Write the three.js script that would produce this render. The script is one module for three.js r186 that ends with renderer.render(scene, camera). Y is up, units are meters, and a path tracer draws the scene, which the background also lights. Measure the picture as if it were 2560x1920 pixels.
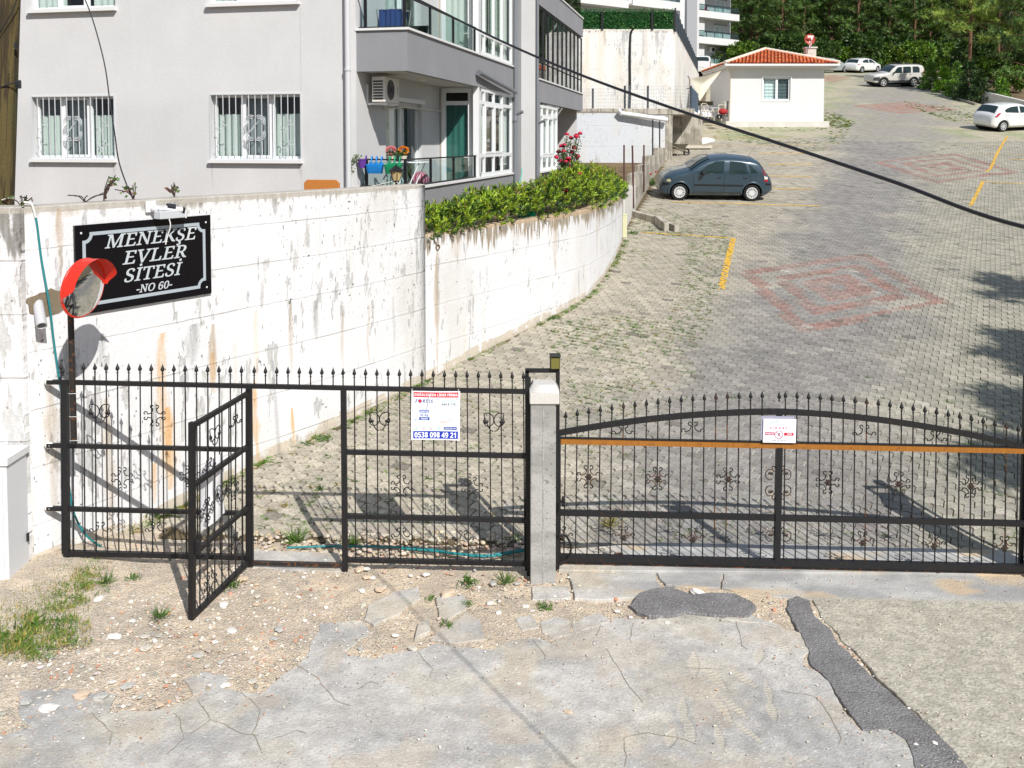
import * as THREE from 'three';
import { mergeGeometries } from 'three/addons/utils/BufferGeometryUtils.js';
import { RoundedBoxGeometry } from 'three/addons/geometries/RoundedBoxGeometry.js';
import { Brush, Evaluator, SUBTRACTION } from 'three-bvh-csg';

// ---------------------------------------------------------------- camera, sky, sun, exposure
const scene = new THREE.Scene();
const CAMY = 4.5, PITCH = 2.8 * Math.PI / 180;
const camera = new THREE.PerspectiveCamera(2 * Math.atan(960 / 2360) * 180 / Math.PI, 2560 / 1920, 0.1, 3000);
camera.position.set(0, CAMY, 0);
camera.rotation.x = -PITCH;
camera.setViewOffset(2560, 1920, 0, 490, 2560, 1920);
camera.updateProjectionMatrix(); camera.updateMatrixWorld();
const renderer = new THREE.WebGLRenderer({ antialias: true });
renderer.setSize(1024, 768);
renderer.toneMapping = THREE.LinearToneMapping;
renderer.toneMappingExposure = 1.16;
renderer.shadowMap.enabled = true; renderer.shadowMap.type = THREE.PCFSoftShadowMap;
const SUN = new THREE.Vector3(0.349, 0.669, 0.656).normalize();
{ // clear summer sky: pale towards the horizon, brighter round the sun
  const W = 256, H = 128, d = new Float32Array(W * H * 4);
  for (let j = 0; j < H; j++) for (let i = 0; i < W; i++) {
    const el = ((j + .5) / H - .5) * Math.PI, az = ((i + .5) / W - .5) * 2 * Math.PI, y = Math.sin(el), dir = new THREE.Vector3(Math.cos(el) * Math.cos(az), y, Math.cos(el) * Math.sin(az)), k = Math.pow(Math.max(0, 1 - Math.max(0, y)), 2.2), g = Math.pow(Math.max(0, dir.dot(SUN)), 6) * .25;
    const c = y >= 0 ? [.172 + .235 * k + g, .235 + .215 * k + g, .345 + .175 * k + g * .95] : [.2, .185, .165], o = 4 * (j * W + i); d[o] = c[0]; d[o + 1] = c[1]; d[o + 2] = c[2]; d[o + 3] = 1;
  }
  const t = new THREE.DataTexture(d, W, H, THREE.RGBAFormat, THREE.FloatType); t.mapping = THREE.EquirectangularReflectionMapping; t.magFilter = t.minFilter = THREE.LinearFilter; t.wrapS = THREE.RepeatWrapping; t.needsUpdate = true; scene.background = t; scene.environment = t;
}
const sun = new THREE.DirectionalLight(new THREE.Color(1, 0.96, 0.9), 4.5);
sun.position.copy(SUN).multiplyScalar(120).add(new THREE.Vector3(0, 0, -35)); sun.target.position.set(0, 0, -35);
sun.castShadow = true; sun.shadow.mapSize.set(4096, 4096);
Object.assign(sun.shadow.camera, { left: -90, right: 90, top: 90, bottom: -90, near: 1, far: 320 });
scene.add(sun, sun.target);

// ---------------------------------------------------------------- helpers
let seed = 12345;
const rnd = () => { seed = (seed + 0x6D2B79F5) | 0; let t = Math.imul(seed ^ (seed >>> 15), 1 | seed); t = (t + Math.imul(t ^ (t >>> 7), 61 | t)) ^ t; return ((t ^ (t >>> 14)) >>> 0) / 4294967296; };
const rr = (a, b) => a + (b - a) * rnd();
const pick = a => a[Math.floor(rnd() * a.length)];
const clamp = (v, a = 0, b = 1) => Math.min(b, Math.max(a, v));
const lerp = (a, b, t) => a + (b - a) * t;
const sst = (a, b, x) => { const t = clamp((x - a) / (b - a)); return t * t * (3 - 2 * t); };
const V = (x, y, z) => new THREE.Vector3(x, y, z);
const hash = (x, y) => { let h = Math.imul(x | 0, 374761393) + Math.imul(y | 0, 668265263) | 0; h = Math.imul(h ^ (h >>> 13), 1274126177); return ((h ^ (h >>> 16)) >>> 0) / 4294967296; };
const mod = (a, n) => ((a % n) + n) % n;
function vn(x, y, p = 1 << 20, q = p) {
  const xi = Math.floor(x), yi = Math.floor(y), u = x - xi, v = y - yi, a = u * u * (3 - 2 * u), b = v * v * (3 - 2 * v);
  const x0 = mod(xi, p), x1 = mod(xi + 1, p), y0 = mod(yi, q), y1 = mod(yi + 1, q);
  return lerp(lerp(hash(x0, y0), hash(x1, y0), a), lerp(hash(x0, y1), hash(x1, y1), a), b);
}
function fbm(x, y, o = 4, p = 1 << 20, q = p) { let s = 0, a = 0.5, n = 0; for (let i = 0; i < o; i++) { s += a * vn(x + i * 17, y + i * 31, p, q); n += a; a /= 2; x *= 2; y *= 2; p *= 2; q *= 2; } return s / n; }
function tex(w, h, fn, srgb = true) {
  const d = new Uint8Array(w * h * 4);
  for (let j = 0; j < h; j++) for (let i = 0; i < w; i++) { const c = fn((i + .5) / w, (j + .5) / h), k = 4 * (j * w + i); if (typeof c === 'number') d[k] = d[k + 1] = d[k + 2] = clamp(c, 0, 255); else { d[k] = clamp(c[0], 0, 255); d[k + 1] = clamp(c[1], 0, 255); d[k + 2] = clamp(c[2], 0, 255); } d[k + 3] = c[3] === undefined ? 255 : clamp(c[3], 0, 255); }
  const t = new THREE.DataTexture(d, w, h, THREE.RGBAFormat); t.magFilter = THREE.LinearFilter; t.minFilter = THREE.LinearMipmapLinearFilter; t.generateMipmaps = true;
  t.wrapS = t.wrapT = THREE.RepeatWrapping; if (srgb) t.colorSpace = THREE.SRGBColorSpace; t.needsUpdate = true; return t;
}
const rep = (t, x, y = x) => { const c = t.clone(); c.repeat.set(x, y); c.needsUpdate = true; return c; };
const mixc = (a, b, t) => [lerp(a[0], b[0], t), lerp(a[1], b[1], t), lerp(a[2], b[2], t)];
function M(color, o = {}) { const P = o.transmission || o.clearcoat || o.sheen ? THREE.MeshPhysicalMaterial : THREE.MeshStandardMaterial; return new P({ color, roughness: 0.8, metalness: 0, ...o }); }

const S2 = 2560 / 2212;                                      // all measured picture coordinates below are on a 2212 x 1659 copy of the photograph
function ray(px, py) { const p = V(px * S2 / 1280 - 1, 1 - py * S2 / 960, 0.5).unproject(camera); return p.sub(camera.position).normalize(); }
function at(px, py, d) { const r = ray(px, py); return camera.position.clone().addScaledVector(r, d / -r.z); }
// ground profile: level road in front of the gate, drive climbing behind it, wooded hill beyond
const PROF = [[-400, 0], [0, 0], [9.6, 0], [10.4, 0.02], [12.26, 0.3], [15.2, 0.66], [19.7, 1.2], [26, 1.9], [32.3, 2.55], [42, 3.85], [53, 5.35], [76, 8.95], [95, 11.4], [112, 13.4], [135, 19], [200, 40], [420, 90], [900, 120]];
function prof(d) {
  let i = 0; while (i < PROF.length - 2 && d > PROF[i + 1][0]) i++;
  const s = k => k < 0 ? 0 : (PROF[k + 1][1] - PROF[k][1]) / (PROF[k + 1][0] - PROF[k][0]), [x0, y0] = PROF[i], [x1, y1] = PROF[i + 1], h = x1 - x0;
  const m = (a, b) => a * b <= 0 ? 0 : 2 * a * b / (a + b), m0 = m(s(i - 1), s(i)), m1 = i + 2 < PROF.length ? m(s(i), s(i + 1)) : s(i), t = clamp((d - x0) / h);
  return (2 * t ** 3 - 3 * t * t + 1) * y0 + (t ** 3 - 2 * t * t + t) * h * m0 + (-2 * t ** 3 + 3 * t * t) * y1 + (t ** 3 - t * t) * h * m1;
}
const G = (x, d) => prof(d) - clamp(x, -12, 14) * (d < 12 ? 0.022 : lerp(0.022, 0, sst(12, 50, d)));
function gnd(px, py) {
  const r = ray(px, py), o = camera.position; let a = 2, b = 2;
  for (let i = 0; i < 600; i++) { b = a * 1.01 + .01; const p = o.clone().addScaledVector(r, b); if (p.y < G(p.x, -p.z)) break; a = b; }
  for (let i = 0; i < 30; i++) { const m = (a + b) / 2, p = o.clone().addScaledVector(r, m); if (p.y < G(p.x, -p.z)) b = m; else a = m; }
  return o.clone().addScaledVector(r, b);
}
function hitPlane(px, py, p0, n) { const r = ray(px, py); return camera.position.clone().addScaledVector(r, p0.clone().sub(camera.position).dot(n) / r.dot(n)); }
const used = {};
function numbered(n) { const k = used[n] = (used[n] ?? -1) + 1; return k ? n + '_' + String(k).padStart(3, '0') : n; }
function sh(o) { o.traverse(m => { if (m.isMesh) { m.castShadow = m.receiveShadow = true; } }); return o; }
function mesh(name, g, m, parent) { const o = new THREE.Mesh(Array.isArray(g) ? merge(g) : g, m); o.name = name; o.castShadow = o.receiveShadow = true; if (parent) parent.add(o); return o; }
function struct(name, g, m) { const o = mesh(numbered(name), g, m, scene); o.userData.kind = 'structure'; return o; }
function tag(o, label, category, group) { Object.assign(o.userData, { label, category }); if (group) o.userData.group = group; return o; }
function thing(name, label, category, pos = [0, 0, 0], ry = 0, group) { const o = new THREE.Group(); o.name = numbered(name); o.position.set(...(pos.isVector3 ? pos.toArray() : pos)); o.rotation.y = ry; scene.add(o); return tag(o, label, category, group); }
function solo(name, g, m, label, category, group) { return tag(mesh(numbered(name), g, m, scene), label, category, group); }
function dup(src, pos, ry, label, group) { const o = src.clone(); o.userData = { ...src.userData }; o.name = numbered(src.name.replace(/_\d{3}$/, '')); o.position.copy(pos.isVector3 ? pos : V(...pos)); o.rotation.y = ry; if (label) o.userData.label = label; if (group) o.userData.group = group; scene.add(o); return o; }
function merge(list) {
  const withC = list.some(g => g.attributes.color);
  const L = list.map(g => { let h = g.index ? g.toNonIndexed() : g.clone(); if (!h.attributes.normal) h.computeVertexNormals(); if (!h.attributes.uv) h.setAttribute('uv', new THREE.BufferAttribute(new Float32Array(h.attributes.position.count * 2), 2)); for (const k of Object.keys(h.attributes)) if (!['position', 'normal', 'uv', ...(withC ? ['color'] : [])].includes(k)) h.deleteAttribute(k); if (withC && !h.attributes.color) h.setAttribute('color', new THREE.BufferAttribute(new Float32Array(h.attributes.position.count * 3).fill(1), 3)); h.morphAttributes = {}; return h; });
  return L.length === 1 ? L[0] : mergeGeometries(L);
}
// world-metre uv on flat-ish geometry, by dominant face direction
function uvm(g, s = 1) {
  g = g.index ? g.toNonIndexed() : g; const p = g.attributes.position, uv = new Float32Array(p.count * 2), a = V(), b = V(), c = V();
  for (let i = 0; i < p.count; i += 3) {
    a.fromBufferAttribute(p, i); b.fromBufferAttribute(p, i + 1); c.fromBufferAttribute(p, i + 2);
    const n = b.clone().sub(a).cross(c.clone().sub(a)), X = Math.abs(n.x), Y = Math.abs(n.y), Z = Math.abs(n.z);
    [a, b, c].forEach((v, k) => { const [u, w] = Y > X && Y > Z ? [v.x, v.z] : X > Z ? [v.z, v.y] : [v.x, v.y]; uv[2 * (i + k)] = u * s; uv[2 * (i + k) + 1] = w * s; });
  }
  g.setAttribute('uv', new THREE.BufferAttribute(uv, 2)); return g;
}
function box(w, h, d, x = 0, y = 0, z = 0, r = 0) { let g = r ? new RoundedBoxGeometry(w, h, d, 2, r) : new THREE.BoxGeometry(w, h, d); g.translate(x, y, z); return uvm(g); }
// box by its two corners
const bx = (x0, x1, y0, y1, z0, z1, r = 0) => box(Math.abs(x1 - x0), Math.abs(y1 - y0), Math.abs(z1 - z0), (x0 + x1) / 2, (y0 + y1) / 2, (z0 + z1) / 2, r);
// square or round bar between two points
function bar(a, b, w, h = w, up = V(0, 1, 0)) {
  const dir = b.clone().sub(a), L = dir.length(); dir.normalize(); let u = Math.abs(dir.dot(up)) > .98 ? V(1, 0, 0) : up; const s = dir.clone().cross(u).normalize(), t = s.clone().cross(dir).normalize();
  const g = new THREE.BoxGeometry(w, h, L); g.applyMatrix4(new THREE.Matrix4().makeBasis(s, t, dir.clone().negate())); const c = a.clone().add(b).multiplyScalar(.5); g.translate(c.x, c.y, c.z); return g;
}
function rod(a, b, r, r2 = r, n = 8) {
  const dir = b.clone().sub(a), L = dir.length(), g = new THREE.CylinderGeometry(r2, r, L, n); g.applyQuaternion(new THREE.Quaternion().setFromUnitVectors(V(0, 1, 0), dir.normalize())); const c = a.clone().add(b).multiplyScalar(.5); g.translate(c.x, c.y, c.z); return g;
}
function tube(pts, r, seg = 40, n = 6, closed = false) { return new THREE.TubeGeometry(new THREE.CatmullRomCurve3(pts.map(p => p.isVector3 ? p : V(...p)), closed, 'centripetal'), seg, r, n, closed); }
function shape(pts, holes = []) { const s = new THREE.Shape(pts.map(p => new THREE.Vector2(p[0], p[1]))); for (const h of holes) s.holes.push(new THREE.Path(h.map(p => new THREE.Vector2(p[0], p[1])))); return s; }
const rect = (x0, x1, y0, y1) => [[x0, y0], [x1, y0], [x1, y1], [x0, y1]];
function extr(pts, depth, holes, bevel = 0) { return new THREE.ExtrudeGeometry(shape(pts, holes), { depth, bevelEnabled: bevel > 0, bevelThickness: bevel, bevelSize: bevel, bevelOffset: -bevel, bevelSegments: 1, steps: 1, curveSegments: 12 }); }
function raw(pos, idx, col, uv) { const g = new THREE.BufferGeometry(); g.setAttribute('position', new THREE.Float32BufferAttribute(pos, 3)); if (col) g.setAttribute('color', new THREE.Float32BufferAttribute(col, 3)); if (uv) g.setAttribute('uv', new THREE.Float32BufferAttribute(uv, 2)); if (idx) g.setIndex(idx); g.computeVertexNormals(); return g; }
function inPoly(x, y, P) { let c = false; for (let i = 0, j = P.length - 1; i < P.length; j = i++) { const [a, b] = P[i], [e, f] = P[j]; if ((b > y) !== (f > y) && x < (e - a) * (y - b) / (f - b) + a) c = !c; } return c; }
function distPoly(x, y, P) { let m = 1e9; for (let i = 0, j = P.length - 1; i < P.length; j = i++) { const [a, b] = P[j], [e, f] = P[i], dx = e - a, dy = f - b, t = clamp(((x - a) * dx + (y - b) * dy) / (dx * dx + dy * dy || 1)); m = Math.min(m, Math.hypot(x - a - t * dx, y - b - t * dy)); } return m; }
function rough(P, amp, step) { // an irregular outline through P
  const o = []; for (let i = 0; i < P.length; i++) { const a = P[i], b = P[(i + 1) % P.length], L = Math.hypot(b[0] - a[0], b[1] - a[1]), n = Math.max(1, Math.round(L / step)); for (let k = 0; k < n; k++) { const t = k / n, x = lerp(a[0], b[0], t), y = lerp(a[1], b[1], t); o.push([x + (fbm(x * 5, y * 5, 3) - .5) * 2 * amp, y + (fbm(x * 5 + 40, y * 5 + 9, 3) - .5) * 2 * amp]); } } return o;
}
function canvasTex(w, h, draw) { const c = document.createElement('canvas'); c.width = w; c.height = h; const x = c.getContext('2d'); draw(x, w, h); const t = new THREE.CanvasTexture(c); t.colorSpace = THREE.SRGBColorSpace; t.magFilter = THREE.LinearFilter; return t; }
// ---------------------------------------------------------------- ground, road edge, drive
const XD = (px, py) => { const p = gnd(px, py); return [p.x, -p.z]; };
const poly = L => L.map(([a, b]) => XD(a, b));
function grid(xs, ds, yf, cf, s = 1) {
  const pos = [], col = [], uv = [], idx = [], n = xs.length;
  for (const d of ds) for (const x of xs) { pos.push(x, yf(x, d), -d); if (cf) col.push(...cf(x, d)); uv.push(x * s, d * s); }
  for (let j = 0; j < ds.length - 1; j++) for (let i = 0; i < n - 1; i++) { const a = j * n + i; idx.push(a, a + 1, a + n, a + 1, a + n + 1, a + n); }
  return raw(pos, idx, cf && col, uv);
}
const range = (a, b, n) => Array.from({ length: n + 1 }, (_, i) => lerp(a, b, i / n));
const lin = (r, g, b) => { const c = new THREE.Color().setRGB(r / 255, g / 255, b / 255, THREE.SRGBColorSpace); return [c.r, c.g, c.b]; };
const sand = V(0, 0, 0);
// sandy rubble texture, 2 m tile
const dirtT = tex(1024, 1024, (u, v) => {
  const a = fbm(u * 8, v * 8, 5, 8, 8), b = vn(u * 190, v * 190, 190, 190), c = vn(u * 90 + 7, v * 90, 90, 90), e = vn(u * 300, v * 300 + 3, 300, 300);
  let k = mixc([202, 187, 166], [184, 172, 155], sst(.35, .65, a)); k = mixc(k, [166, 158, 144], .5 * sst(.5, .7, fbm(u * 20, v * 20, 3, 20, 20)));
  if (b > .8) k = mixc(k, [228, 222, 212], (b - .8) * 4.5); if (b < .16) k = mixc(k, [110, 98, 86], .55);
  if (c > .86) k = mixc(k, [222, 214, 204], .8); if (c < .1) k = mixc(k, [186, 120, 92], .35);
  const q = .9 + .2 * e; return [k[0] * q, k[1] * q, k[2] * q];
});
const dirtB = tex(1024, 1024, (u, v) => 255 * (.35 * fbm(u * 30, v * 30, 3, 30, 30) + .4 * vn(u * 190, v * 190, 190, 190) + .35 * sst(.8, .95, vn(u * 90 + 7, v * 90, 90, 90))), false);
const dirtM = M(0xffffff, { map: rep(dirtT, .5), bumpMap: rep(dirtB, .5), bumpScale: .02, roughness: .97, vertexColors: true });
const earthT = tex(512, 512, (u, v) => { const a = fbm(u * 12, v * 12, 5, 12, 12), b = vn(u * 120, v * 120, 120, 120); return mixc([92, 74, 54], [122, 104, 74], clamp(a * 1.3 - .15 + (b - .5) * .5)); });
const earthM = M(0xffffff, { map: rep(earthT, .25), roughness: 1 });
{ // the land all round, up to the wooded hill
  const xs = [...range(-400, -30, 20), ...range(-28, 40, 68), ...range(44, 420, 22)], ds = [...range(-300, -20, 10), ...range(-18, 12, 10), ...range(13, 120, 107), ...range(124, 220, 24), ...range(235, 900, 30)];
  struct('ground', grid(xs, ds, (x, d) => G(x, d) - .14 + (d > 105 ? (fbm(x * .15, d * .15, 3) - .5) * 1.6 * sst(105, 116, d) : 0) + .12 * clamp(x - 46, 0, 60) * sst(40, 80, d)), earthM);
}
// concrete: one colour and relief sheet for the whole apron, in world metres (x -7..7, d 5.5..10.6)
const AP = { x0: -7, x1: 7, d0: 5.5, d1: 10.6 };
const foot = [[1500, 1440, 14, 34, 10], [1545, 1470, 16, 34, -18], [1560, 1535, 15, 42, -10], [1475, 1540, 14, 32, 12], [1490, 1580, 15, 34, 0], [1605, 1470, 15, 32, -30], [1640, 1420, 14, 26, 20], [1590, 1535, 13, 34, -24], [1660, 1500, 11, 30, 8], [1668, 1540, 14, 28, 6], [1690, 1400, 12, 28, -20], [1620, 1590, 12, 30, -30], [1450, 1600, 16, 24, 20], [1555, 1600, 13, 30, 4]].map(([x, y, w, h, a]) => { const [X, D] = XD(x, y), s = D / 2039; return { X, D, w: w * s * .95, h: h * s * 1.5, c: Math.cos(-a * .0175), s: Math.sin(-a * .0175) }; });
const coarseEdge = poly([[1700, 1300], [1740, 1370], [1800, 1440], [1890, 1540], [1980, 1659], [2040, 1720]]);
const edgeX = d => { const P = coarseEdge; for (let i = 0; i < P.length - 1; i++) if (d <= P[i][1] && d >= P[i + 1][1]) return lerp(P[i][0], P[i + 1][0], (P[i][1] - d) / (P[i][1] - P[i + 1][1])); return d > P[0][1] ? P[0][0] : P[P.length - 1][0]; };
function footAt(x, d) { let f = 0; for (const o of foot) { const a = ((x - o.X) * o.c + (d - o.D) * o.s) / o.w, b = ((d - o.D) * o.c - (x - o.X) * o.s) / o.h; const w = 1 + .35 * Math.cos(b * 2.4), r = Math.hypot(a / (.62 * w), b); if (r < 1.25) f = Math.max(f, sst(1.2, .8, r) * (.82 + .18 * Math.sin(b * 30))); } return f; }
function concreteAt(u, v) {
  const x = lerp(AP.x0, AP.x1, u), d = lerp(AP.d0, AP.d1, v), right = sst(0, .12, x - edgeX(d) + (fbm(x * 3, d * 3, 3) - .5) * .3), apron = sst(9.15, 9.3, d) * sst(1.1, 1.3, x);
  const a = fbm(x * 1.1 + 5, d * 1.1, 5), b = fbm(x * 9, d * 9, 4), g = vn(x * 130, d * 130), h = vn(x * 60 + 9, d * 60), q = vn(x * 45, d * 45 + 50);
  let k = mixc([188, 184, 178], [165, 163, 160], sst(.38, .66, a)); k = mixc(k, [192, 184, 168], .6 * sst(.5, .72, fbm(x * 1.7 + 30, d * 1.7, 4)));
  k = k.map(c => c * (.87 + .24 * b) * (.93 + .13 * g)); const dirtP = fbm(x * 2.6 + 60, d * 2.6, 5); k = mixc(k, [186, 168, 142], .3 * sst(.54, .7, dirtP)); k = mixc(k, [146, 142, 138], .28 * sst(.58, .72, fbm(x * 3.4, d * 3.4 + 80, 5))); if (h > .86) k = mixc(k, [212, 210, 204], .5); if (h < .09) k = mixc(k, [128, 122, 116], .6); if (q > .93) k = mixc(k, [196, 150, 122], .35);
  const r = mixc(mixc([184, 178, 163], [166, 160, 146], sst(.3, .7, fbm(x * 14, d * 14, 3))), [134, 130, 120], .5 * sst(.62, .8, vn(x * 48, d * 48)) * (.4 + .6 * vn(x * 5, d * 5))).map(c => c * (.92 + .16 * vn(x * 110, d * 110)));
  k = mixc(k, r, right * (1 - apron));
  if (apron > 0) { const s = fbm(x * 1.5 + 11, d * 3, 4), t = mixc(mixc([156, 155, 154], [182, 180, 176], sst(.35, .6, s)), [196, 172, 140], .75 * sst(.5, .66, fbm(x * 1.1 + 70, d * 2.5, 4))); k = mixc(k, t.map(c => c * (.94 + .12 * b)), apron); }
  const f = footAt(x, d); if (f > 0) k = mixc(k, [196, 186, 166], .6 * f); return k;
}
const concT = tex(2048, 1024, concreteAt);
const concB = tex(2048, 1024, (u, v) => { const x = lerp(AP.x0, AP.x1, u), d = lerp(AP.d0, AP.d1, v), right = sst(0, .12, x - edgeX(d)) * (1 - sst(9.15, 9.3, d)); return 130 + 60 * (fbm(x * 6, d * 6, 4) - .5) + (16 + 26 * right) * (vn(x * 55, d * 55) - .5) + 26 * (vn(x * 120, d * 120) - .5) - 50 * footAt(x, d); }, false);
const concM = M(0xffffff, { map: concT, bumpMap: concB, bumpScale: .035, roughness: .93 });
function slab(P, top, thick, amp = .03, step = .12) { // irregular slab lying on the ground, its outline given in (x, d)
  const O = rough(P, amp, step); const g = new THREE.ExtrudeGeometry(shape(O), { depth: thick, bevelEnabled: true, bevelThickness: .006, bevelSize: .006, bevelOffset: -.006, bevelSegments: 1 });
  const p = g.attributes.position, uv = g.attributes.uv; for (let i = 0; i < p.count; i++) { const x = p.getX(i), d = p.getY(i), z = p.getZ(i); p.setXYZ(i, x, G(x, d) + top - thick + z, -d); uv.setXY(i, (x - AP.x0) / (AP.x1 - AP.x0), (d - AP.d0) / (AP.d1 - AP.d0)); }
  g.computeVertexNormals(); return g;
}
const MAINSLAB = [[-60, 1625], [60, 1575], [160, 1540], [300, 1545], [400, 1520], [470, 1490], [560, 1500], [640, 1440], [668, 1400], [690, 1350], [775, 1345], [795, 1368], [752, 1412], [800, 1425], [850, 1420], [905, 1408], [930, 1395], [1000, 1402], [1060, 1405], [1110, 1380], [1190, 1392], [1250, 1365], [1330, 1340], [1420, 1345], [1500, 1300], [1545, 1330], [1620, 1345], [1690, 1362], [1730, 1372], [1745, 1440], [1785, 1480], [1830, 1545], [1862, 1582], [1915, 1582], [1960, 1606], [1990, 1659], [2010, 1740], [1000, 1800], [-200, 1800]];
const SLABS = [poly(MAINSLAB)];
const pav = struct('pavement', slab(SLABS[0], .014, .07, .07, .05), concM);
for (const P of [[[785, 1345], [800, 1312], [850, 1284], [905, 1275], [908, 1300], [860, 1335], [805, 1357]], [[938, 1296], [1000, 1290], [1012, 1318], [965, 1345], [948, 1335]], [[958, 1362], [1010, 1330], [1040, 1345], [1050, 1385], [985, 1396], [930, 1388]], [[1112, 1342], [1150, 1335], [1165, 1362], [1125, 1368]], [[1168, 1350], [1205, 1336], [1228, 1345], [1230, 1378], [1195, 1386], [1170, 1372]], [[1232, 1350], [1290, 1325], [1320, 1345], [1240, 1375]], [[1148, 1270], [1228, 1268], [1232, 1295], [1150, 1300]], [[1552, 1345], [1640, 1350], [1700, 1368], [1680, 1352], [1620, 1332], [1580, 1338]], [[902, 1352], [925, 1345], [930, 1370], [895, 1385]]]) { SLABS.push(poly(P)); mesh('slab', slab(poly(P), .02 + rr(-.006, .006), .08, .03, .05), concM, pav); }
for (const P of [[[30, 1500], [100, 1490], [250, 1505], [230, 1560], [60, 1570]], [[395, 1470], [440, 1455], [500, 1468], [470, 1500], [410, 1505]]]) { SLABS.push(poly(P)); mesh('slab', slab(poly(P), .012, .06, .04, .1), concM, pav); }
const RIGHT = [[1560, 1232], [2320, 1245], [2330, 1800], [2080, 1740], [2050, 1620], [1990, 1560], [1900, 1472], [1840, 1405], [1775, 1340], [1750, 1300], [1640, 1290], [1560, 1272]];
SLABS.push(poly(RIGHT)); struct('pavement', slab(poly(RIGHT), .018, .08, .05, .06), concM);
for (const [P, t] of [[[[1232, 1240], [1410, 1238], [1420, 1262], [1428, 1288], [1380, 1296], [1300, 1300], [1240, 1298]], .02],
[[[1414, 1236], [1556, 1234], [1556, 1274], [1500, 1276], [1436, 1270]], .024]]) { SLABS.push(poly(P)); struct('pavement', slab(poly(P), t, .08, .04, .06), concM); }
{ // dirt in front of the gate, lapping over the edges of the broken concrete
  const xs = [...range(-14, -7.2, 40), ...range(-7, 4.2, 330), ...range(4.4, 14, 60)], ds = [...range(-30, 4.5, 20), ...range(4.8, 11, 200)], lap = SLABS.map(P => [P, Math.min(...P.map(p => p[0])) - .5, Math.max(...P.map(p => p[0])) + .5, Math.min(...P.map(p => p[1])) - .5, Math.max(...P.map(p => p[1])) + .5]);
  const inside = (x, d) => { let e = 0; for (const [P, a, b, c, f] of lap) if (x > a && x < b && d > c && d < f && inPoly(x, d, P)) e = Math.max(e, distPoly(x, d, P)); return e; };
  struct('ground', grid(xs, ds, (x, d) => { const e = d > 4.5 && d < 10 ? inside(x, d) : 0; return G(x, d) + (d > 3 ? (fbm(x * 1.3, d * 1.3, 3) - .5) * .04 + (fbm(x * 6, d * 6, 4) - .5) * .034 + .008 : 0) - Math.min(.12, e * .16) - (d > 9.9 ? .03 : .0) + .10 * sst(-3.6, -5.0, x) * sst(7.2, 8.6, d); }, (x, d) => {
    const f = fbm(x * .8 + 3, d * .8, 3); const w = clamp((f - .3) * 2.2), t = sst(-3.4, -1.4, x - (d - 8) * .6 + (f - .5) * 2);
    return mixc([.92, .92, .93], [1.0, .965, .925], clamp(t * .7 + w * .4));
  }), dirtM);
}
{ // dirt-filled cracks
  const cr = []; for (const L of [[[1345, 1660], [1350, 1640], [1348, 1600], [1400, 1588], [1470, 1600], [1560, 1640], [1580, 1659]], [[1310, 1405], [1345, 1460], [1370, 1500], [1400, 1545]], [[1480, 1448], [1560, 1450], [1600, 1462]], [[1690, 1500], [1760, 1512], [1800, 1555], [1815, 1600], [1808, 1659]], [[1300, 1345], [1285, 1395]], [[430, 1520], [455, 1560], [520, 1590], [600, 1600]], [[380, 1545], [400, 1600], [330, 1659]], [[640, 1445], [690, 1470], [720, 1520], [790, 1545]], [[520, 1500], [560, 1540], [545, 1590], [580, 1650]], [[455, 1560], [410, 1590], [360, 1590]], [[600, 1600], [640, 1585], [700, 1600]], [[1150, 1390], [1175, 1420], [1168, 1450]], [[905, 1412], [930, 1450], [925, 1490]], [[1370, 1350], [1360, 1385], [1378, 1410]], [[760, 1500], [800, 1480], [860, 1490]], [[200, 1545], [240, 1590], [230, 1640]], [[1590, 1345], [1600, 1400], [1640, 1420]], [[2020, 1350], [2035, 1400], [2030, 1440]], [[1900, 1380], [1940, 1420]]]) {
    const P = rough(poly(L), .03, .07).slice(0, -1), pos = [], idx = []; const cut = P.slice(0, Math.floor(P.length * .5)); const Q = cut.length > 3 ? cut : P;
    Q.forEach(([x, d], i) => { const w = .0015 + .0035 * vn(i * .7, 3), [x2, d2] = Q[Math.min(i + 1, Q.length - 1)], [x0, d0] = Q[Math.max(0, i - 1)], l = Math.hypot(x2 - x0, d2 - d0) || 1, nx = -(d2 - d0) / l * w, nd = (x2 - x0) / l * w; pos.push(x + nx, G(x, d) + .0225, -d - nd, x - nx, G(x, d) + .0225, -d + nd); if (i) idx.push(2 * i - 2, 2 * i - 1, 2 * i, 2 * i - 1, 2 * i + 1, 2 * i); });
    cr.push(raw(pos, idx));
  }
  cr.forEach(g => mesh('crack', g, M(0x8b8374, { roughness: 1, side: THREE.DoubleSide }), pav));
}
{ // gate sill behind the rail
  struct('concrete_sill', slab(poly([[545, 1192], [545, 1232], [735, 1240], [735, 1200]]), .02, .08, .012), concM);
  struct('concrete_sill', slab(poly([[1208, 1196], [1420, 1180], [1700, 1184], [2300, 1200], [2300, 1250], [1208, 1240]]), .04, .1, .008), concM);
}
const aspT = tex(512, 512, (u, v) => { const g = vn(u * 150, v * 150, 150, 150), h = fbm(u * 10, v * 10, 4, 10, 10); const c = 122 + 30 * (h - .5) + 34 * (g - .5) + (vn(u * 90, v * 90, 90, 90) > .88 ? 30 : 0); return [c, c - 2, c - 2]; });
const aspB = tex(512, 512, (u, v) => 255 * vn(u * 120, v * 120, 120, 120), false);
const aspM = M(0xffffff, { map: rep(aspT, 10, 5), bumpMap: rep(aspB, 10, 5), bumpScale: .008, roughness: .95 });
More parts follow.
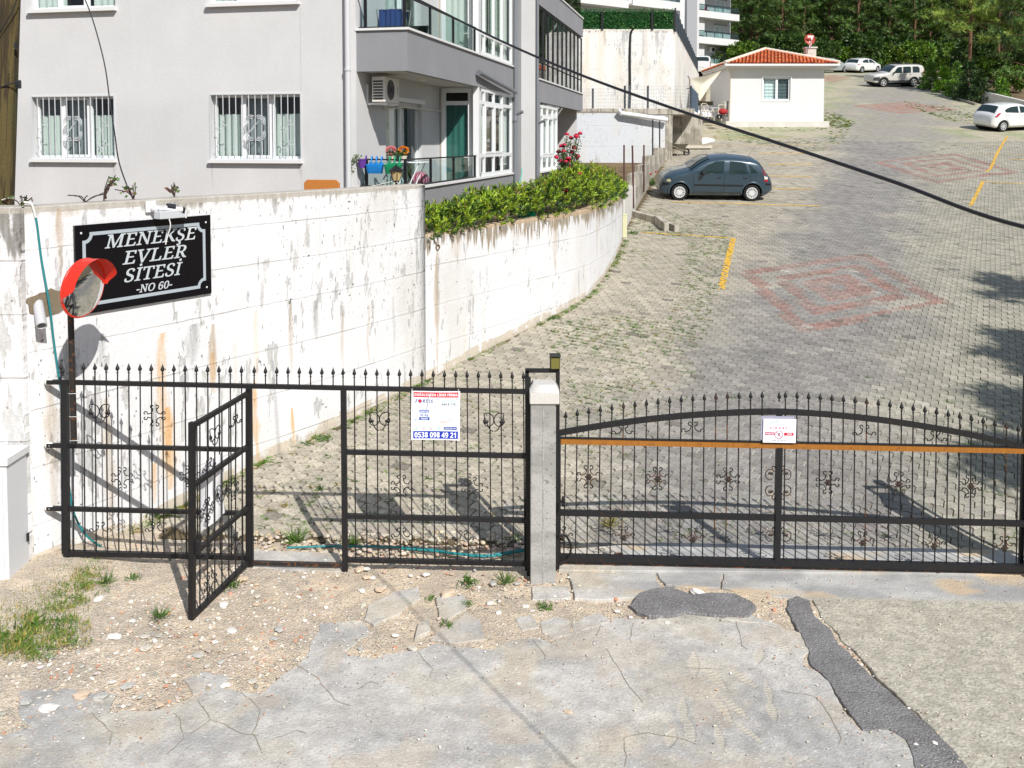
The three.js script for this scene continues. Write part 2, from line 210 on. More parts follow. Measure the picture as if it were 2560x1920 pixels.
struct('asphalt_patch', slab(poly([[1700, 1318], [1704, 1302], [1724, 1293], [1746, 1302], [1756, 1330], [1790, 1362], [1818, 1400], [1860, 1440], [1905, 1486], [1960, 1538], [2010, 1580], [2056, 1626], [2105, 1690], [2000, 1740], [1985, 1680], [1955, 1606], [1920, 1583], [1865, 1583], [1835, 1545], [1795, 1490], [1755, 1440], [1738, 1400], [1712, 1345]]), .022, .06, .04, .05), aspM);
struct('asphalt_patch', slab(poly([[1362, 1318], [1380, 1290], [1412, 1278], [1450, 1278], [1492, 1292], [1540, 1288], [1585, 1292], [1622, 1308], [1632, 1322], [1618, 1338], [1560, 1342], [1510, 1336], [1480, 1330], [1440, 1342], [1400, 1340], [1375, 1332]]), .04, .07, .03, .05), aspM);

// ---- the paved drive
const WALLB = poly([[545, 1005], [640, 962], [740, 915], [830, 868], [920, 820], [1030, 766], [1130, 715], [1210, 676], [1270, 640], [1305, 598], [1328, 560], [1345, 520]]);
const LOT = [...WALLB, ...poly([[1385, 452], [1418, 395], [1442, 344], [1480, 306], [1515, 288], [1520, 240], [1530, 180], [1540, 158], [1600, 150], [1760, 146], [2000, 146], [2030, 178], [2090, 210], [2225, 250]]), [34, 58], [30, 11], [7.5, 10.3], [3, 10.35], [.7, 10.35], [-1.5, 10.42], [-3.2, 10.4], [-4.2, 10.5]];
{
  const cs = [];
  const xs = range(-6, 44, 220), ds = [...range(10.3, 50, 190), ...range(50.6, 112, 80)];
  const g = grid(xs, ds, (x, d) => G(x, d) + lerp(.0, -.012, sst(.4, 2.6, Math.abs(x - (3.2 + (d - 12) * .44)) + (fbm(x * 1.2, d * 1.2, 3) - .5) * 3)), (x, d) => { const n = fbm(x * 1.2, d * 1.2, 4), m = sst(.0, 2.4, Math.abs(x - (3.2 + (d - 12) * .44)) + (n - .5) * 3); return mixc(lin(196, 188, 172), lin(96, 84, 62), m); });
  // keep only faces inside the drive
  const p = g.attributes.position, id = g.index.array, keep = []; for (let i = 0; i < id.length; i += 3) { const x = (p.getX(id[i]) + p.getX(id[i + 1]) + p.getX(id[i + 2])) / 3, d = -(p.getZ(id[i]) + p.getZ(id[i + 1]) + p.getZ(id[i + 2])) / 3; if (inPoly(x, d, LOT) || distPoly(x, d, LOT) < .35) keep.push(id[i], id[i + 1], id[i + 2]); } g.setIndex(keep);
  var lot = struct('parking_lot', g, M(0xffffff, { vertexColors: true, roughness: 1, map: rep(earthT, .8), color: 0xffffff }));
  lot.material.map = null;
}
const TH = 27 * Math.PI / 180, PU = [Math.cos(TH), -Math.sin(TH)], PV = [Math.sin(TH), Math.cos(TH)], PL = .225, PW = .168, FAR = 47;
function paverGeo(jx) {
  const a = PL / 2 - .004, b = PW / 2 - .004, s = .0125, w = x => { const t = mod(x / (PL / 2) + .0, 1); return t < .3 ? s : t < .5 ? lerp(s, -s, (t - .3) / .2) : t < .8 ? -s : lerp(-s, s, (t - .8) / .2); };
  const X = [-a, -a * .40, -a * .20, a * .12, a * .44, a * .62, a]; const P = []; for (const x of X) P.push([x, -b + w(x)]); for (const x of [...X].reverse()) P.push([x, b + w(x)]);
  const q = P.map(([x, y]) => [x * .955, y * .94 + (y > 0 ? -.001 : .001)]), n = P.length, pos = [], idx = [];
  P.forEach(([x, y]) => pos.push(x, -.03, y)); P.forEach(([x, y]) => pos.push(x, .0075, y)); q.forEach(([x, y]) => pos.push(x, .012, y));
  for (let i = 0; i < n; i++) { const j = (i + 1) % n; for (const o of [0, n]) idx.push(o + i, o + n + i, o + j, o + j, o + n + i, o + n + j); }
  const m = X.length; for (let i = 0; i < m - 1; i++) { const A = 2 * n + i, B = A + 1, C = 2 * n + (n - 1 - i), D = C - 1; idx.push(A, C, B, B, C, D); }
  const g = raw(pos, idx).toNonIndexed(); g.computeVertexNormals(); const uv = []; const p = g.attributes.position; for (let i = 0; i < p.count; i++) uv.push(p.getX(i) * 2 + jx, p.getZ(i) * 2 + jx * .7); g.setAttribute('uv', new THREE.Float32BufferAttribute(uv, 2)); return g;
}
const paveT = tex(256, 256, (u, v) => 205 + 60 * (fbm(u * 14, v * 14, 4, 14, 14) - .5) + 46 * (vn(u * 100, v * 100, 100, 100) - .5)), paveB = tex(256, 256, (u, v) => 255 * fbm(u * 40, v * 40, 3, 40, 40), false);
const diamonds = [[[1592, 588], [1880, 547], [2036, 656], [1735, 720]], [[1880, 350], [2066, 331], [2198, 373], [2030, 396]], [[1838, 228], [1960, 221], [2064, 236], [1950, 246]], [[1755, 172], [1790, 162], [1842, 167], [1800, 178]]].map(q => poly(q));
function redAt(x, d) {
  for (const [a, b, c, e] of diamonds) { // ring index from the square's own coordinates
    const cx = (a[0] + b[0] + c[0] + e[0]) / 4, cd = (a[1] + b[1] + c[1] + e[1]) / 4, ux = (c[0] - a[0]) / 2, ud = (c[1] - a[1]) / 2, vx = (b[0] - e[0]) / 2, vd = (b[1] - e[1]) / 2, det = ux * vd - ud * vx, p = x - cx, q = d - cd, s = (p * vd - q * vx) / det, t = (ux * q - ud * p) / det, r = Math.abs(s) + Math.abs(t);
    if (r < 1.0) return r > .83 || (r < .66 && r > .5) || (r < .36 && r > .12);
  } return false;
}
const trackX = d => 3.2 + (d - 12) * .44;
function paverCol(x, d) {
  const n = fbm(x * .9, d * .9, 4), m = sst(.4, 3.2, Math.abs(x - trackX(d)) + (n - .5) * 2.4); let c = mixc([168, 164, 159], [204, 195, 177], m); if (x > trackX(d)) c = mixc(c, [184, 181, 165], .6 * m);
  if (redAt(x, d)) c = mixc(mixc([186, 142, 130], [174, 148, 138], rnd()), c, .12 + .35 * sst(.35, .65, fbm(x * 1.6, d * 1.6, 3))); const k = rr(.92, 1.07) * (.94 + .12 * n); if (rnd() < .035) c = mixc(c, rnd() < .5 ? [206, 200, 188] : [128, 122, 114], .6);
  return new THREE.Color().setRGB(c[0] * k / 255, c[1] * k / 255, c[2] * k / 255, THREE.SRGBColorSpace);
}
const joints = []; // where grass can stand: row joints
{
  const list = [], cv = V(), bnd = camera.matrixWorldInverse ? null : 0;
  const A = (x, d) => x * PU[0] + d * PU[1], B = (x, d) => x * PV[0] + d * PV[1];
  for (let j = Math.floor(B(-6, 10) / PW) - 60; j < B(30, 50) / PW + 60; j++) for (let i = -260; i < 260; i++) {
    const s = (i + (j & 1) * .5) * PL, t = j * PW, x = s * PU[0] + t * PV[0], d = s * PU[1] + t * PV[1];
    if (d < 10.22 || d > FAR || x < -6 || Math.abs(x) > .60 * d + .6 || !inPoly(x, d, LOT)) continue;
    list.push([x, d]);
  }
  list.sort((p, q) => p[1] - q[1]);
  const geos = [0, .31, .62].map(paverGeo), mats = {}, mk = c => mats[c.getHexString()] ??= M(c, { map: paveT, bumpMap: paveB, bumpScale: .004, roughness: .92 });
  const seen = list.filter(([x, d]) => Math.abs(x) < .545 * d);
  const near = new Set(seen.slice(0, 300));
  const mat4 = (x, d, o) => {
    const e = .1, sx = (G(x + e, d) - G(x - e, d)) / (2 * e), sd = (G(x, d + e) - G(x, d - e)) / (2 * e);
    const u = V(PU[0], PU[0] * sx + PU[1] * sd, -PU[1]).normalize(), v = V(-PV[0], -(PV[0] * sx + PV[1] * sd), PV[1]), nrm = v.clone().cross(u).normalize(), w = u.clone().cross(nrm).normalize();
    const sag = (fbm(x * .7, d * .7, 2) - .5) * .05; nrm.x += rr(-.02, .02); nrm.z += rr(-.02, .02); const sz = rr(.985, 1.005);
    return o.makeBasis(u.multiplyScalar(sz), nrm.normalize(), w.multiplyScalar(sz)).setPosition(x + rr(-.003, .003), G(x, d) + sag * .3 + rr(-.004, .003), -d + rr(-.002, .002));
  };
  const far = [], m4 = new THREE.Matrix4(); const tones = [];
  for (const p of list) {
    joints.push(p);
    if (near.has(p)) { const c = paverCol(...p); c.r = Math.round(c.r * 60) / 60; c.g = Math.round(c.g * 60) / 60; c.b = Math.round(c.b * 60) / 60; const o = mesh('paving_stone', pick(geos), mk(c), lot); o.applyMatrix4(mat4(p[0], p[1], m4)); }
    else far.push(p);
  }
  const im = new THREE.InstancedMesh(geos[1], M(0xffffff, { map: paveT, bumpMap: paveB, bumpScale: .004, roughness: .92 }), far.length); im.name = 'paving_stones'; im.userData.kind = 'stuff';
  far.forEach((p, i) => { im.setMatrixAt(i, mat4(p[0], p[1], m4)); im.setColorAt(i, paverCol(...p)); }); im.castShadow = im.receiveShadow = true; lot.add(im);
}
{ // beyond the stones that can be told apart: the same paving as a sheet
  const pT = tex(1024, 1024, (u, v) => { const x = u * 16, y = v * 16, r = Math.floor(y), q = x + (r & 1) * .5, fx = Math.abs(mod(q, 1) - .5), fy = Math.abs(mod(y, 1) - .5), id = hash(Math.floor(q) & 15, r); let c = [242, 239, 233].map(k => k * (.9 + .12 * id)); if (fx > .46 || fy > .44) c = mixc(c, [186, 178, 160], .6); return c; });
  const cols = (x, d) => { const red = redAt(x, d); const n = fbm(x * .5, d * .5, 4), m = sst(1, 5, Math.abs(x - trackX(d)) + (n - .5) * 6); const c = red ? [176, 132, 120] : mixc([164, 161, 156], mixc([190, 184, 166], [166, 172, 140], sst(.45, .7, fbm(x * .8 + 9, d * .8, 3))), m); return lin(...c); };
  const g = grid(range(-2, 46, 340), [...range(FAR - .5, 80, 220), ...range(80.3, 112, 70)], (x, d) => G(x, d) + (d < FAR ? -.01 : .004), cols);
  const p = g.attributes.position, id = g.index.array, keep = []; for (let i = 0; i < id.length; i += 3) { const x = (p.getX(id[i]) + p.getX(id[i + 1]) + p.getX(id[i + 2])) / 3, d = -(p.getZ(id[i]) + p.getZ(id[i + 1]) + p.getZ(id[i + 2])) / 3; if (inPoly(x, d, LOT)) keep.push(id[i], id[i + 1], id[i + 2]); } g.setIndex(keep);
  const uv = g.attributes.uv; for (let i = 0; i < p.count; i++) { const x = p.getX(i), d = -p.getZ(i); uv.setXY(i, (x * PU[0] + d * PU[1]) / (16 * PL), (x * PV[0] + d * PV[1]) / (16 * PW)); }
  struct('paving', g, M(0xffffff, { map: pT, vertexColors: true, roughness: .93 }));
}
// ---- painted parking lines: worn strips lying on the stones
const yellowM = M(new THREE.Color().setRGB(.74, .44, .05), { roughness: .8 }), paleM = M(new THREE.Color().setRGB(.7, .44, .1), { roughness: .85 });
function paint(P, w, m, wear) {
  const pos = [], idx = []; let n = 0;
  for (let k = 0; k < P.length - 1; k++) { const [x0, d0] = P[k], [x1, d1] = P[k + 1], L = Math.hypot(x1 - x0, d1 - d0), nx = -(d1 - d0) / L * w / 2, nd = (x1 - x0) / L * w / 2, N = Math.ceil(L / .07);
    for (let i = 0; i < N; i++) for (let s = 0; s < 3; s++) { const q = hash(i * 7 + k * 131 + s * 17, Math.round(x0 * 99)); if (q < wear) continue; const t0 = (i + rr(-.02, .12) * (wear > .1)) / N, t1 = (i + 1.02 - rr(0, .2) * (wear > .1)) / N, a = lerp(-1, 1, s / 3) * (1 + rr(-.06, .06)), b = lerp(-1, 1, (s + 1) / 3) * (1 + rr(-.06, .06)); for (const [t, e] of [[t0, a], [t0, b], [t1, b], [t1, a]]) { const x = lerp(x0, x1, t) + nx * e, d = lerp(d0, d1, t) + nd * e; pos.push(x, G(x, d) + .019, -d); } idx.push(n, n + 1, n + 2, n, n + 2, n + 3); n += 4; } }
  return raw(pos, idx);
}
const PLINES = [[[1385, 503], [1480, 509], [1586, 516], .11, .2, 0], [[1584, 516], [1558, 626], .15, .22, 0], [[1450, 437], [1600, 441], [1772, 446], .13, .1, 1], [[1662, 408], [1755, 410], .13, .1, 1], [[1655, 381], [1752, 382], .13, .1, 1], [[1660, 356], [1756, 356], .14, .1, 1], [[1640, 332], [1756, 332], .14, .1, 1], [[1520, 315], [1760, 313], .1, .3, 1], [[1510, 298], [1700, 297], .1, .4, 1], [[2176, 295], [2155, 330], [2140, 365], [2130, 372], .11, .15, 0], [[2124, 392], [2096, 446], .12, .12, 0], [[2124, 393], [2170, 396], [2240, 400], .1, .1, 1], [[2182, 344], [2240, 348], .1, .1, 1], [[2090, 333], [2240, 336], .08, .5, 1], [[2060, 312], [2160, 316], .08, .5, 1], [[2020, 258], [2120, 262], .1, .4, 1]];
for (const L of PLINES) { const pale = L.pop(), wear = L.pop(), w = L.pop(); struct('painted_line', paint(poly(L), w, 0, wear), pale ? paleM : yellowM); }
// ---------------------------------------------------------------- retaining walls
const C0 = [-4.93, 9.53];
const TALL = [C0, ...WALLB.slice(0, 5)], LOW = WALLB.slice(4);
const cum = P => { const s = [0]; for (let i = 1; i < P.length; i++) s.push(s[i - 1] + Math.hypot(P[i][0] - P[i - 1][0], P[i][1] - P[i - 1][1])); return s; };
function along(P, s) { const S = cum(P); let i = 0; while (i < P.length - 2 && s > S[i + 1]) i++; const t = (s - S[i]) / (S[i + 1] - S[i]), [a, b] = P[i], [c, e] = P[i + 1], L = S[i + 1] - S[i]; return { x: lerp(a, c, t), d: lerp(b, e, t), nx: (e - b) / L, nd: -(c - a) / L, tx: (c - a) / L, td: (e - b) / L }; }
function wallHit(P, px, py) { // -> [s, y] on the wall face
  const r = ray(px, py), S = cum(P); for (let i = 0; i < P.length - 1; i++) { const [a, b] = P[i], [c, e] = P[i + 1], n = V(e - b, 0, (c - a)).normalize(); const p = hitPlane(px, py, V(a, 0, -b), n); const L = S[i + 1] - S[i], t = ((p.x - a) * (c - a) + (-p.z - b) * (e - b)) / (L * L); if (t <= 1 || i === P.length - 2) return [S[i] + t * L, p.y]; }
}
function ribbon(P, y0, y1, thick, ext0 = 0, ext1 = 0, step = .25) { // front, back, top and ends of a wall standing on line P
  const S = cum(P), L = S[S.length - 1], N = Math.ceil((L + ext0 + ext1) / step), pos = [], uv = [], idx = [];
  const q = (s, y, b) => { const o = along(P, s); pos.push(o.x - o.nx * b, y, -(o.d - o.nd * b)); uv.push(s, y); };
  for (let i = 0; i <= N; i++) { const s = lerp(-ext0, L + ext1, i / N), a = typeof y1 === 'function' ? y1(s) : y1; q(s, y0, 0); q(s, a - .012, 0); q(s, a - .012, 0); q(s, a, .012); q(s, a, .012); q(s, a, thick); q(s, a, thick); q(s, y0, thick); }
  for (let i = 0; i < N; i++) for (const k of [0, 2, 4, 6]) { const a = i * 8 + k; idx.push(a, a + 8, a + 1, a + 1, a + 8, a + 9); }
  for (const i of [0, N]) { const a = i * 8; idx.push(...(i ? [a, a + 7, a + 1, a + 1, a + 7, a + 6] : [a, a + 1, a + 7, a + 1, a + 6, a + 7])); }
  return raw(pos, idx, null, uv);
}
const LT = cum(TALL)[5], LL = cum(LOW)[LOW.length - 1];
const streakList = (P, L) => L.map(([px, y0, y1, w, c, a]) => { const A = wallHit(P, px, y0), B = wallHit(P, px, y1); return { s: A[0], t: A[1], b: B[1], w: w / 2039 * 12, c, a }; });
const ORG = [206, 140, 66], BRN = [168, 146, 118], GRY = [152, 152, 152];
const stT = streakList(TALL, [[232, 860, 1150, 14, BRN, .7], [350, 720, 1010, 20, ORG, .55], [362, 880, 1060, 14, ORG, .9], [362, 880, 1060, 26, [220, 170, 110], .5], [462, 700, 850, 14, BRN, .95], [462, 760, 850, 9, ORG, .5], [418, 700, 790, 18, GRY, .9], [552, 820, 1003, 11, ORG, .85], [556, 670, 850, 10, [224, 190, 150], .5], [630, 655, 820, 8, BRN, .6], [632, 880, 960, 7, ORG, .9], [684, 648, 735, 14, GRY, .8], [738, 650, 720, 9, GRY, .7], [740, 670, 800, 7, BRN, .5], [220, 720, 790, 12, GRY, .8], [110, 830, 1120, 20, BRN, .6], [125, 450, 600, 10, BRN, .7], [145, 452, 470, 26, BRN, .5], [330, 1000, 1090, 10, ORG, .7], [795, 660, 790, 7, BRN, .45], [850, 640, 760, 9, GRY, .5], [510, 740, 900, 8, [214, 200, 180], .6]]);
const stL = streakList(LOW, [[944, 545, 812, 13, BRN, 1], [948, 545, 700, 8, GRY, .7], [985, 505, 560, 30, BRN, .5], [1045, 500, 520, 10, BRN, .8], [1150, 495, 520, 10, BRN, .8], [1003, 690, 790, 6, [224, 204, 170], .6], [1045, 650, 760, 7, [214, 206, 190], .6], [1200, 470, 580, 26, BRN, .6], [1290, 450, 560, 22, BRN, .55]]);
function paintWall(W, Lm, y0, H, st, opt) { // painted concrete: s along the wall, y up
  const HH = Math.round(W * H / Lm); const fn = (u, v) => {
    const s = u * Lm, y = y0 + v * H, g = vn(s * 60, y * 60), b = fbm(s * .7 + opt.o, y * .7, 4), top = opt.top - y;
    let k = opt.base || [223, 223, 225]; k = mixc(k, opt.dirt || [206, 204, 200], .75 * sst(.48, .72, fbm(s * 1.1 + 20 + opt.o, y * .5, 4)) * (.5 + .5 * vn(s * 9, y * 1.5))); k = k.map(c => c * (.975 + .035 * g));
    // flaked paint, in upright streaks
    const fl = .72 * fbm(s * 9 + opt.o * 3, y * 2.4, 5) + .28 * fbm(s * 34, y * 9, 3) + .3 * (b - .5) + opt.flake; if (fl > .61) k = mixc(k, mixc([160, 160, 160], [188, 187, 184], vn(s * 6, y * 3)), sst(.61, .635, fl) * (.35 + .65 * vn(s * 46, y * 16))); const hair = fbm(s * 40 + 9, y * 1.6, 3); if (hair > .64) k = mixc(k, [200, 198, 195], .4 * sst(.64, .72, hair) * sst(.4, .6, b));
    if (vn(s * 38 + 5, y * 20) > .93 && b > .46) k = mixc(k, [96, 94, 92], .75);
    // weathering run down from the top edge
    const run = opt.run * (.3 + .9 * fbm(s * 2 + 8, 3, 3)) * fbm(s * 16, y * .9, 3); if (top < run) k = mixc(k, mixc(opt.runc || [168, 160, 148], [128, 124, 118], vn(s * 30, y * 5)), sst(0, .12, run - top) * sst(.25, .6, vn(s * 22, y * 3) + .2 * g));
    if (top < .05 + .05 * b) k = mixc(k, opt.edge || [176, 170, 160], .8);
    const low = y - (opt.low ? opt.low(s) : -9); if (low < .05 + .2 * b) k = mixc(k, [190, 176, 154], .7 * sst(.5, .62, vn(s * 9, y * 9) * .6 + .4 * g + (.25 - low)));
    for (const q of st) { if (y > q.t || y < q.b) continue; const t = (q.t - y) / (q.t - q.b), w = q.w * (.35 + .65 * Math.sin(Math.PI * Math.min(1, t * .9 + .08))) * (.6 + .8 * vn(q.s * 9, y * 5)), e = Math.abs(s - q.s - .06 * (vn(q.s, y * 2.5) - .5)) / w; if (e < 1.2) k = mixc(k, q.c, q.a * sst(1.15, .1, e + .7 * (fbm(s * 40, y * 6, 3) - .5)) * (.4 + .6 * vn(s * 60, y * 5)) * (1 - .55 * t)); }
    // shuttering lines
    for (let i = 0; i < opt.lines.length; i++) { const e = Math.abs(y - opt.lines[i] - opt.lean * s - .012 * (fbm(s * 3, i * 9, 3) - .5)); if (e < .008) k = mixc(k, [176, 172, 168], .5 * sst(.45, .7, vn(s * 1.6, i * 4))); }
    return k;
  };
  return [tex(W, HH, fn), tex(W / 2, Math.round(HH / 2), (u, v) => { const s = u * Lm, y = y0 + v * H; const fl = .72 * fbm(s * 9 + opt.o * 3, y * 2.4, 5) + .28 * fbm(s * 34, y * 9, 3) + .3 * (fbm(s * .7 + opt.o, y * .7, 4) - .5) + opt.flake; let h = 120 + 70 * (fbm(s * 5, y * 5, 4) - .5) + 30 * (vn(s * 60, y * 60) - .5) - 40 * sst(.61, .63, fl); for (const l of opt.lines) { const e = Math.abs(y - l - opt.lean * s); if (e < .05) h += (y > l + opt.lean * s ? 1 : -1) * 30 * (1 - e / .05); } return h; }, false)];
}
const uvFit = (g, Lm, y0, H) => { const uv = g.attributes.uv; for (let i = 0; i < uv.count; i++) uv.setXY(i, uv.getX(i) / Lm, (uv.getY(i) - y0) / H); return g; };
const gl = P => s => { const o = along(P, clamp(s, 0, 99)); return G(o.x, o.d); };
{
  const [a, b] = paintWall(2048, 8, -.2, 4.1, stT, { o: 3, top: 3.84, flake: -.012, run: .3, lines: [.55, 1.15, 1.75, 2.35, 2.9, 3.4], lean: .012, low: gl(TALL) });
  const t = thing('retaining_wall', 'tall white painted concrete wall with flaking paint and rust streaks behind the fence', 'wall', [0, 0, 0]);
  mesh('wall', uvFit(ribbon(TALL, -.3, s => 3.84 - .002 * s + .01 * (fbm(s * 2, 1) - .5), .3), 8, -.2, 4.1), M(0xffffff, { map: a, bumpMap: b, bumpScale: .022, roughness: .85 }), t);
  // render broken away round the drain, and the ragged joint with the neighbouring wall
  const P = wallHit(TALL, 92, 655), o = along(TALL, P[0]); const O = []; for (let i = 0; i < 22; i++) { const w = i / 22 * 6.28; O.push([Math.cos(w) * (.20 + .08 * rnd()) + .06, Math.sin(w) * (.11 + .05 * rnd())]); }
  const g = extr(O, .012); g.applyMatrix4(new THREE.Matrix4().makeBasis(V(o.tx, 0, -o.td), V(0, 1, 0), V(o.nx, 0, -o.nd)).setPosition(o.x, P[1], -o.d)); mesh('broken_render', g, M(0xa0917a, { roughness: 1, bumpMap: rep(dirtB, 2), bumpScale: .03 }), t);
}
{
  const [a, b] = paintWall(2048, 12, .3, 3.0, stL, { o: 9, top: 3.05, flake: -.05, run: .75, runc: [172, 154, 130], edge: [184, 160, 132], lines: [1.2, 1.85, 2.5], lean: .005, low: gl(LOW) });
  const t = thing('planter_wall', 'lower white wall carrying the laurel hedge, brown streaks running down from its edge', 'wall');
  mesh('wall', uvFit(ribbon(LOW, .2, s => 3.02 + .09 * s / LL, .22, 0, 0), 12, .3, 3.0), M(0xffffff, { map: a, bumpMap: b, bumpScale: .02, roughness: .86 }), t);
  const P = wallHit(LOW, 944, 534), o = along(LOW, P[0]); const g = new THREE.CylinderGeometry(.045, .045, .06, 12, 1, true).rotateX(Math.PI / 2); g.applyMatrix4(new THREE.Matrix4().makeBasis(V(o.tx, 0, -o.td), V(0, 1, 0), V(o.nx, 0, -o.nd)).setPosition(o.x, P[1], -o.d)); mesh('drain_pipe', [g], M(0x6d5238, { side: THREE.DoubleSide }), t);
}
{ // older grey wall to the left, standing square to the view
  const P = [[-12, 9.5], [-4.94, 9.48]];
  const [a, b] = paintWall(2048, 8, -.2, 4.1, [{ s: 6.75, t: 3.8, b: 3.0, w: .1, c: BRN, a: .6 }], { o: 31, top: 3.85, flake: .055, run: .9, runc: [150, 150, 150], base: [214, 214, 216], dirt: [172, 172, 172], lines: [.7, 1.45, 2.1, 2.75, 3.3], lean: 0 });
  const t = thing('concrete_wall', 'older greyish concrete wall behind the white utility cabinet', 'wall');
  mesh('wall', uvFit(ribbon(P, -.3, 3.845, .3), 8, -.2, 4.1), M(0xffffff, { map: a, bumpMap: b, bumpScale: .03, roughness: .9 }), t);
}
// soil of the planted terrace behind the walls
{ const off = (P, k) => P.map((_, i) => { const S = cum(P), o = along(P, clamp(S[i], .01, S[S.length - 1] - .01)); return [o.x - o.nx * k, o.d - o.nd * k]; });
  const T = off(LOW, .2), F = off(TALL, .29); const O = [...T, ...poly([[1352, 492], [1373, 452], [1389, 424], [1404, 398], [1424, 364], [1441, 340]]).map(([x, d]) => [x - .16, d]), [6.4, 41.1], [-2, 41.3], [-14, 41], [-30, 30], [-30, 9.79], [-12, 9.79], ...F.slice(0, 5)];
  const g = new THREE.ExtrudeGeometry(shape(O), { depth: 3.4, bevelEnabled: false }), p = g.attributes.position; for (let i = 0; i < p.count; i++) { const x = p.getX(i), d = p.getY(i), z = p.getZ(i); p.setXYZ(i, x, -.5 + z + (z > 1 ? .0 : 0), -d); } g.computeVertexNormals(); uvm(g);
  struct('garden_bed', g, earthM); }

// ---------------------------------------------------------------- fence, pedestrian gate, sliding gate
const ironT = tex(512, 512, (u, v) => { const r = fbm(u * 16, v * 16, 4, 16, 16); let k = [20, 20, 23]; k = mixc(k, [70, 44, 28], .6 * sst(.68, .78, r)); return k.map(c => c * (.85 + .3 * vn(u * 90, v * 90, 90, 90))); });
const iron = M(0xffffff, { map: ironT, roughness: .55, metalness: 0 });
const rustT = tex(512, 512, (u, v) => { const r = fbm(u * 16, v * 16, 4, 16, 16); let k = mixc([34, 30, 28], [122, 70, 34], .75 * sst(.5, .68, r)); return k.map(c => c * (.85 + .3 * vn(u * 90, v * 90, 90, 90))); });
const rusty = M(0xffffff, { map: rustT, roughness: .6 });
const finialG = (() => { const g = new THREE.LatheGeometry([[0.0055, 0], [.012, .004], [.012, .01], [.0065, .014], [.007, .024], [.019, .038], [.021, .05], [.014, .068], [.006, .09], [.0006, .108]].map(p => new THREE.Vector2(...p)), 6); return uvm(g, 2); })();
function cScroll(R, r = .007) { // C-scroll between the +x and +y axes, curled at both ends
  const pts = [], curl = (cx, cy, a0, dir, s) => { const o = []; for (let i = 0; i <= 12; i++) { const t = i / 12, a = a0 + dir * t * 4.9, q = s * (1 - .72 * t); o.push(V(cx + Math.cos(a) * q, cy + Math.sin(a) * q, 0)); } return o; };
  const s = R * .2, A = curl(R * .8, s * 1.05, -Math.PI / 2 - 1.1 + 3.14, -1, s), B = curl(s * 1.05, R * .8, Math.PI + 1.1 - .0 - .47, 1, s);
  const mid = [V(R * .62, R * .14, 0), V(R * .34, R * .2, 0), V(R * .2, R * .34, 0), V(R * .14, R * .62, 0)];
  pts.push(...curl(R * .8, R * .2, Math.PI * 1.05, -1, s).reverse().map(p => p), ...mid, ...curl(R * .2, R * .8, -Math.PI * .55, 1, s));
  return uvm(tube(pts, r, 44, 5), 2);
}
const scroll1 = cScroll(.155);
const flip = (g, sx, sy) => { const h = g.clone().scale(sx, sy, 1); if (sx * sy < 0) { const p = h.index ? h.index.array : null; if (p) for (let i = 0; i < p.length; i += 3) { const t = p[i]; p[i] = p[i + 1]; p[i + 1] = t; } else { const q = h.attributes.position.array, n = h.attributes.normal.array; for (const arr of [q, n]) for (let i = 0; i < arr.length; i += 9) for (let k = 0; k < 3; k++) { const t = arr[i + k]; arr[i + k] = arr[i + 3 + k]; arr[i + 3 + k] = t; } } } return h; };
const ornFull = merge([flip(scroll1, 1, 1), flip(scroll1, -1, 1), flip(scroll1, 1, -1), flip(scroll1, -1, -1)]);
const ornHalf = merge([flip(scroll1, 1, 1), flip(scroll1, -1, 1)]);
const ornHeart = (() => { const pts = []; for (let i = 0; i <= 26; i++) { const t = i / 26, a = -1.4 + t * 7.2, q = .072 * (1 - .55 * t); pts.push(V(.062 + Math.cos(a + 2.4) * q, .02 + Math.sin(a + 2.4) * q * 1.15, 0)); } const a = uvm(tube([V(.004, -.09, 0), V(.03, -.085, 0), ...pts.reverse().slice(4).reverse()], .0055, 50, 5), 2); const leaf = new THREE.SphereGeometry(.026, 8, 6).scale(1.15, .75, .4).translate(.085, .005, 0); return merge([a, flip(a, -1, 1), leaf, flip(leaf, -1, 1)]); })();
const flowerG = merge([new THREE.SphereGeometry(.014, 8, 6), ...[0, 1, 2, 3, 4, 5].map(i => new THREE.SphereGeometry(.016, 6, 4).scale(1, .75, .5).translate(.021, 0, 0).rotateZ(i * 1.047))]);
const ornC = (() => { const pts = []; for (let i = 0; i <= 14; i++) { const t = i / 14, a = Math.PI * .5 + 2.2 - t * 6; const q = .045 * (.35 + .65 * t); pts.push(V(.05 + Math.cos(a) * q * .8, .035 + Math.sin(a) * q, 0)); } const c = []; for (let i = 0; i <= 16; i++) { const t = i / 16, a = 2.6 - t * 4.6; c.push(V(.055 + Math.cos(a) * .05, Math.sin(a) * .055, 0)); } const top = []; for (let i = 0; i <= 10; i++) { const t = i / 10, a = -1.2 + t * 4.6; top.push(V(.018 + Math.cos(a) * .02 * (1 - .4 * t), .075 + Math.sin(a) * .02 * (1 - .4 * t), 0)); } const leaf = new THREE.SphereGeometry(.024, 8, 6).scale(1.2, .7, .4).translate(.05, .012, 0); return merge([uvm(tube(c, .0055, 30, 5), 2), uvm(tube(top, .0055, 20, 5), 2), leaf]); })();
const FD = 9.62;
const F = (px, py, d = FD) => at(px, py, d);
const finAt = (parent, p, m = iron) => { const o = mesh('finial', finialG, m, parent); o.position.copy(p); return o; };
const topY = x => 825 + (x - 110) * .0204, r1 = x => 962 + (x - 110) * .0223, r2 = x => 1098 + (x - 110) * .0252, r3 = x => 1194 + (x - 142) * .0245;
const barG = uvm(new THREE.CylinderGeometry(.007, .007, 1, 6).translate(0, .5, 0), 2);
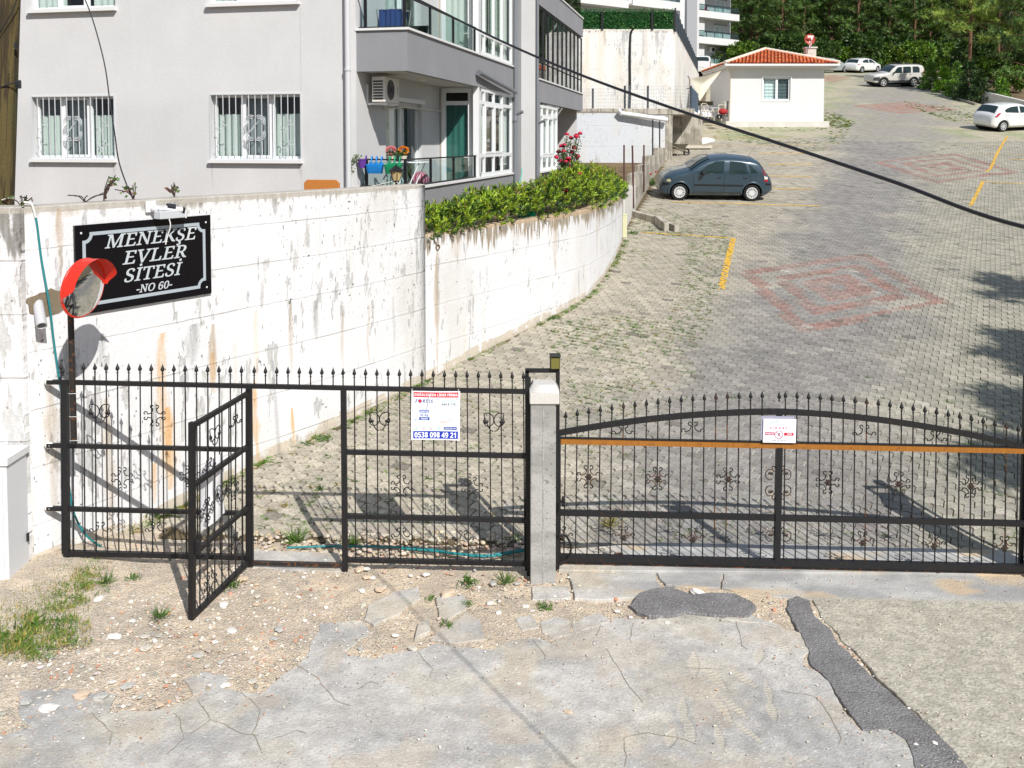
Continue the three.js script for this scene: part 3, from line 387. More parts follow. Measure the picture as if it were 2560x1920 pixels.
function vbar(parent, p0, p1, tip, m = iron) { const o = mesh('bar', barG, m, parent); o.position.copy(p0); o.scale.y = p1.y - p0.y; const d = p1.clone().sub(p0); o.rotation.z = -Math.atan2(d.x, d.y); if (tip) { const f = mesh('finial', finialG, m, o); f.position.y = 1; f.scale.y = 1 / o.scale.y; } return o; }
const fence = thing('steel_fence', 'black steel fence with spear tips and an open pedestrian gate beside the concrete pillar', 'fence');
{
  const R = (x0, y0, x1, y1, w, nm = 'rail') => mesh(nm, uvm(bar(F(x0, y0), F(x1, y1), w, w), 2), iron, fence);
  R(102, topY(102), 1142, topY(1142), .044); R(102, r1(102), 538, r1(538), .042); R(102, r2(102), 538, r2(538), .042); R(148, r3(148), 536, r3(536), .05);
  for (const f of [r1, r2, r3]) R(748, f(748), 1138, f(1138) + (f === r3 ? -1 : 0), .046);
  const post = (x, y0, y1, w) => mesh('post', uvm(bar(F(x, y0), F(x + .45 * (y1 - y0) * .021, y1), w, w), 2), iron, fence);
  post(141, 826, 1214, .055); post(538, 834, 1222, .055); post(742, 838, 1240, .055); post(1140, 815, 1262, .06);
  // plaster where the rails enter the wall
  for (const f of [topY, r1, r2]) mesh('mortar_pad', new THREE.SphereGeometry(.045, 7, 6).scale(1.2, .8, .5).translate(...F(106, f(106)).toArray()), M(0xd9d6d0, { roughness: 1 }), fence);
  for (let i = 0; i <= 41; i++) { const x = 135 + 24.36 * i; if (Math.abs(x - 141) < 4 || x > 1134) continue; const door = x > 540 && x < 744, b = door ? topY(x) : r3(x) + 2; vbar(fence, F(x, b), F(x + (door ? 0 : -3), topY(x) - 22), true); }
  finAt(fence, F(136, 812));
  const orn = (g, x, y, s = 1) => { const o = mesh('scroll', g, iron, fence); o.position.copy(F(x, y)).add(V(0, 0, .012)); o.scale.setScalar(s); };
  for (const [x, y] of [[216, 893], [820, 910], [1067, 912]]) orn(ornHeart, x, y);
  for (const [x, y] of [[335, 897], [265, 1031], [868, 1048], [1020, 1052]]) orn(ornFull, x, y, .78);
  for (const [x, y] of [[218, 1158], [338, 1158], [868, 1170], [1000, 1176]]) orn(ornHalf, x, y - 8, .8);
  for (const [x, y] of [[412, 1028]]) orn(ornFull, x, y, .78);
  // the open leaf, hinged on the second post
  const leaf = new THREE.Group(); leaf.name = 'gate_leaf'; fence.add(leaf);
  const h0 = F(537, 1216, 9.58), h1 = F(537, 843, 9.58), f0 = at(415, 1338, 8.56), f1 = at(415, 914, 8.56); const L = (t, k) => h0.clone().lerp(h1, k).lerp(f0.clone().lerp(f1, k), t);
  const RB = (t0, k0, t1, k1, w, nm) => mesh(nm, uvm(bar(L(t0, k0), L(t1, k1), w, w, V(.9, 0, .3)), 2), iron, leaf);
  RB(0, 0, 0, 1, .045, 'stile'); RB(1, -.01, 1, 1.005, .05, 'stile'); for (const k of [0.012, .33, .68, .985]) RB(.03, k, .98, k, .042, 'rail');
  for (let i = 1; i <= 7; i++) { const p = L(i / 8, 0.01), q = L(i / 8, .985); vbar(leaf, p, q, false); }
  const dir = f0.clone().sub(h0); dir.y = 0; const ang = Math.atan2(-dir.z, dir.x); const lo = (g, t, k, s) => { const o = mesh('scroll', g, iron, leaf); o.position.copy(L(t, k)); o.rotation.y = ang; o.scale.setScalar(s); };
  lo(ornHeart, .62, .86, .9); lo(ornHalf, .25, .84, .8); lo(ornHalf, .72, .7, .8); lo(ornFull, .3, .5, .78); lo(ornFull, .75, .5, .78); lo(ornHeart, .5, .53, .9); lo(ornFull, .25, .18, .78); lo(ornHalf, .72, .24, .8); lo(ornFull, .7, .1, .78);
  const lk = L(.97, .36); mesh('lock_box', [box(.06, .13, .05, lk.x + .03, lk.y, lk.z, .006), rod(lk.clone().add(V(.05, .03, 0)), lk.clone().add(V(.11, .03, -.01)), .008)], iron, leaf);
  const lk2 = F(742, 1012); mesh('lock_keep', box(.035, .1, .06, lk2.x, lk2.y, lk2.z + .01, .004), iron, fence);
}
// rail in the ground across the openings
{ const SG0 = (x, y) => gnd(x, y).add(V(0, .065, 0)); const g = [bar(F(545, 1215), F(740, 1220), .05, .03), bar(SG0(1205, 1222, 9.7), SG0(2300, 1246, 9.7), .035, .03), bar(SG0(1205, 1228, 9.66), SG0(2300, 1252, 9.66), .02, .02)]; solo('gate_track', g.map(h => uvm(h, 2)), rusty, 'rusty steel track on the ground under the sliding gate', 'rail'); }
const SD = 9.78, SG = (px, py, d = SD) => at(px, py, d);
const gate = thing('sliding_gate', 'black arched sliding gate with one yellow rail across the drive', 'gate');
{
  const yel = x => 953 + (x - 1209) * .0206, midr = x => 1107 + (x - 1209) * .0238, bot = x => 1200 + (x - 1209) * .0228, arch = x => { const t = (x - 1690) / 481; return 889 + 46 * Math.pow(Math.abs(t), 2) * (x > 1690 ? .99 : 1) + (x > 1690 ? (x - 1690) * .043 : 0); };
    const B = (x0, y0, x1, y1, w, h, nm, m = iron) => mesh(nm, uvm(bar(SG(x0, y0), SG(x1, y1), w, h), 2), m, gate);
  const yT = tex(512, 128, (u, v) => { const r = fbm(u * 30, v * 6, 4, 30, 6); return mixc(mixc([164, 106, 30], [138, 86, 26], r), [92, 50, 22], .7 * sst(.7, .8, fbm(u * 24 + 3, v * 12, 4, 24, 12))); });
  B(1206, yel(1206), 2300, yel(2300), .045, .052, 'yellow_rail', M(0xffffff, { map: yT, roughness: .55 })); B(1206, midr(1206), 2300, midr(2300), .04, .06, 'rail'); B(1206, bot(1206) + 4, 2300, bot(2300) + 4, .06, .07, 'bottom_rail');
  mesh('rail', uvm(bar(SG(1206, yel(1206) - 8), SG(2300, yel(2300) - 8), .03, .012), 2), iron, gate);
  mesh('stile', uvm(bar(SG(1206, arch(1206) - 2), SG(1206, bot(1206) + 10), .05, .05), 2), iron, gate); B(1683, arch(1683), 1683, 952, .05, .05, 'stile'); B(1683, 966, 1678, bot(1678), .07, .06, 'stile');
  { const pts = []; for (let i = 0; i <= 60; i++) { const x = lerp(1206, 2300, i / 60); pts.push(SG(x, arch(x))); } const gs = []; for (let i = 0; i < 60; i++) gs.push(bar(pts[i], pts[i + 1].clone().lerp(pts[i], -.02), .04, .058)); mesh('arch_rail', gs.map(g => uvm(g, 2)), iron, gate); }
  for (let i = 0; i < 42; i++) { const x = 1222 + i * 24.9 + i * i * .004; const u = i === 18 ? 1683 : x; if (i === 18) { finAt(gate, SG(1683, arch(1683) - 22)); continue; } vbar(gate, SG(x - 4, bot(x) + 8), SG(x, arch(x) - 24), true, hash(i, 5) > .8 ? rusty : iron); if (x > 2230) break; }
  const orn = (g, x, y, s, m, fl) => { const o = mesh('scroll', g, m, gate); o.position.copy(SG(x, y)).add(V(0, 0, .012)); o.scale.setScalar(s); if (fl) { const f = mesh('rosette', flowerG, rusty, o); f.position.z = .012; f.scale.setScalar(1.3); } };
  for (const [x, y] of [[1271, 1029], [1420, 1033], [1572, 1034], [1787, 1041], [1940, 1044], [2095, 1049]]) orn(ornFull, x, y, .86, hash(x, 1) > .5 ? iron : rusty, true);
  for (const [x, y] of [[1346, 940], [1496, 935], [1866, 942], [2019, 955]]) orn(ornHalf, x, y, .86, iron);
  for (const [x, y] of [[1346, 1160], [1496, 1164], [1862, 1171], [2016, 1178], [2168, 1182], [1212, 1160]]) orn(ornHalf, x, y, .86, rusty, true);
  for (const y of [1025, 1060, 1158]) for (const sx of [-1, 1]) { const o = mesh('scroll', sx > 0 ? ornC : flip(ornC, -1, 1), rusty, gate); o.position.copy(SG(1681 + sx * 6, y)); if (y === 1060) { o.scale.y = -1; } }
  for (const [x, y] of [[1331, 1216], [2024, 1235]]) { const p = SG(x, y, SD + .01); mesh('wheel', [new THREE.CylinderGeometry(.055, .055, .03, 20).rotateX(Math.PI / 2).translate(p.x, p.y, p.z), new THREE.CylinderGeometry(.02, .02, .05, 10).rotateX(Math.PI / 2).translate(p.x, p.y, p.z), box(.09, .06, .04, p.x + .03, p.y + .06, p.z - .03)], rusty, gate); }
}
// ---------------------------------------------------------------- apartment building in front
const PHI = 12.5 * Math.PI / 180;
const BO = V(-3.0, 0, -18.24);
const apt = thing('apartment_building', 'large pale grey apartment building with dark grey balcony bands behind the white walls', 'building', BO, -PHI); apt.updateMatrixWorld();
const loc = p => apt.worldToLocal(p.clone());
function hitL(px, py, axis, c) { const o = loc(camera.position), q = loc(camera.position.clone().add(ray(px, py))), d = q.sub(o), t = (c - o[axis]) / d[axis]; return o.addScaledVector(d, t); }
const cr = (cx, cy) => [725.8 + cx * .3125, cy * .3125];           // from the balcony close-up to picture coordinates
const hx = (cx, cy, axis, c) => hitL(...cr(cx, cy), axis, c);
const plasterB = tex(512, 512, (u, v) => 255 * (.5 * vn(u * 200, v * 200, 200, 200) + .5 * fbm(u * 20, v * 20, 4, 20, 20)), false);
const plasterT = (r, g, b) => tex(512, 512, (u, v) => { const a = fbm(u * 4, v * 4, 5, 4, 4), s = fbm(u * 40, v * 5, 3, 40, 5); return [r, g, b].map(c => c * (.95 + .08 * a + .012 * (s - .5) + .02 * (vn(u * 220, v * 220, 220, 220) - .5))); });
const plaster = M(0xffffff, { map: rep(plasterT(207, 207, 208), .22), bumpMap: rep(plasterB, .5), bumpScale: .0025, roughness: .92 });
const greyB = M(0xffffff, { map: rep(plasterT(143, 144, 148), .3), bumpMap: rep(plasterB, .5), bumpScale: .0025, roughness: .9 });
const soffit = M(0xcdc9c2, { roughness: .95 }), pvc = M(0xeaecee, { roughness: .35 }), capM = M(0xdedede, { roughness: .6 }), black = M(0x15161a, { roughness: .4 }), dark = M(0x202226, { roughness: .6 });
const glass = M(new THREE.Color(.9, .97, .95), { transmission: 1, roughness: .02, thickness: 0, ior: 1.5 });
const glassDark = M(new THREE.Color(.36, .42, .42), { transmission: 1, roughness: .02, thickness: 0, ior: 1.5 });
const railGlass = M(new THREE.Color(.62, .74, .74), { transmission: 1, roughness: .02, thickness: 0, ior: 1.5 });
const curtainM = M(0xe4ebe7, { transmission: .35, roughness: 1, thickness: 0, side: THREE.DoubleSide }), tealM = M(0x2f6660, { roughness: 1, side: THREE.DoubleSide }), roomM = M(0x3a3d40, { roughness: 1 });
function drape(w, h, amp, per) { const g = new THREE.PlaneGeometry(w, h, Math.ceil(w / per * 6), 1), p = g.attributes.position; for (let i = 0; i < p.count; i++) p.setZ(i, amp * Math.sin(p.getX(i) / per * 6.28 + 1.3 * Math.sin(p.getX(i) * 7)) + amp * .8 * Math.sin(p.getX(i) / per * 2.3 + 1)); g.computeVertexNormals(); return g; }
// a window in its own xy plane, outside towards +z, origin at the lower left corner of the opening; cols and rows are fractions of the opening
function win(parent, W, H, o = {}) {
  const w = new THREE.Group(); w.name = o.name || 'window'; parent.add(w); const f = o.f || .055, dp = .06, cols = [0, ...(o.cols || []), 1], rows = [0, ...(o.rows || []), 1], fr = [];
  fr.push(bx(0, W, 0, f, -dp, 0), bx(0, W, H - f, H, -dp, 0), bx(0, f, f, H - f, -dp, 0), bx(W - f, W, f, H - f, -dp, 0));
  for (const c of cols.slice(1, -1)) fr.push(bx(c * W - f / 2, c * W + f / 2, f, H - f, -dp + .004, .004)); for (const r of rows.slice(1, -1)) for (let i = 0; i < cols.length - 1; i++) fr.push(bx(cols[i] * W + f / 2, cols[i + 1] * W - f / 2, r * H - f / 2, r * H + f / 2, -dp + .002, .002));
  mesh('frame', fr, o.frame || pvc, w);
  for (let i = 0; i < cols.length - 1; i++) for (let j = 0; j < rows.length - 1; j++) { const x0 = cols[i] * W + f / 2, x1 = cols[i + 1] * W - f / 2, y0 = rows[j] * H + f / 2, y1 = rows[j + 1] * H - f / 2; if (o.sash && o.sash.includes(i + ':' + j)) mesh('sash', [bx(x0, x1, y0, y0 + .05, -.04, .012), bx(x0, x1, y1 - .05, y1, -.04, .012), bx(x0, x0 + .05, y0 + .05, y1 - .05, -.04, .012), bx(x1 - .05, x1, y0 + .05, y1 - .05, -.04, .012)], o.frame || pvc, w); const g = new THREE.PlaneGeometry(x1 - x0, y1 - y0).translate((x0 + x1) / 2, (y0 + y1) / 2, -.03); mesh('pane', g, o.dark && o.dark.includes(i + ':' + j) ? glassDark : o.glass || glass, w); }
  for (const c of o.curtains || []) { const cw = (c[1] - c[0]) * W, ch = (c[3] - c[2]) * H; const g = drape(cw, ch, .013, .19).translate((c[0] + c[1]) / 2 * W, (c[2] + c[3]) / 2 * H, -.16 - (c[5] || 0)); mesh('curtain', g, c[4] || curtainM, w); }
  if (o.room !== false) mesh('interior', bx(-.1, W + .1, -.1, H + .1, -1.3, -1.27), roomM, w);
  return w;
}
const place = (g, x, y, z, ry = 0) => { g.position.set(x, y, z); g.rotation.y = ry; return g; };
const BW = hx(492, 208, 'z', -.02).x, ZN = hx(718, 900, 'x', 0).z, ZS = hx(1278, 700, 'x', BW).z, ZB1 = hx(1222, 700, 'x', BW).z, ZB0 = ZN + .02;
const P3 = hx(1378, 700, 'z', ZS).x, ZE = hx(1703, 700, 'x', P3).z, ZG = hx(1545, 800, 'x', P3).z;
const bandB = hx(492, 488, 'z', 0).y, bandT = hx(492, 203, 'z', 0).y, capL = hx(620, 1296, 'x', BW).y, floor0 = 3.02;
const XL = hitL(22, 300, 'z', 0).x, TOPY = 10.6;
{
  // front wall with its four windows
  const R = (x0, x1, y0, y1) => { const a = hitL(x0, y1, 'z', 0), b = hitL(x1, y0, 'z', 0); return [a.x, b.x, a.y, b.y]; };
  const WL = R(71, 247, 204, 339), WR = R(456, 650, 204, 347), UL = [...R(67, 246, -140, 21)], UR = [...R(452, 643, -140, 10)];
  WL[3] = WR[3] = (WL[3] + WR[3]) / 2; WL[2] = WR[2] = (WL[2] + WR[2]) / 2; UL[2] = UR[2] = (UL[2] + UR[2]) / 2; UL[3] = UR[3] = UL[2] + 1.35;
  const seamX = hitL(652, 300, 'z', 0).x, T = .22;
  const wallG = extr(rect(XL, 0, 2.4, TOPY), T, [WL, WR, UL, UR].map(r => rect(...r))); wallG.translate(0, 0, -T);
  const ws = [uvm(wallG)];
  // the other outside walls; doors and windows are cut out
  const side = (x, z0, z1, y0, y1, holes = []) => { const g = extr(rect(-z0, -z1, y0, y1), T, holes.map(([a, b, c, d]) => rect(-a, -b, c, d))); g.rotateY(Math.PI / 2); g.translate(x - T, 0, 0); return uvm(g); };
  const D0 = hx(345, 900, 'x', 0).z, D1 = hx(592, 900, 'x', 0).z, hd = (y) => 0;
  const slH = hx(445, 705, 'x', 0).y;
  ws.push(side(0, -T - .002, ZN - T, 2.4, TOPY, [[D0, D1, floor0 + .02, slH], [D0, D1, floor0 + 3.07, slH + 3.06]]));
  ws.push(bx(XL, XL + T, 2.4, TOPY, -16, -T - .002), bx(XL + T, P3 - T, 2.4, TOPY, ZE - .02, ZE + T - .02));
  const dx0 = hx(728, 900, 'z', ZN).x, dx1 = hx(935, 900, 'z', ZN).x, dTop = hx(830, 612, 'z', ZN).y;
  for (const k of [0, 1]) { const o = k * 3.06, y0 = k ? bandT - .6 : 2.4, y1 = k ? TOPY : bandB; const hole = rect(dx0, Math.min(dx1, BW - .06), floor0 + .03 + o, dTop + o); const g = extr(rect(-T, BW - .02, y0, y1), T, [hole]); g.translate(0, 0, ZN - T - .003); ws.push(uvm(g)); }
  mesh('wall', ws, plaster, apt);
  mesh('wall_seam', bx(seamX - .006, seamX + .006, 2.6, TOPY, 0, .004), M(0xbfbfc2), apt);
  // pier, grey stripe, rear section
  mesh('pier', [bx(BW - .2, P3, 2.4, TOPY, ZS - .2, ZS)], plaster, apt);
  mesh('grey_strip', [bx(BW - .15, BW + .012, 2.4, TOPY, ZS + .004, ZB1 - .02)], greyB, apt);
  // floors and roof inside
  mesh('floor_slab', [bx(XL + T, -T, 2.7, 2.95, -15.9, -T - .004), bx(XL + T, -T, 5.9, 6.1, -15.9, -T - .004), bx(XL - .1, P3, TOPY, TOPY + .2, ZE, .1), bx(-T, BW - .16, 2.7, floor0 - .01, ZS, ZN - T - .01), bx(-T, BW - .16, bandB + .02, bandB + .18, ZS, ZN - T - .01), bx(BW - .16, P3 - T, bandB + .02, bandB + .18, ZE + T, ZS - .21)], soffit, apt);
  const cl = [[0, .3, .05, .62], [.3, .72, .08, .95, roomM, .5], [.66, 1, .05, .62]];
  for (const r of [WL, WR]) {
    const W = r[1] - r[0], H = r[3] - r[2]; const w = place(win(apt, W, H, { cols: [.32, .66], sash: ['1:0'], f: .06, curtains: [[0, .32, .02, .7], [.66, 1, .02, .7], [.32, .66, .02, .98, M(0x7d8288, { roughness: 1, side: THREE.DoubleSide }), .05]] }), r[0], r[2], -.15);
    // iron grille flush with the wall, with its medallion and side scrolls
    const gm = M(0xc9ccd0, { roughness: .5 }), gg = new THREE.Group(); gg.name = 'window_grille'; apt.add(gg); gg.position.set(r[0], r[2], .015);
    mesh('grille_frame', [bx(-.012, W + .012, -.012, .014, -.03, 0), bx(-.012, W + .012, H - .014, H + .012, -.03, 0), bx(-.012, .014, .014, H - .014, -.03, 0), bx(W - .014, W + .012, .014, H - .014, -.03, 0)], gm, gg);
    for (let i = 1; i <= 13; i++) mesh('bar', bx(i / 14 * W - .007, i / 14 * W + .007, .014, H - .014, -.022, -.008), gm, gg);
    const med = []; const cx = W * .5, cy = H * .48; for (const q of [.07, .1, .13]) { for (const [sx, sy] of [[1, 1], [1, -1], [-1, 1], [-1, -1]]) { const pts = []; for (let i = 0; i <= 10; i++) { const a = -.5 + i / 10 * 2.57; pts.push(V(cx + sx * (.085 + Math.cos(a) * q), cy + sy * (.12 + Math.sin(a) * q), 0)); } med.push(tube(pts, .0085, 16, 4)); } } for (let i = -3; i <= 3; i++) med.push(rod(V(cx - .1 + i * .025, cy - .05 + i * .03, .004), V(cx + .03 + i * .025, cy + .07 + i * .03, .004), .004, .004, 4));
    for (const [a, b, s] of [[.13, .5, 1], [.85, .5, 1], [.1, .22, .8], [.86, .2, .9]]) med.push(flip(scroll1, s * .9, s * .9).translate(a * W, b * H, 0), flip(scroll1, -s * .9, -s * .9).translate(a * W, b * H, 0));
    mesh('ornament', med, gm, gg);
    mesh('sill', bx(r[0] - .03, r[1] + .03, r[2] - .075, r[2] - .013, -.1, .09), capM, apt); for (const u of [.01, .99, .97]) { const L = rr(.15, .5), x = lerp(r[0], r[1], u); mesh('drip_stain', raw([x - .012, r[2] - .08, .003, x + .012, r[2] - .08, .003, x + .003, r[2] - .08 - L, .003, x - .003, r[2] - .08 - L, .003], [0, 2, 1, 0, 3, 2]), M(0xb4b3b2, { roughness: .95 }), apt); }
  }
  for (const r of [UL, UR]) { const W = r[1] - r[0], H = r[3] - r[2]; place(win(apt, W, H, { cols: [.3, .64], sash: ['1:0'], f: .06, curtains: [[0, .33, .02, 1], [.66, 1, .02, 1]] }), r[0], r[2], -.1); mesh('sill', bx(r[0] - .04, r[1] + .04, r[2] - .07, r[2], -.05, .1), capM, apt); }
  // downpipes
  const dpx = hitL(752, 200, 'z', .06).x; mesh('downpipe', [rod(V(dpx, 2.5, .075), V(dpx, TOPY, .075), .055, .055, 12), rod(V(dpx, hitL(752, 153, 'z', .07).y, .075), V(dpx, hitL(752, 147, 'z', .07).y, .075), .068, .068, 12)], M(0xc9cacd, { roughness: .4 }), apt);
  const pipeD = M(0x777b82, { roughness: .45 }), z1 = hx(1240, 650, 'x', BW + .07).z, p3z = hx(1378, 650, 'z', ZS + .05);
  mesh('downpipe', [rod(V(BW + .075, 2.5, z1), V(BW + .075, TOPY, z1), .05, .05, 10), rod(V(BW + .075, 5.1, z1), V(BW + .075, 5.25, z1), .075, .06, 10), rod(V(BW + .08, 5.28, z1), V(BW + .3, 5.36, z1 + .05), .04, .05, 10)], pipeD, apt);
  mesh('downpipe', [rod(V(P3 + .06, 2.5, ZS + .0), V(P3 + .06, TOPY, ZS + .0), .045, .045, 10), rod(V(P3 + .07, 5.05, ZS), V(P3 + .3, 5.13, ZS + .05), .035, .045, 10)], pipeD, apt);
  // balcony bands
  const band = (x, zA, zB, y0, y1, T2 = .14, front = true) => { const g = [bx(x - T2, x, y0, y1, zB, zA)]; if (front) g.push(bx(.002, x - T2 - .001, y0, y1, zA - T2, zA)); return mesh('balcony_band', g, greyB, apt); };
  const cap = (x, zA, zB, y, front = true) => { const g = [bx(x - .2, x + .04, y, y + .045, zB, zA + .04)]; if (front) g.push(bx(-.02, x - .2, y + .001, y + .044, zA - .16, zA + .04)); return mesh('balcony_cap', g, capM, apt); };
  const Z0 = -.03; band(BW, Z0, ZB1, bandB, bandT); cap(BW, Z0, ZB1, bandT); mesh('balcony_floor', bx(.002, BW - .142, bandB + .01, bandB + .18, ZN, Z0 - .142), soffit, apt);
  band(BW, Z0, ZB1, 2.4, capL); cap(BW, Z0, ZB1, capL); mesh('balcony_floor', bx(.002, BW - .142, 2.6, floor0, ZN, Z0 - .142), M(0xb0aca4, { roughness: .8 }), apt);
  // glass rails
  for (const [y0, y1] of [[capL + .05, hx(492, 1103, 'x', BW - .08).y], [bandT + .05, bandT + .66]]) {
    const xr = BW - .08, zr = Z0 - .07, hr = y1; mesh('handrail', [bar(V(.03, hr, zr), V(xr + .02, hr, zr), .05, .03), bar(V(xr, hr, zr - .02), V(xr, hr, ZB0 + .1), .05, .03)], dark, apt);
    mesh('rail_shoe', [bx(.03, xr - .03, y0, y0 + .03, zr - .02, zr + .02), bx(xr - .02, xr + .02, y0, y0 + .03, ZB0, zr + .02)], dark, apt);
    for (const x of [.16, xr]) mesh('rail_post', bx(x - .025, x + .025, y0, hr, zr - .026, zr + .026), black, apt); for (const t of [.3, .62, .97]) { const z = lerp(zr, ZB0, t); mesh('rail_post', bx(xr - .022, xr + .022, y0, hr, z - .025, z + .025), black, apt); }
    mesh('rail_glass', [new THREE.PlaneGeometry(xr - .08, hr - y0 - .06).translate((xr + .04) / 2 + .02, (hr + y0) / 2, zr)], railGlass, apt); mesh('rail_glass', [new THREE.PlaneGeometry(zr - ZB0 - .05, hr - y0 - .06).rotateY(Math.PI / 2).translate(xr, (hr + y0) / 2, (zr + ZB0) / 2)], railGlass, apt);
  }
  // sliding doors, end doors and the bays
  for (const k of [0, 1]) {
    const o = k * 3.06;
    place(win(apt, D0 - D1, slH - floor0 - .02, { name: 'balcony_door', cols: [.5], f: .07, rows: [], sash: ['1:0'], curtains: [[0, .55, 0, 1], [.5, 1, 0, 1, M(0x596066, { roughness: 1, side: THREE.DoubleSide }), .1]] }), -.1, floor0 + .02 + o, D0, Math.PI / 2);
    mesh('shutter_box', bx(-.05, .09, slH + o, slH + .09 + o, D1 + .0, D0 + .1), pvc, apt);
    const W = Math.min(dx1, BW - .06) - dx0, H = dTop - floor0 - .03, rt = (hx(830, 712, 'z', ZN).y - floor0 - .03) / H;
    const dw = place(win(apt, W, H, { name: 'balcony_door', rows: [rt], f: .1, dark: ['0:1'], curtains: [[0, 1, 0, rt, k ? curtainM : tealM]] }), dx0, floor0 + .03 + o, ZN - .06);
    mesh('handle', [bx(W - .1, W - .07, .95, 1.15, .0, .02), bx(W - .2, W - .08, 1.06, 1.085, .02, .04)], capM, dw);
    mesh('corner_trim', bx(dx0 - .06, dx0 - .02, floor0, dTop + o, ZN - .02, ZN + .02), M(0xb7a58f), apt);
    const yB = (k ? bandT : capL) + .05, yT = k ? bandT + 2.3 : bandB - .002, Lz = ZB0 - ZB1, Hh = yT - yB;
    const r1 = (hx(1100, 1090, 'x', BW).y - hx(1100, 1228, 'x', BW).y) / (hx(1100, 645, 'x', BW).y - hx(1100, 1228, 'x', BW).y), r2 = (hx(1100, 740, 'x', BW).y - hx(1100, 1228, 'x', BW).y) / (hx(1100, 645, 'x', BW).y - hx(1100, 1228, 'x', BW).y);
    const fz = cx => (ZB0 - hx(cx, 900, 'x', BW).z) / Lz;
    place(win(apt, Lz, Hh, { name: 'bay_window', cols: [fz(1035), fz(1100), fz(1157)], rows: k ? [r1] : [r1, r2], sash: k ? [] : ['1:1', '2:1'], f: .09, curtains: k ? [[0, 1, 0, 1, M(0xcfd6cf, { roughness: 1, side: THREE.DoubleSide, transmission: .3, thickness: 0 })]] : [[0, .3, .2, 1], [.72, 1, .1, 1, curtainM]] }), BW - .02, yB, ZB0, Math.PI / 2);
    mesh('bay_post', [bx(BW - .14, BW - .002, yB, yT, ZB0 - .0, ZB0 + .1)], pvc, apt);
  }
  // rear section: grey bands, glazed balcony, window
  const yy = (cx, cy) => hx(cx, cy, 'x', P3).y; const g0 = yy(1410, 705), g1 = yy(1415, 545), g2 = yy(1415, 52), g3 = yy(1712, 140);
  const wz0 = hx(1410, 900, 'x', P3).z, wz1 = hx(1537, 900, 'x', P3).z, wy0 = yy(1412, 1182), wy1 = yy(1412, 722);
  const tb = (zA, zB, y0, y1) => bx(P3 - .15, P3 + .012, y0, y1, zB, zA);
  mesh('balcony_band', [tb(ZS - .02, ZE, g0, g1 - .04), tb(ZS - .02, ZE, g2 + .05, g3), tb(ZS - .02, ZG, 2.4, wy0 - .03), tb(ZS - .02, wz0 + .02, wy0 - .03, g0), tb(ZS - .02, ZS - .5, g1, g2), bx(P3 - 1.6, P3 - .16, g0, g1 - .04, ZE, ZE + .14), bx(P3 - 1.6, P3 - .16, g2 + .05, g3, ZE, ZE + .14)], greyB, apt);
  mesh('balcony_cap', [bx(P3 - .2, P3 + .05, g1 - .04, g1, ZE - .02, ZS - .5), bx(P3 - .2, P3 + .05, g3, g3 + .045, ZE - .03, ZS - .02)], capM, apt);
  mesh('wall', [bx(P3 - 1.4, P3 - .16, 2.4, g0 - .01, ZG - .2, ZG)], plaster, apt);
  place(win(apt, wz0 - wz1, wy1 - wy0, { cols: [.18, .46, .74], rows: [.22, .84], f: .08, sash: ['1:1', '2:1'], curtains: [[0, 1, 0, 1]] }), P3 - .03, wy0, wz0, Math.PI / 2);
  mesh('sill', bx(P3 - .05, P3 + .1, wy0 - .05, wy0, wz1 - .04, wz0 + .04), capM, apt);
  place(win(apt, ZS - .5 - ZE, g2 - g1, { name: 'glazed_balcony', cols: range(0, 1, 10).slice(1, -1), rows: [.24], f: .025, frame: dark, glass: M(new THREE.Color(.55, .6, .6), { transmission: 1, roughness: .02, thickness: 0, ior: 1.7 }), curtains: [] }), P3 - .02, g1, ZS - .5, Math.PI / 2);
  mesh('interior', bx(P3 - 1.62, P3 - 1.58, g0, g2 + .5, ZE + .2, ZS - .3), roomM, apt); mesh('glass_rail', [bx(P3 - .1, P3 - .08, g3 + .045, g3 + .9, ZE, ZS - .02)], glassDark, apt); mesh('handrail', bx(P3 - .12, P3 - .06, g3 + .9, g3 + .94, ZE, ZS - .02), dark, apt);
  // rolled awning arm and the ceiling lamp
  const a0 = hx(988, 500, 'x', BW + .1), a1 = hx(1243, 640, 'x', BW + .12); mesh('awning_arm', [rod(a0, a1, .06, .05, 10), rod(a0.clone().add(V(0, .03, .0)), a1.clone().add(V(0, .05, 0)), .03, .03, 8)], M(0x6b7077, { roughness: .4 }), apt);
  mesh('ceiling_lamp', new THREE.SphereGeometry(.11, 14, 8, 0, 6.3, 1.57, 1.57).scale(1, .5, 1).translate(BW * .55, bandB + .01, hx(600, 572, 'x', BW * .55).z), M(0xe4dccc, { roughness: .4 }), apt);
}
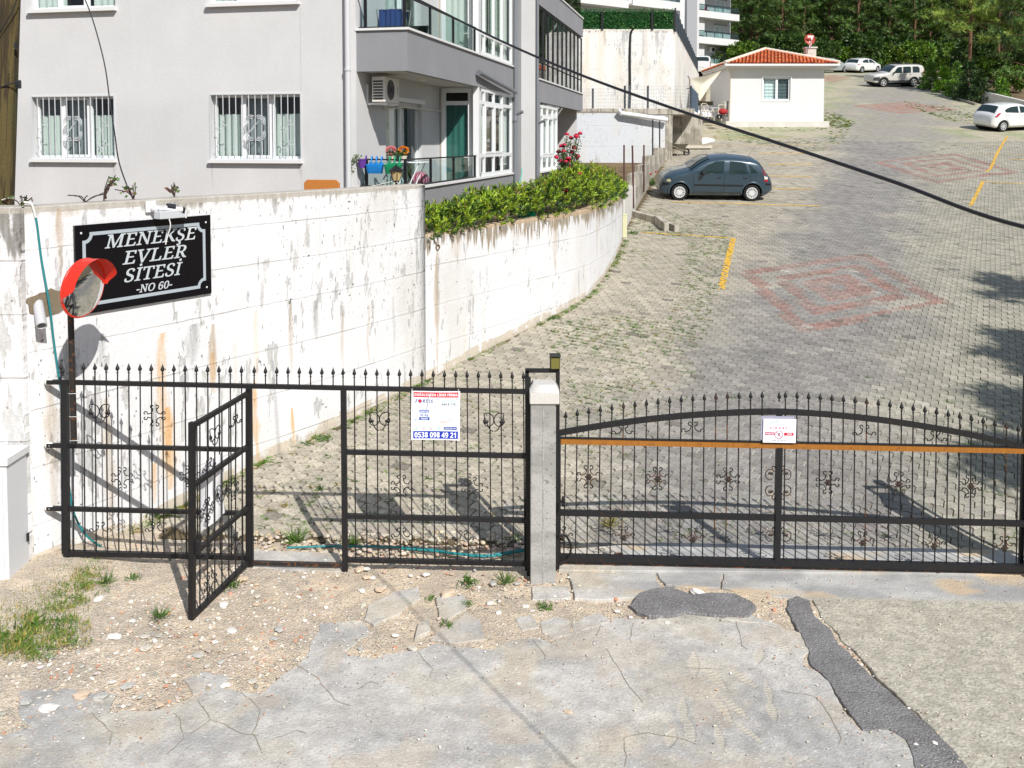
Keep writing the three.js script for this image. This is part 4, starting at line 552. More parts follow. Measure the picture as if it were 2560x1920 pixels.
// ---------------------------------------------------------------- things at the gate
const concPT = tex(512, 1024, (u, v) => { const a = fbm(u * 6, v * 12, 5, 6, 12), g = vn(u * 160, v * 320, 160, 320), h = vn(u * 50, v * 100, 50, 100); let k = mixc([172, 171, 168], [150, 149, 146], sst(.35, .68, a)); k = k.map(c => c * (.93 + .1 * g)); if (h > .9) k = mixc(k, [110, 108, 104], .6); return k; });
const concP = M(0xffffff, { map: concPT, bumpMap: plasterB, bumpScale: .004, roughness: .93 }), whiteP = M(0xffffff, { map: rep(plasterT(208, 205, 199), .5), bumpMap: rep(plasterB, .7), bumpScale: .004, roughness: .85 });
function pillar(label, base) {
  const t = thing('gate_pillar', label, 'pillar', base); const w = .258, h = 1.86;
  mesh('shaft', [uvm(new RoundedBoxGeometry(w, h + .2, w, 2, .012).translate(0, h / 2 - .1, 0), .5), bx(-.006, .006, 0, h - .02, w / 2, w / 2 + .003)], concP, t);
  const g = new THREE.CylinderGeometry(.155, .212, .075, 4, 1).rotateY(Math.PI / 4).scale(1, 1, 1).translate(.012, h + .155, 0); mesh('cap', [uvm(new RoundedBoxGeometry(.3, .12, .3, 2, .012).translate(.012, h + .06, 0)), uvm(g)], whiteP, t);
  return t;
}
const PB = V((1175 - 1106) / 2039 * 9.45 - .01, -.02, -9.55); { const q = gnd(1173, 1262); PB.set(q.x, q.y, q.z - .13); }
pillar('grey concrete gate pillar with a white cap between fence and sliding gate', PB);
pillar('concrete gate pillar at the far end of the sliding gate', V(5.62, -.13, -9.72));
{ // bracket frame behind the pillar with the warning lamp
  for (const [k, lab, lab2] of [[0, 'black steel bracket standing behind the white pillar cap', 'small dark warning lamp above the pillar with white cap'], [1, 'black steel bracket on the pillar at the far gate end', 'warning lamp on the pillar at the far gate end']]) {
    const o = k ? V(5.62 - PB.x, -.11, -.2) : V(0, 0, 0), q = PB.clone().add(o), X = (x, y, z) => V(q.x + x, q.y + y, q.z + z);
    solo('steel_bracket', [bar(X(-.16, 0, -.17), X(-.16, 2.13, -.17), .04, .04), bar(X(.16, 0, -.17), X(.16, 2.13, -.17), .04, .04), bar(X(-.18, 2.13, -.17), X(.18, 2.13, -.17), .04, .04), bar(X(-.16, 1.95, -.17), X(.16, 1.95, -.17), .03, .03), bar(X(.16, 2.13, -.2), X(.16, 2.13, -.02), .03, .03)].map(g => uvm(g, 2)), iron, lab, 'bracket');
    const t = thing('warning_lamp', lab2, 'lamp', X(.13, 2.15, -.15)); mesh('housing', [box(.105, .14, .07, 0, .07, -.02, .006), box(.115, .02, .12, 0, .145, 0, .004)], M(0x2c2d26, { roughness: .5 }), t); mesh('lens', box(.09, .12, .03, 0, .068, .03, .008), M(0x6f6b33, { roughness: .35 }), t);
  }
}
solo('cable_loop', [tube([PB.clone().add(V(.17, .42, -.1)), PB.clone().add(V(.24, .4, -.12)), PB.clone().add(V(.3, .28, -.14)), PB.clone().add(V(.27, .14, -.16)), PB.clone().add(V(.17, .08, -.15))], .012, 30, 8)], M(0x121214, { roughness: .5 }), 'black cable looping out beside the foot of the grey pillar', 'cable');
solo('photocell', [box(.035, .1, .05, PB.x + .215, PB.y + .8, PB.z - .02, .008), box(.06, .02, .02, PB.x + .19, PB.y + .8, PB.z - .02)], M(0x141416, { roughness: .35 }), 'small black gate sensor beside the grey pillar', 'sensor');

// printed sheets -------------------------------------------------
function sheet(w, h, t, bend = 0, n = 12) { const g = new THREE.BoxGeometry(w, h, t, n, n, 1), p = g.attributes.position; for (let i = 0; i < p.count; i++) { const x = p.getX(i) / w, y = p.getY(i) / h; p.setZ(i, p.getZ(i) + bend * (Math.sin(x * 7 + y * 3) * .5 + Math.cos(y * 8 - x * 2) * .5)); } g.computeVertexNormals(); return g; }
const posterT = canvasTex(640, 648, (c, w, h) => {
  c.fillStyle = '#f3f4f6'; c.fillRect(0, 0, w, h); c.fillStyle = '#dfe6ec'; c.fillRect(26, 80, 590, 460); c.fillStyle = '#e01330'; c.fillRect(26, 16, 592, 68);
  const T = (s, x, y, f, col, a = 'center', mw) => { c.font = f; c.fillStyle = col; c.textAlign = a; c.fillText(s, x, y, mw); };
  T('DOĞALGAZDA LİDER FİRMA', 322, 68, 'bold 48px sans-serif', '#fff', 'center', 570);
  T('F', 44, 158, 'italic bold 62px sans-serif', '#2a1a7a', 'left'); T('RTES', 140, 158, 'italic bold 62px sans-serif', '#2a1a7a', 'left', 166); c.beginPath(); c.ellipse(112, 136, 24, 25, 0, 0, 7); c.fillStyle = '#2a1a7a'; c.fill(); c.beginPath(); c.ellipse(112, 136, 15, 21, .3, 0, 7); c.fillStyle = '#e4152f'; c.fill();
  c.fillStyle = '#b9a3b4'; c.fillRect(44, 176, 160, 3); c.fillStyle = '#c55'; c.fillRect(214, 176, 80, 3); c.fillStyle = '#8a94a8'; c.fillRect(362, 106, 3, 90);
  T('ÜCRETSİZ KEŞİF', 490, 140, '32px sans-serif', '#5b86b8', 'center', 190); T('444 8 118', 490, 188, 'bold 42px sans-serif', '#2b2d4e', 'center', 190);
  c.fillStyle = '#1b3fa6'; c.fillRect(106, 250, 124, 36); c.fillRect(104, 344, 136, 42); T('SENETSİZ', 168, 279, 'bold 26px sans-serif', '#fff', 'center', 110); T('36 Ay', 168, 333, 'bold 44px sans-serif', '#2b3f9e', 'center', 130); T('TAKSİT', 172, 377, 'bold 30px sans-serif', '#fff', 'center', 110);
  c.fillStyle = '#2b7fc0'; c.beginPath(); c.moveTo(44, 362); c.lineTo(74, 376); c.lineTo(46, 396); c.lineTo(56, 377); c.fill();
  c.fillStyle = '#d3dfe8'; c.fillRect(400, 230, 150, 150); c.fillStyle = '#9fb0be'; c.fillRect(500, 262, 24, 4); c.fillStyle = '#e8c9c4'; c.fillRect(380, 392, 96, 34); T('', 0, 0, '12px sans-serif', '#000');
  c.strokeStyle = '#8899aa'; c.lineWidth = 4; c.strokeRect(486, 380, 48, 22);
  for (const [x, col, s] of [[70, '#39a7d0', 'Kombi'], [164, '#d8434f', 'Doğalgaz'], [260, '#d8434f', 'Radyatör'], [360, '#2fa3b8', 'Tesisat']]) { T(s, x, 484, '19px sans-serif', '#3f6f96', 'center', 80); c.lineWidth = 5; c.strokeStyle = col; c.beginPath(); c.arc(x, 506, 9, 0, 7); c.stroke(); }
  c.fillStyle = '#173a94'; c.fillRect(428, 474, 172, 40); T('23 & 53', 486, 506, 'bold 30px sans-serif', '#fff', 'center', 100); c.fillStyle = '#cfd8ee'; c.fillRect(544, 490, 46, 10);
  c.fillStyle = '#1534ae'; c.fillRect(26, 532, 592, 100); T('0538 098 49 21', 322, 617, 'bold 96px sans-serif', '#fff', 'center', 560); c.fillStyle = '#f3f4f6'; c.fillRect(0, 632, w, 16);
});
const texSheet = (t, o = {}) => M(0xffffff, { map: t, roughness: .5, ...o });
{ const a = F(889, 843), b = F(994, 948), w = b.x - a.x, h = a.y - b.y; const t = thing('poster', 'printed vinyl poster with red heading and blue phone number tied to the fence', 'poster', V((a.x + b.x) / 2, (a.y + b.y) / 2, -FD + .035)); t.rotation.z = -.012;
  mesh('sheet', sheet(w, h, .003, .008), texSheet(posterT), t); const tie = M(0xe6e6e4, { roughness: .5 }); for (const [x, y] of [[-1, 1], [1, 1], [-1, -1], [1, -1]]) mesh('cable_tie', new THREE.TorusGeometry(.026, .0025, 5, 16).rotateY(1.2).translate(x * (w / 2 - .012), y * (h / 2 - .005), -.02), tie, t); mesh('cable_tie', rod(V(-.06, h / 2 - .03, .01), V(-.085, .08, .02), .005, .003), tie, t); }
const dikT = canvasTex(512, 376, (c, w, h) => {
  c.fillStyle = '#f0f1f4'; c.fillRect(0, 0, w, h); c.strokeStyle = '#b9bcc8'; c.lineWidth = 4; c.beginPath(); c.roundRect(16, 16, w - 32, h - 32, 22); c.stroke();
  c.strokeStyle = '#5aa6d8'; c.lineWidth = 9; c.beginPath(); c.moveTo(86, 84); c.quadraticCurveTo(150, 34, 250, 36); c.stroke(); const T = (s, x, y, f, col, mw) => { c.font = f; c.fillStyle = col; c.textAlign = 'center'; c.fillText(s, x, y, mw); };
  T('ZEYBEK GRUP', 332, 66, 'italic bold 22px sans-serif', '#8cc4e4', 190); T('TEKNOLOJİ', 310, 92, 'italic bold 20px sans-serif', '#8cc4e4', 160);
  c.font = 'bold 58px sans-serif'; c.fillStyle = '#b4135c'; c.textAlign = 'center'; 'DİKKAT'.split('').forEach((s, i) => c.fillText(s, [112, 152, 200, 256, 312, 364][i], 162));
  c.fillStyle = '#b03062'; c.fillRect(26, 210, 152, 48); T('OTOMATİK', 102, 246, 'bold 30px sans-serif', '#fff', 134); c.fillStyle = '#e31340'; c.fillRect(326, 214, 150, 48); T('KAPI', 412, 250, 'bold 34px sans-serif', '#fff', 80);
  c.lineWidth = 10; c.strokeStyle = '#8a3360'; T('P', 248, 278, 'bold 76px sans-serif', '#2f2860'); c.beginPath(); c.arc(246, 250, 62, 0, 7); c.stroke(); c.strokeStyle = '#b4135c'; c.beginPath(); c.moveTo(200, 206); c.lineTo(292, 294); c.stroke();
  T('0256 215 64 62', 246, 350, 'bold 32px sans-serif', '#3a3a6c', 230);
});
{ const a = SG(1646, 902), b = SG(1716, 953), w = b.x - a.x, h = a.y - b.y; const t = thing('warning_sign', 'small white no parking sign at the centre of the sliding gate', 'sign', V((a.x + b.x) / 2, (a.y + b.y) / 2, -SD + .05)); t.rotation.z = -.015;
  mesh('plate', box(w, h, .006, 0, 0, 0), M(0xe9eaee, { roughness: .4 }), t); mesh('print', new THREE.PlaneGeometry(w - .004, h - .004).translate(0, 0, .0045), texSheet(dikT, { roughness: .35 }), t); mesh('back_plate', box(w, h, .004, -.02, .025, -.012), M(0x9c9cb0, { roughness: .5 }), t); }
{ // pale sheet tied behind the bars of the open leaf
  const g = fence.getObjectByName('gate_leaf'); const h0 = F(537, 1216, 9.58), f0 = at(415, 1338, 8.56), d = f0.clone().sub(h0); d.y = 0; const L = d.length(); d.normalize(); const n = V(d.z, 0, -d.x).negate(); const top = at(470, 975, 9.05); const c = h0.clone().addScaledVector(d, L * .58).add(V(0, 1.0, 0)).addScaledVector(V(-d.z, 0, d.x), 0);
  const m = sheet(.42, .62, .003, .02, 14); const o = solo('paper_sheet', m, M(0xe8e8ec, { roughness: .7 }), 'blank white sheet tied behind the bars of the open gate leaf', 'sheet'); o.position.copy(c).add(V(-.035, -.02, .01)); o.rotation.y = Math.atan2(-d.z, d.x); o.rotation.z = -.06; }
// name board of the estate on the tall wall ------------------------
{
  const [s0, yt0] = wallHit(TALL, 157, 485), [, yb0] = wallHit(TALL, 162, 676), [s1, yt1] = wallHit(TALL, 450, 466), [s2, yb1] = wallHit(TALL, 453, 637); const W = (s1 + s2) / 2 - s0, H = (yt0 - yb0 + yt1 - yb1) / 2, o = along(TALL, s0 + W / 2), yc = (yt0 + yb0 + yt1 + yb1) / 4;
  const T = canvasTex(1280, Math.round(1280 * H / W), (c, w, h) => {
    c.fillStyle = '#0c0c12'; c.fillRect(0, 0, w, h); c.strokeStyle = '#a9b3bb'; c.lineWidth = 28; const m = 72, r = 62; c.beginPath(); c.moveTo(m + r, m); c.lineTo(w - m - r, m); c.arc(w - m, m, r, Math.PI, Math.PI / 2, true); c.lineTo(w - m, h - m - r); c.arc(w - m, h - m, r, -Math.PI / 2, Math.PI, true); c.lineTo(m + r, h - m); c.arc(m, h - m, r, 0, -Math.PI / 2, true); c.lineTo(m, m + r); c.arc(m, m, r, Math.PI / 2, 0, true); c.closePath(); c.stroke();
    c.textAlign = 'center'; const gr = c.createLinearGradient(200, 0, w - 200, 0); ['#b9c2c8', '#d8dadb', '#a8b6c2', '#d6d3cc', '#b4c0c8', '#d2d4d6'].forEach((k, i) => gr.addColorStop(i / 5, k)); c.fillStyle = gr;
    const k = h / 760; c.font = `italic ${160 * k}px serif`; const tx = (s, x, y, ww) => { c.save(); c.translate(x, y); c.scale(ww / c.measureText(s).width, 1); c.fillText(s, 0, 0); c.lineWidth = 3; c.strokeStyle = '#c6ccd0'; c.strokeText(s, 0, 0); c.restore(); }; tx('MENEKŞE', w * .53, h * .285, w * .68); tx('EVLER', w * .55, h * .495, w * .48); tx('SİTESİ', w * .53, h * .705, w * .43); c.font = `italic ${94 * k}px serif`; tx('-NO 60-', w * .54, h * .85, w * .27);
    c.fillStyle = '#dfe3e6'; for (const x of [50, w - 50]) for (const y of [60, h - 60]) { c.beginPath(); c.arc(x, y, 9, 0, 7); c.fill(); }
  });
  const t = thing('name_board', 'black name board with silver lettering and border on the tall white wall', 'sign'); t.applyMatrix4(new THREE.Matrix4().makeBasis(V(o.tx, 0, -o.td), V(0, 1, 0), V(o.nx, 0, -o.nd)).setPosition(o.x + o.nx * .02, yc, -o.d - o.nd * -.02 * -1)); t.position.z = -(o.d + o.nd * .02);
  mesh('board', box(W, H, .03, 0, 0, 0), M(0x0c0c12, { roughness: .25 }), t); mesh('lettering', new THREE.PlaneGeometry(W - .002, H - .002).translate(0, 0, .0175), texSheet(T, { roughness: .22 }), t);
  const q = (px, py, off) => { const [s, y] = wallHit(TALL, px, py), w = along(TALL, s); return V(w.x + w.nx * off, y, -(w.d + w.nd * off)); };
  // lamp and camera over it
  const A = thing('sign_lamp', 'grey box floodlight hanging over the top edge of the name board', 'lamp', q(350, 462, .14)); A.rotation.y = Math.atan2(o.td, o.tx); mesh('housing', box(.34, .09, .12, 0, 0, 0, .008), M(0xbfc3c8, { roughness: .35 }), A); mesh('end_cap', box(.012, .1, .13, .175, 0, 0), M(0xdfe2e6, { roughness: .4 }), A); mesh('bracket', [rod(V(.05, .04, 0), V(.02, .14, -.02), .006), rod(V(.1, .04, 0), V(.08, .14, -.02), .006)], M(0x8d9298, { roughness: .4 }), A);
  mesh('cord', tube([[-.05, -.04, .05], [-.04, -.12, .06], [-.06, -.25, .03], [-.08, -.34, .02]], .007, 20, 6), M(0xd8d8d4, { roughness: .6 }), A);
  const B = thing('security_camera', 'white bullet camera on a bracket at the top of the white wall', 'camera', q(322, 446, .03)); B.rotation.y = Math.atan2(o.td, o.tx); const wh = M(0xdcdde0, { roughness: .4 }); mesh('mount', [box(.13, .13, .02, 0, 0, 0, .004), new THREE.SphereGeometry(.045, 12, 8).translate(.02, -.02, .04)], wh, B); mesh('arm', rod(V(.03, -.02, .04), V(.12, -.03, .12), .02), wh, B);
  mesh('body', [rod(V(.1, -.02, .1), V(.3, -.05, .16), .032, .032, 12)], wh, B); mesh('shade', rod(V(.13, .0, .11), V(.22, -.015, .14), .036, .036, 12), M(0x22242c, { roughness: .4 }), B); mesh('lens', rod(V(.3, -.05, .16), V(.325, -.054, .168), .035, .035, 12), M(0x1a1416, { roughness: .2 }), B);
  mesh('cord', tube([[.06, -.04, .05], [.12, -.13, .08], [.2, -.1, .1], [.24, -.08, .13]], .005, 20, 5), M(0x33343a), B);
  // drain pipe and hose on the wall
  const p0 = q(84, 655, -.02), p1 = q(66, 700, .2); const dp = solo('drain_pipe', [new THREE.CylinderGeometry(.052, .052, p0.distanceTo(p1), 18, 1, true), new THREE.CylinderGeometry(.043, .043, p0.distanceTo(p1), 18, 1, true), new THREE.RingGeometry(.043, .052, 18).rotateX(-Math.PI / 2).translate(0, p0.distanceTo(p1) / 2, 0), new THREE.CircleGeometry(.043, 16).rotateX(-Math.PI / 2)], M(0xb9babd, { roughness: .5, side: THREE.DoubleSide }), 'short grey plastic drain pipe sticking out of the broken wall render', 'pipe'); dp.position.copy(p0).lerp(p1, .5); dp.quaternion.setFromUnitVectors(V(0, 1, 0), p1.clone().sub(p0).normalize());
  const teal = M(0x1f7f84, { roughness: .45 }); const hp = [[70, 452, .02], [74, 470, .03], [86, 560, .03], [100, 660, .06], [112, 740, .04], [124, 815, .03], [128, 850, .05], [131, 900, .06], [136, 960, .06], [140, 1040, .07], [150, 1110, .1], [168, 1150, .16], [200, 1176, .2]].map(a => q(...a));
  solo('garden_hose', tube(hp, .011, 120, 7), teal, 'teal hose hanging down the white wall left of the name board', 'hose'); solo('pipe_end', tube([q(58, 437, -.05), q(66, 440, .01), q(70, 452, .02), q(74, 470, .03)], .012, 20, 7), M(0xd9d9d4, { roughness: .5 }), 'pale pipe end bent over the wall top above the teal hose', 'pipe');
  const gp = [[560, 1190], [620, 1189], [700, 1186], [780, 1186], [860, 1188], [930, 1193], [985, 1201], [1050, 1205], [1100, 1198], [1145, 1190]].map(([x, y]) => gnd(x, y).add(V(0, .03, 0))); solo('garden_hose', tube(gp.slice(1), .012, 100, 7), teal, 'teal hose lying on the ground behind the closed fence panel', 'hose'); solo('garden_hose', tube(gp.slice(4).map((p, i) => p.clone().add(V(.03, .01, .045 + .01 * (i % 2)))), .012, 80, 7), teal, 'short second teal hose beside the long one behind the fence panel', 'hose');
}
// convex mirror ----------------------------------------------------
{
  const c = at(179, 622, 9.2), t = thing('traffic_mirror', 'round convex traffic mirror with red hood on a rusty pole tied to the fence', 'mirror', V(c.x, 0, c.z)); const N = V(.955, -.12, .27).normalize(), up = V(0, 1, 0), X = up.clone().cross(N).normalize(), Y = N.clone().cross(X).normalize(), mm = new THREE.Matrix4().makeBasis(X, Y, N).setPosition(0, c.y, 0); const R = .285;
  const red = M(new THREE.Color().setRGB(.72, .03, .012), { roughness: .35 });
  const mk = (nm, g, m) => { const h = Array.isArray(g) ? merge(g) : g; h.applyMatrix4(mm); return mesh(nm, h, m, t); };
  mk('mirror_face', new THREE.SphereGeometry(.95, 48, 10, 0, 6.2832, 0, Math.asin(R / .95)).rotateX(Math.PI / 2).translate(0, 0, -.95 * Math.cos(Math.asin(R / .95)) + .012), M(0xd8dadc, { metalness: 1, roughness: .03 }));
  mk('rim', new THREE.TorusGeometry(R, .014, 10, 64), red); mk('back', new THREE.SphereGeometry(R, 32, 8, 0, 6.2832, 0, 1.57).scale(1, .16, 1).rotateX(-Math.PI / 2).scale(1, 1, 1), red);
  const hood = new THREE.CylinderGeometry(R + .028, R + .006, .17, 48, 1, true, Math.PI * .5, Math.PI * 1.09).rotateX(Math.PI / 2).translate(0, 0, .075); const p = hood.attributes.position; for (let i = 0; i < p.count; i++) { const a = mod(Math.atan2(p.getY(i), p.getX(i)) + .2, 6.2832) - .2, e = sst(-.02, .5, a) * (1 - sst(2.95, 3.42, a)); if (p.getZ(i) > .1) p.setZ(i, .03 + .13 * e); } hood.computeVertexNormals();
  mk('hood', hood, M(new THREE.Color().setRGB(.72, .03, .012), { roughness: .35, side: THREE.DoubleSide }));
  const pb = at(160, 958, 9.42), pt = at(152, 655, 9.38); pb.sub(t.position); pt.sub(t.position); mesh('pole', uvm(rod(pb, pt, .031, .031, 14), 2), rusty, t); mesh('pole_arm', rod(pt, V(0, c.y, 0).addScaledVector(N, -.08), .024), iron, t);
  for (const y of [849, 899, 951]) { const k = pb.clone().lerp(pt, (958 - y) / 303); mesh('cable_tie', [new THREE.TorusGeometry(.038, .003, 5, 20).rotateX(1.4).translate(k.x, k.y, k.z), rod(k.clone().add(V(.03, 0, .02)), k.clone().add(V(.09, .015, .03)), .003, .002)], M(0xd4d4d0, { roughness: .5 }), t); }
}
// utility cabinet ----------------------------------------------------
{
  const f = gnd(22, 1276), b = gnd(65, 1232), z0 = f.z, z1 = Math.max(b.z, -9.44), x1 = f.x; const top = at(22, 990, -z0).y; const t = thing('utility_cabinet', 'white metal utility cabinet against the grey wall at the left edge', 'cabinet', V(x1, 0, 0)); const wh = M(0xd6d8dc, { roughness: .4, bumpMap: plasterB, bumpScale: .002 });
  mesh('body', bx(-1.1, -.012, -.1, top - .07, z1, z0 - .012, .008), wh, t); mesh('roof', [extr([[z1 - .02, top - .005], [z0 + .015, top - .045], [z0 + .015, top - .09], [z1 - .02, top - .09]], 1.12, [], .004).rotateY(-Math.PI / 2).scale(1, 1, -1).scale(1, 1, 1)].map(g => { g.computeBoundingBox(); const q = bx(-1.12, .01, top - .075, top - .0, z1 - .01, z0 + .012, .006); return q; }), M(0xdfe0e2, { roughness: .45 }), t); mesh('door', bx(-1.05, -.05, .0, top - .11, z0 - .012, z0 + .006, .004), wh, t); mesh('label', bx(-.3, -.09, top - .165, top - .135, z0 + .006, z0 + .009), M(0x2b3a80), t); mesh('hinge', bx(-.011, .006, .45, .53, z1 + .02, z1 + .05), dark, t);
}
// wooden pole and wires ------------------------------------------------
{
  const woodT = tex(256, 1024, (u, v) => { const g = fbm(u * 26, v * 9, 5, 26, 9), s = fbm(u * 8 + 3, v * 5, 4, 8, 5); let k = mixc([92, 80, 46], [60, 50, 32], sst(.35, .65, g)); k = mixc(k, [74, 78, 42], .6 * sst(.45, .65, s)); if (vn(u * 60, v * 10, 60, 10) > .86) k = mixc(k, [44, 36, 26], .7); return k; });
  const D = 11.2, a = at(24, -40, D), b = at(8, 445, D), t = thing('utility_pole', 'weathered wooden utility pole standing behind the wall at the left edge', 'pole'); b.addScaledVector(b.clone().sub(a).normalize(), 1.2); const w = rod(b, a, .118, .108, 20); mesh('trunk', w, M(0xffffff, { map: woodT, bumpMap: rep(plasterB, 1, 2), bumpScale: .01, roughness: .95 }), t);
  const k = at(40, 182, D - .05); mesh('clamp', [box(.05, .1, .05, k.x, k.y, k.z, .01), rod(at(2, 188, D - .12), at(40, 176, D - .12), .008)], M(0x2d2e33, { roughness: .4 }), t); mesh('bolt', [box(.03, .05, .03, ...at(34, 98, D - .12).toArray())], dark, t);
  const wm = M(0x1b1c20, { roughness: .5 });
  solo('wire', tube([at(-6, 80, D - .1), at(2, 66, D - .16), at(18, 40, D - .17), at(34, 6, D - .16), at(40, -14, D - .15)], .006, 30, 5), wm, 'thin black wire crossing the top of the wooden pole', 'wire');
  solo('wire', tube([at(4, 432, D - .13), at(20, 428, D - .15), at(30, 429, D - .13)], .008, 20, 5), M(0xd8d8c8), 'pale band round the foot of the wooden pole', 'wire');
  solo('overhead_cable', tube([at(860, -22, 8.2), at(905, 0, 7.87), at(1090, 92, 6.75), at(1260, 164, 5.93), at(1500, 250, 5.08), at(1720, 322, 4.5), at(1934, 394, 4.04), at(2212, 490, 3.57), V(2.63, 4.1, -2.47), V(3.6, 4.05, -.9), V(4.6, 4.15, 1)], .0085, 160, 8), wm, 'thick black overhead cable crossing the picture from top to right edge', 'cable');
  solo('wire', tube([at(176, -20, 13.2), at(196, 30, 13.2), at(214, 90, 13.1), at(228, 150, 13), at(238, 225, 12.9), at(248, 290, 12.6), at(256, 345, 12.3), at(272, 395, 11.9), at(290, 436, 11.6)], .0085, 80, 6), wm, 'thin dark cable hanging in front of the left window down to the wall', 'wire');
}
// ---------------------------------------------------------------- leaves and greenery
function leafGeo(L, W, fold = .3) { // two-sided folded leaf along +y
  return raw([0, 0, 0, W * .5, L * .4, W * fold, 0, L * .45, 0, -W * .5, L * .4, W * fold, 0, L, L * .05], [0, 1, 2, 0, 2, 3, 1, 4, 2, 2, 4, 3]);
}
function scatter(list, leaf) { // list of {p, dir, s, c, roll}: merged leaves with their own tones
  const n = leaf.attributes.position.count, ix = leaf.index.array, P = new Float32Array(list.length * n * 3), C = new Float32Array(list.length * n * 3), I = new Uint32Array(list.length * ix.length), v = V(), q = new THREE.Quaternion(), q2 = new THREE.Quaternion(), Y = V(0, 1, 0);
  list.forEach((l, k) => { q.setFromUnitVectors(Y, l.dir); q2.setFromAxisAngle(Y, l.roll ?? 0); q.multiply(q2); for (let i = 0; i < n; i++) { v.fromBufferAttribute(leaf.attributes.position, i).multiplyScalar(l.s).applyQuaternion(q).add(l.p); const o = (k * n + i) * 3; P[o] = v.x; P[o + 1] = v.y; P[o + 2] = v.z; C[o] = l.c[0]; C[o + 1] = l.c[1]; C[o + 2] = l.c[2]; } for (let i = 0; i < ix.length; i++) I[k * ix.length + i] = ix[i] + k * n; });
  const g = new THREE.BufferGeometry(); g.setAttribute('position', new THREE.BufferAttribute(P, 3)); g.setAttribute('color', new THREE.BufferAttribute(C, 3)); g.setIndex(new THREE.BufferAttribute(I, 1)); g.computeVertexNormals(); return g;
}
const leafM = M(0xffffff, { vertexColors: true, transmission: .3, thickness: 0, roughness: .55, side: THREE.DoubleSide });
const rdir = (up = 0) => { const a = rr(0, 6.283), z = rr(-1, 1), r = Math.sqrt(1 - z * z); return V(r * Math.cos(a), z + up, r * Math.sin(a)).normalize(); };
const tone = (a, b, k = rnd()) => { const c = mixc(a, b, k); return (q => lin(...c.map(x => x * q * rr(.97, 1.03))))(rr(.88, 1.1)); };
const stemM = M(0x5a4a34, { roughness: .9 }), greenStem = M(0x55682a, { roughness: .8 });
// laurel hedge on the planter wall
{
  const t = thing('laurel_hedge', 'bright yellow-green laurel hedge along the top of the lower white wall', 'hedge'); const L = [], S = []; const topPx = [[922, 452], [950, 455], [985, 440], [1020, 425], [1060, 408], [1110, 408], [1150, 400], [1200, 385], [1245, 362], [1300, 368], [1340, 376], [1372, 392]];
  const hAt = px => { for (let i = 0; i < topPx.length - 1; i++) if (px <= topPx[i + 1][0]) return lerp(topPx[i][1], topPx[i + 1][1], clamp((px - topPx[i][0]) / (topPx[i + 1][0] - topPx[i][0]))); return topPx[topPx.length - 1][1]; };
  const LS = LL + .2;
  for (let k = 0; k < 3300; k++) {
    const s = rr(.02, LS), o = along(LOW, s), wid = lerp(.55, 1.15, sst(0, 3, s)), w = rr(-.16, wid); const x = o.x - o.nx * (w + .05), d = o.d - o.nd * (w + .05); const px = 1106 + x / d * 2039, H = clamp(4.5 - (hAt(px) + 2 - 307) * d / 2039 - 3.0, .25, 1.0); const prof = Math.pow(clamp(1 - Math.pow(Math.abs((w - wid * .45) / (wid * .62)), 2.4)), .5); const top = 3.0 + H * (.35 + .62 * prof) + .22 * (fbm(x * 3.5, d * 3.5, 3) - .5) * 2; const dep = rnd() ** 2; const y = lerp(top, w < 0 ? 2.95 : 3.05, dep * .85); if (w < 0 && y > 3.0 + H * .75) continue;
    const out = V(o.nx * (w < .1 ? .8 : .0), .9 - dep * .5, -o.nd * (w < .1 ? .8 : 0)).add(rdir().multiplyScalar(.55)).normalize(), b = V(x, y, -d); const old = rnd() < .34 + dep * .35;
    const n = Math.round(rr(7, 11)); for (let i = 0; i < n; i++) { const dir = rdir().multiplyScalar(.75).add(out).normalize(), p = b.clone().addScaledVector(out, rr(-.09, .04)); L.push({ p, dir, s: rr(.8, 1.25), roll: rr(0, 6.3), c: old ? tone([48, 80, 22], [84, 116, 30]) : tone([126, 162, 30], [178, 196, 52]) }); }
  }
  for (let k = 0; k < 120; k++) { const s = rr(.1, LS), o = along(LOW, s), w = rr(0, 1), x = o.x - o.nx * w, d = o.d - o.nd * w, px = 1106 + x / d * 2039, y = 3.0 + clamp(4.5 - (hAt(px) + 2 - 307) * d / 2039 - 3.0, .25, 1.0) * rr(.7, 1.0), h = rr(.08, .24), lean = rdir().multiplyScalar(.06); S.push(rod(V(x, y - .2, -d), V(x + lean.x, y + h, -d + lean.z), .006, .003, 4)); for (let i = 0; i < 12; i++) { const u = i / 12; L.push({ p: V(x + lean.x * u, y + h * u, -d + lean.z * u), dir: rdir(.7), s: rr(.7, 1.15), roll: rr(0, 6), c: rnd() < .25 ? tone([150, 110, 50], [120, 120, 40]) : tone([120, 150, 24], [170, 184, 50]) }); } }
  for (let k = 0; k < 26; k++) { const s = LS * k / 26 + .1, o = along(LOW, s), w = rr(.15, .5); S.push(rod(V(o.x - o.nx * w, 2.9, -(o.d - o.nd * w)), V(o.x - o.nx * (w + rr(-.1, .1)), 3.35, -(o.d - o.nd * w)), .014, .008, 5)); }
  mesh('foliage', scatter(L, leafGeo(.088, .03, .25)), leafM, t); mesh('stems', S, stemM, t);
}
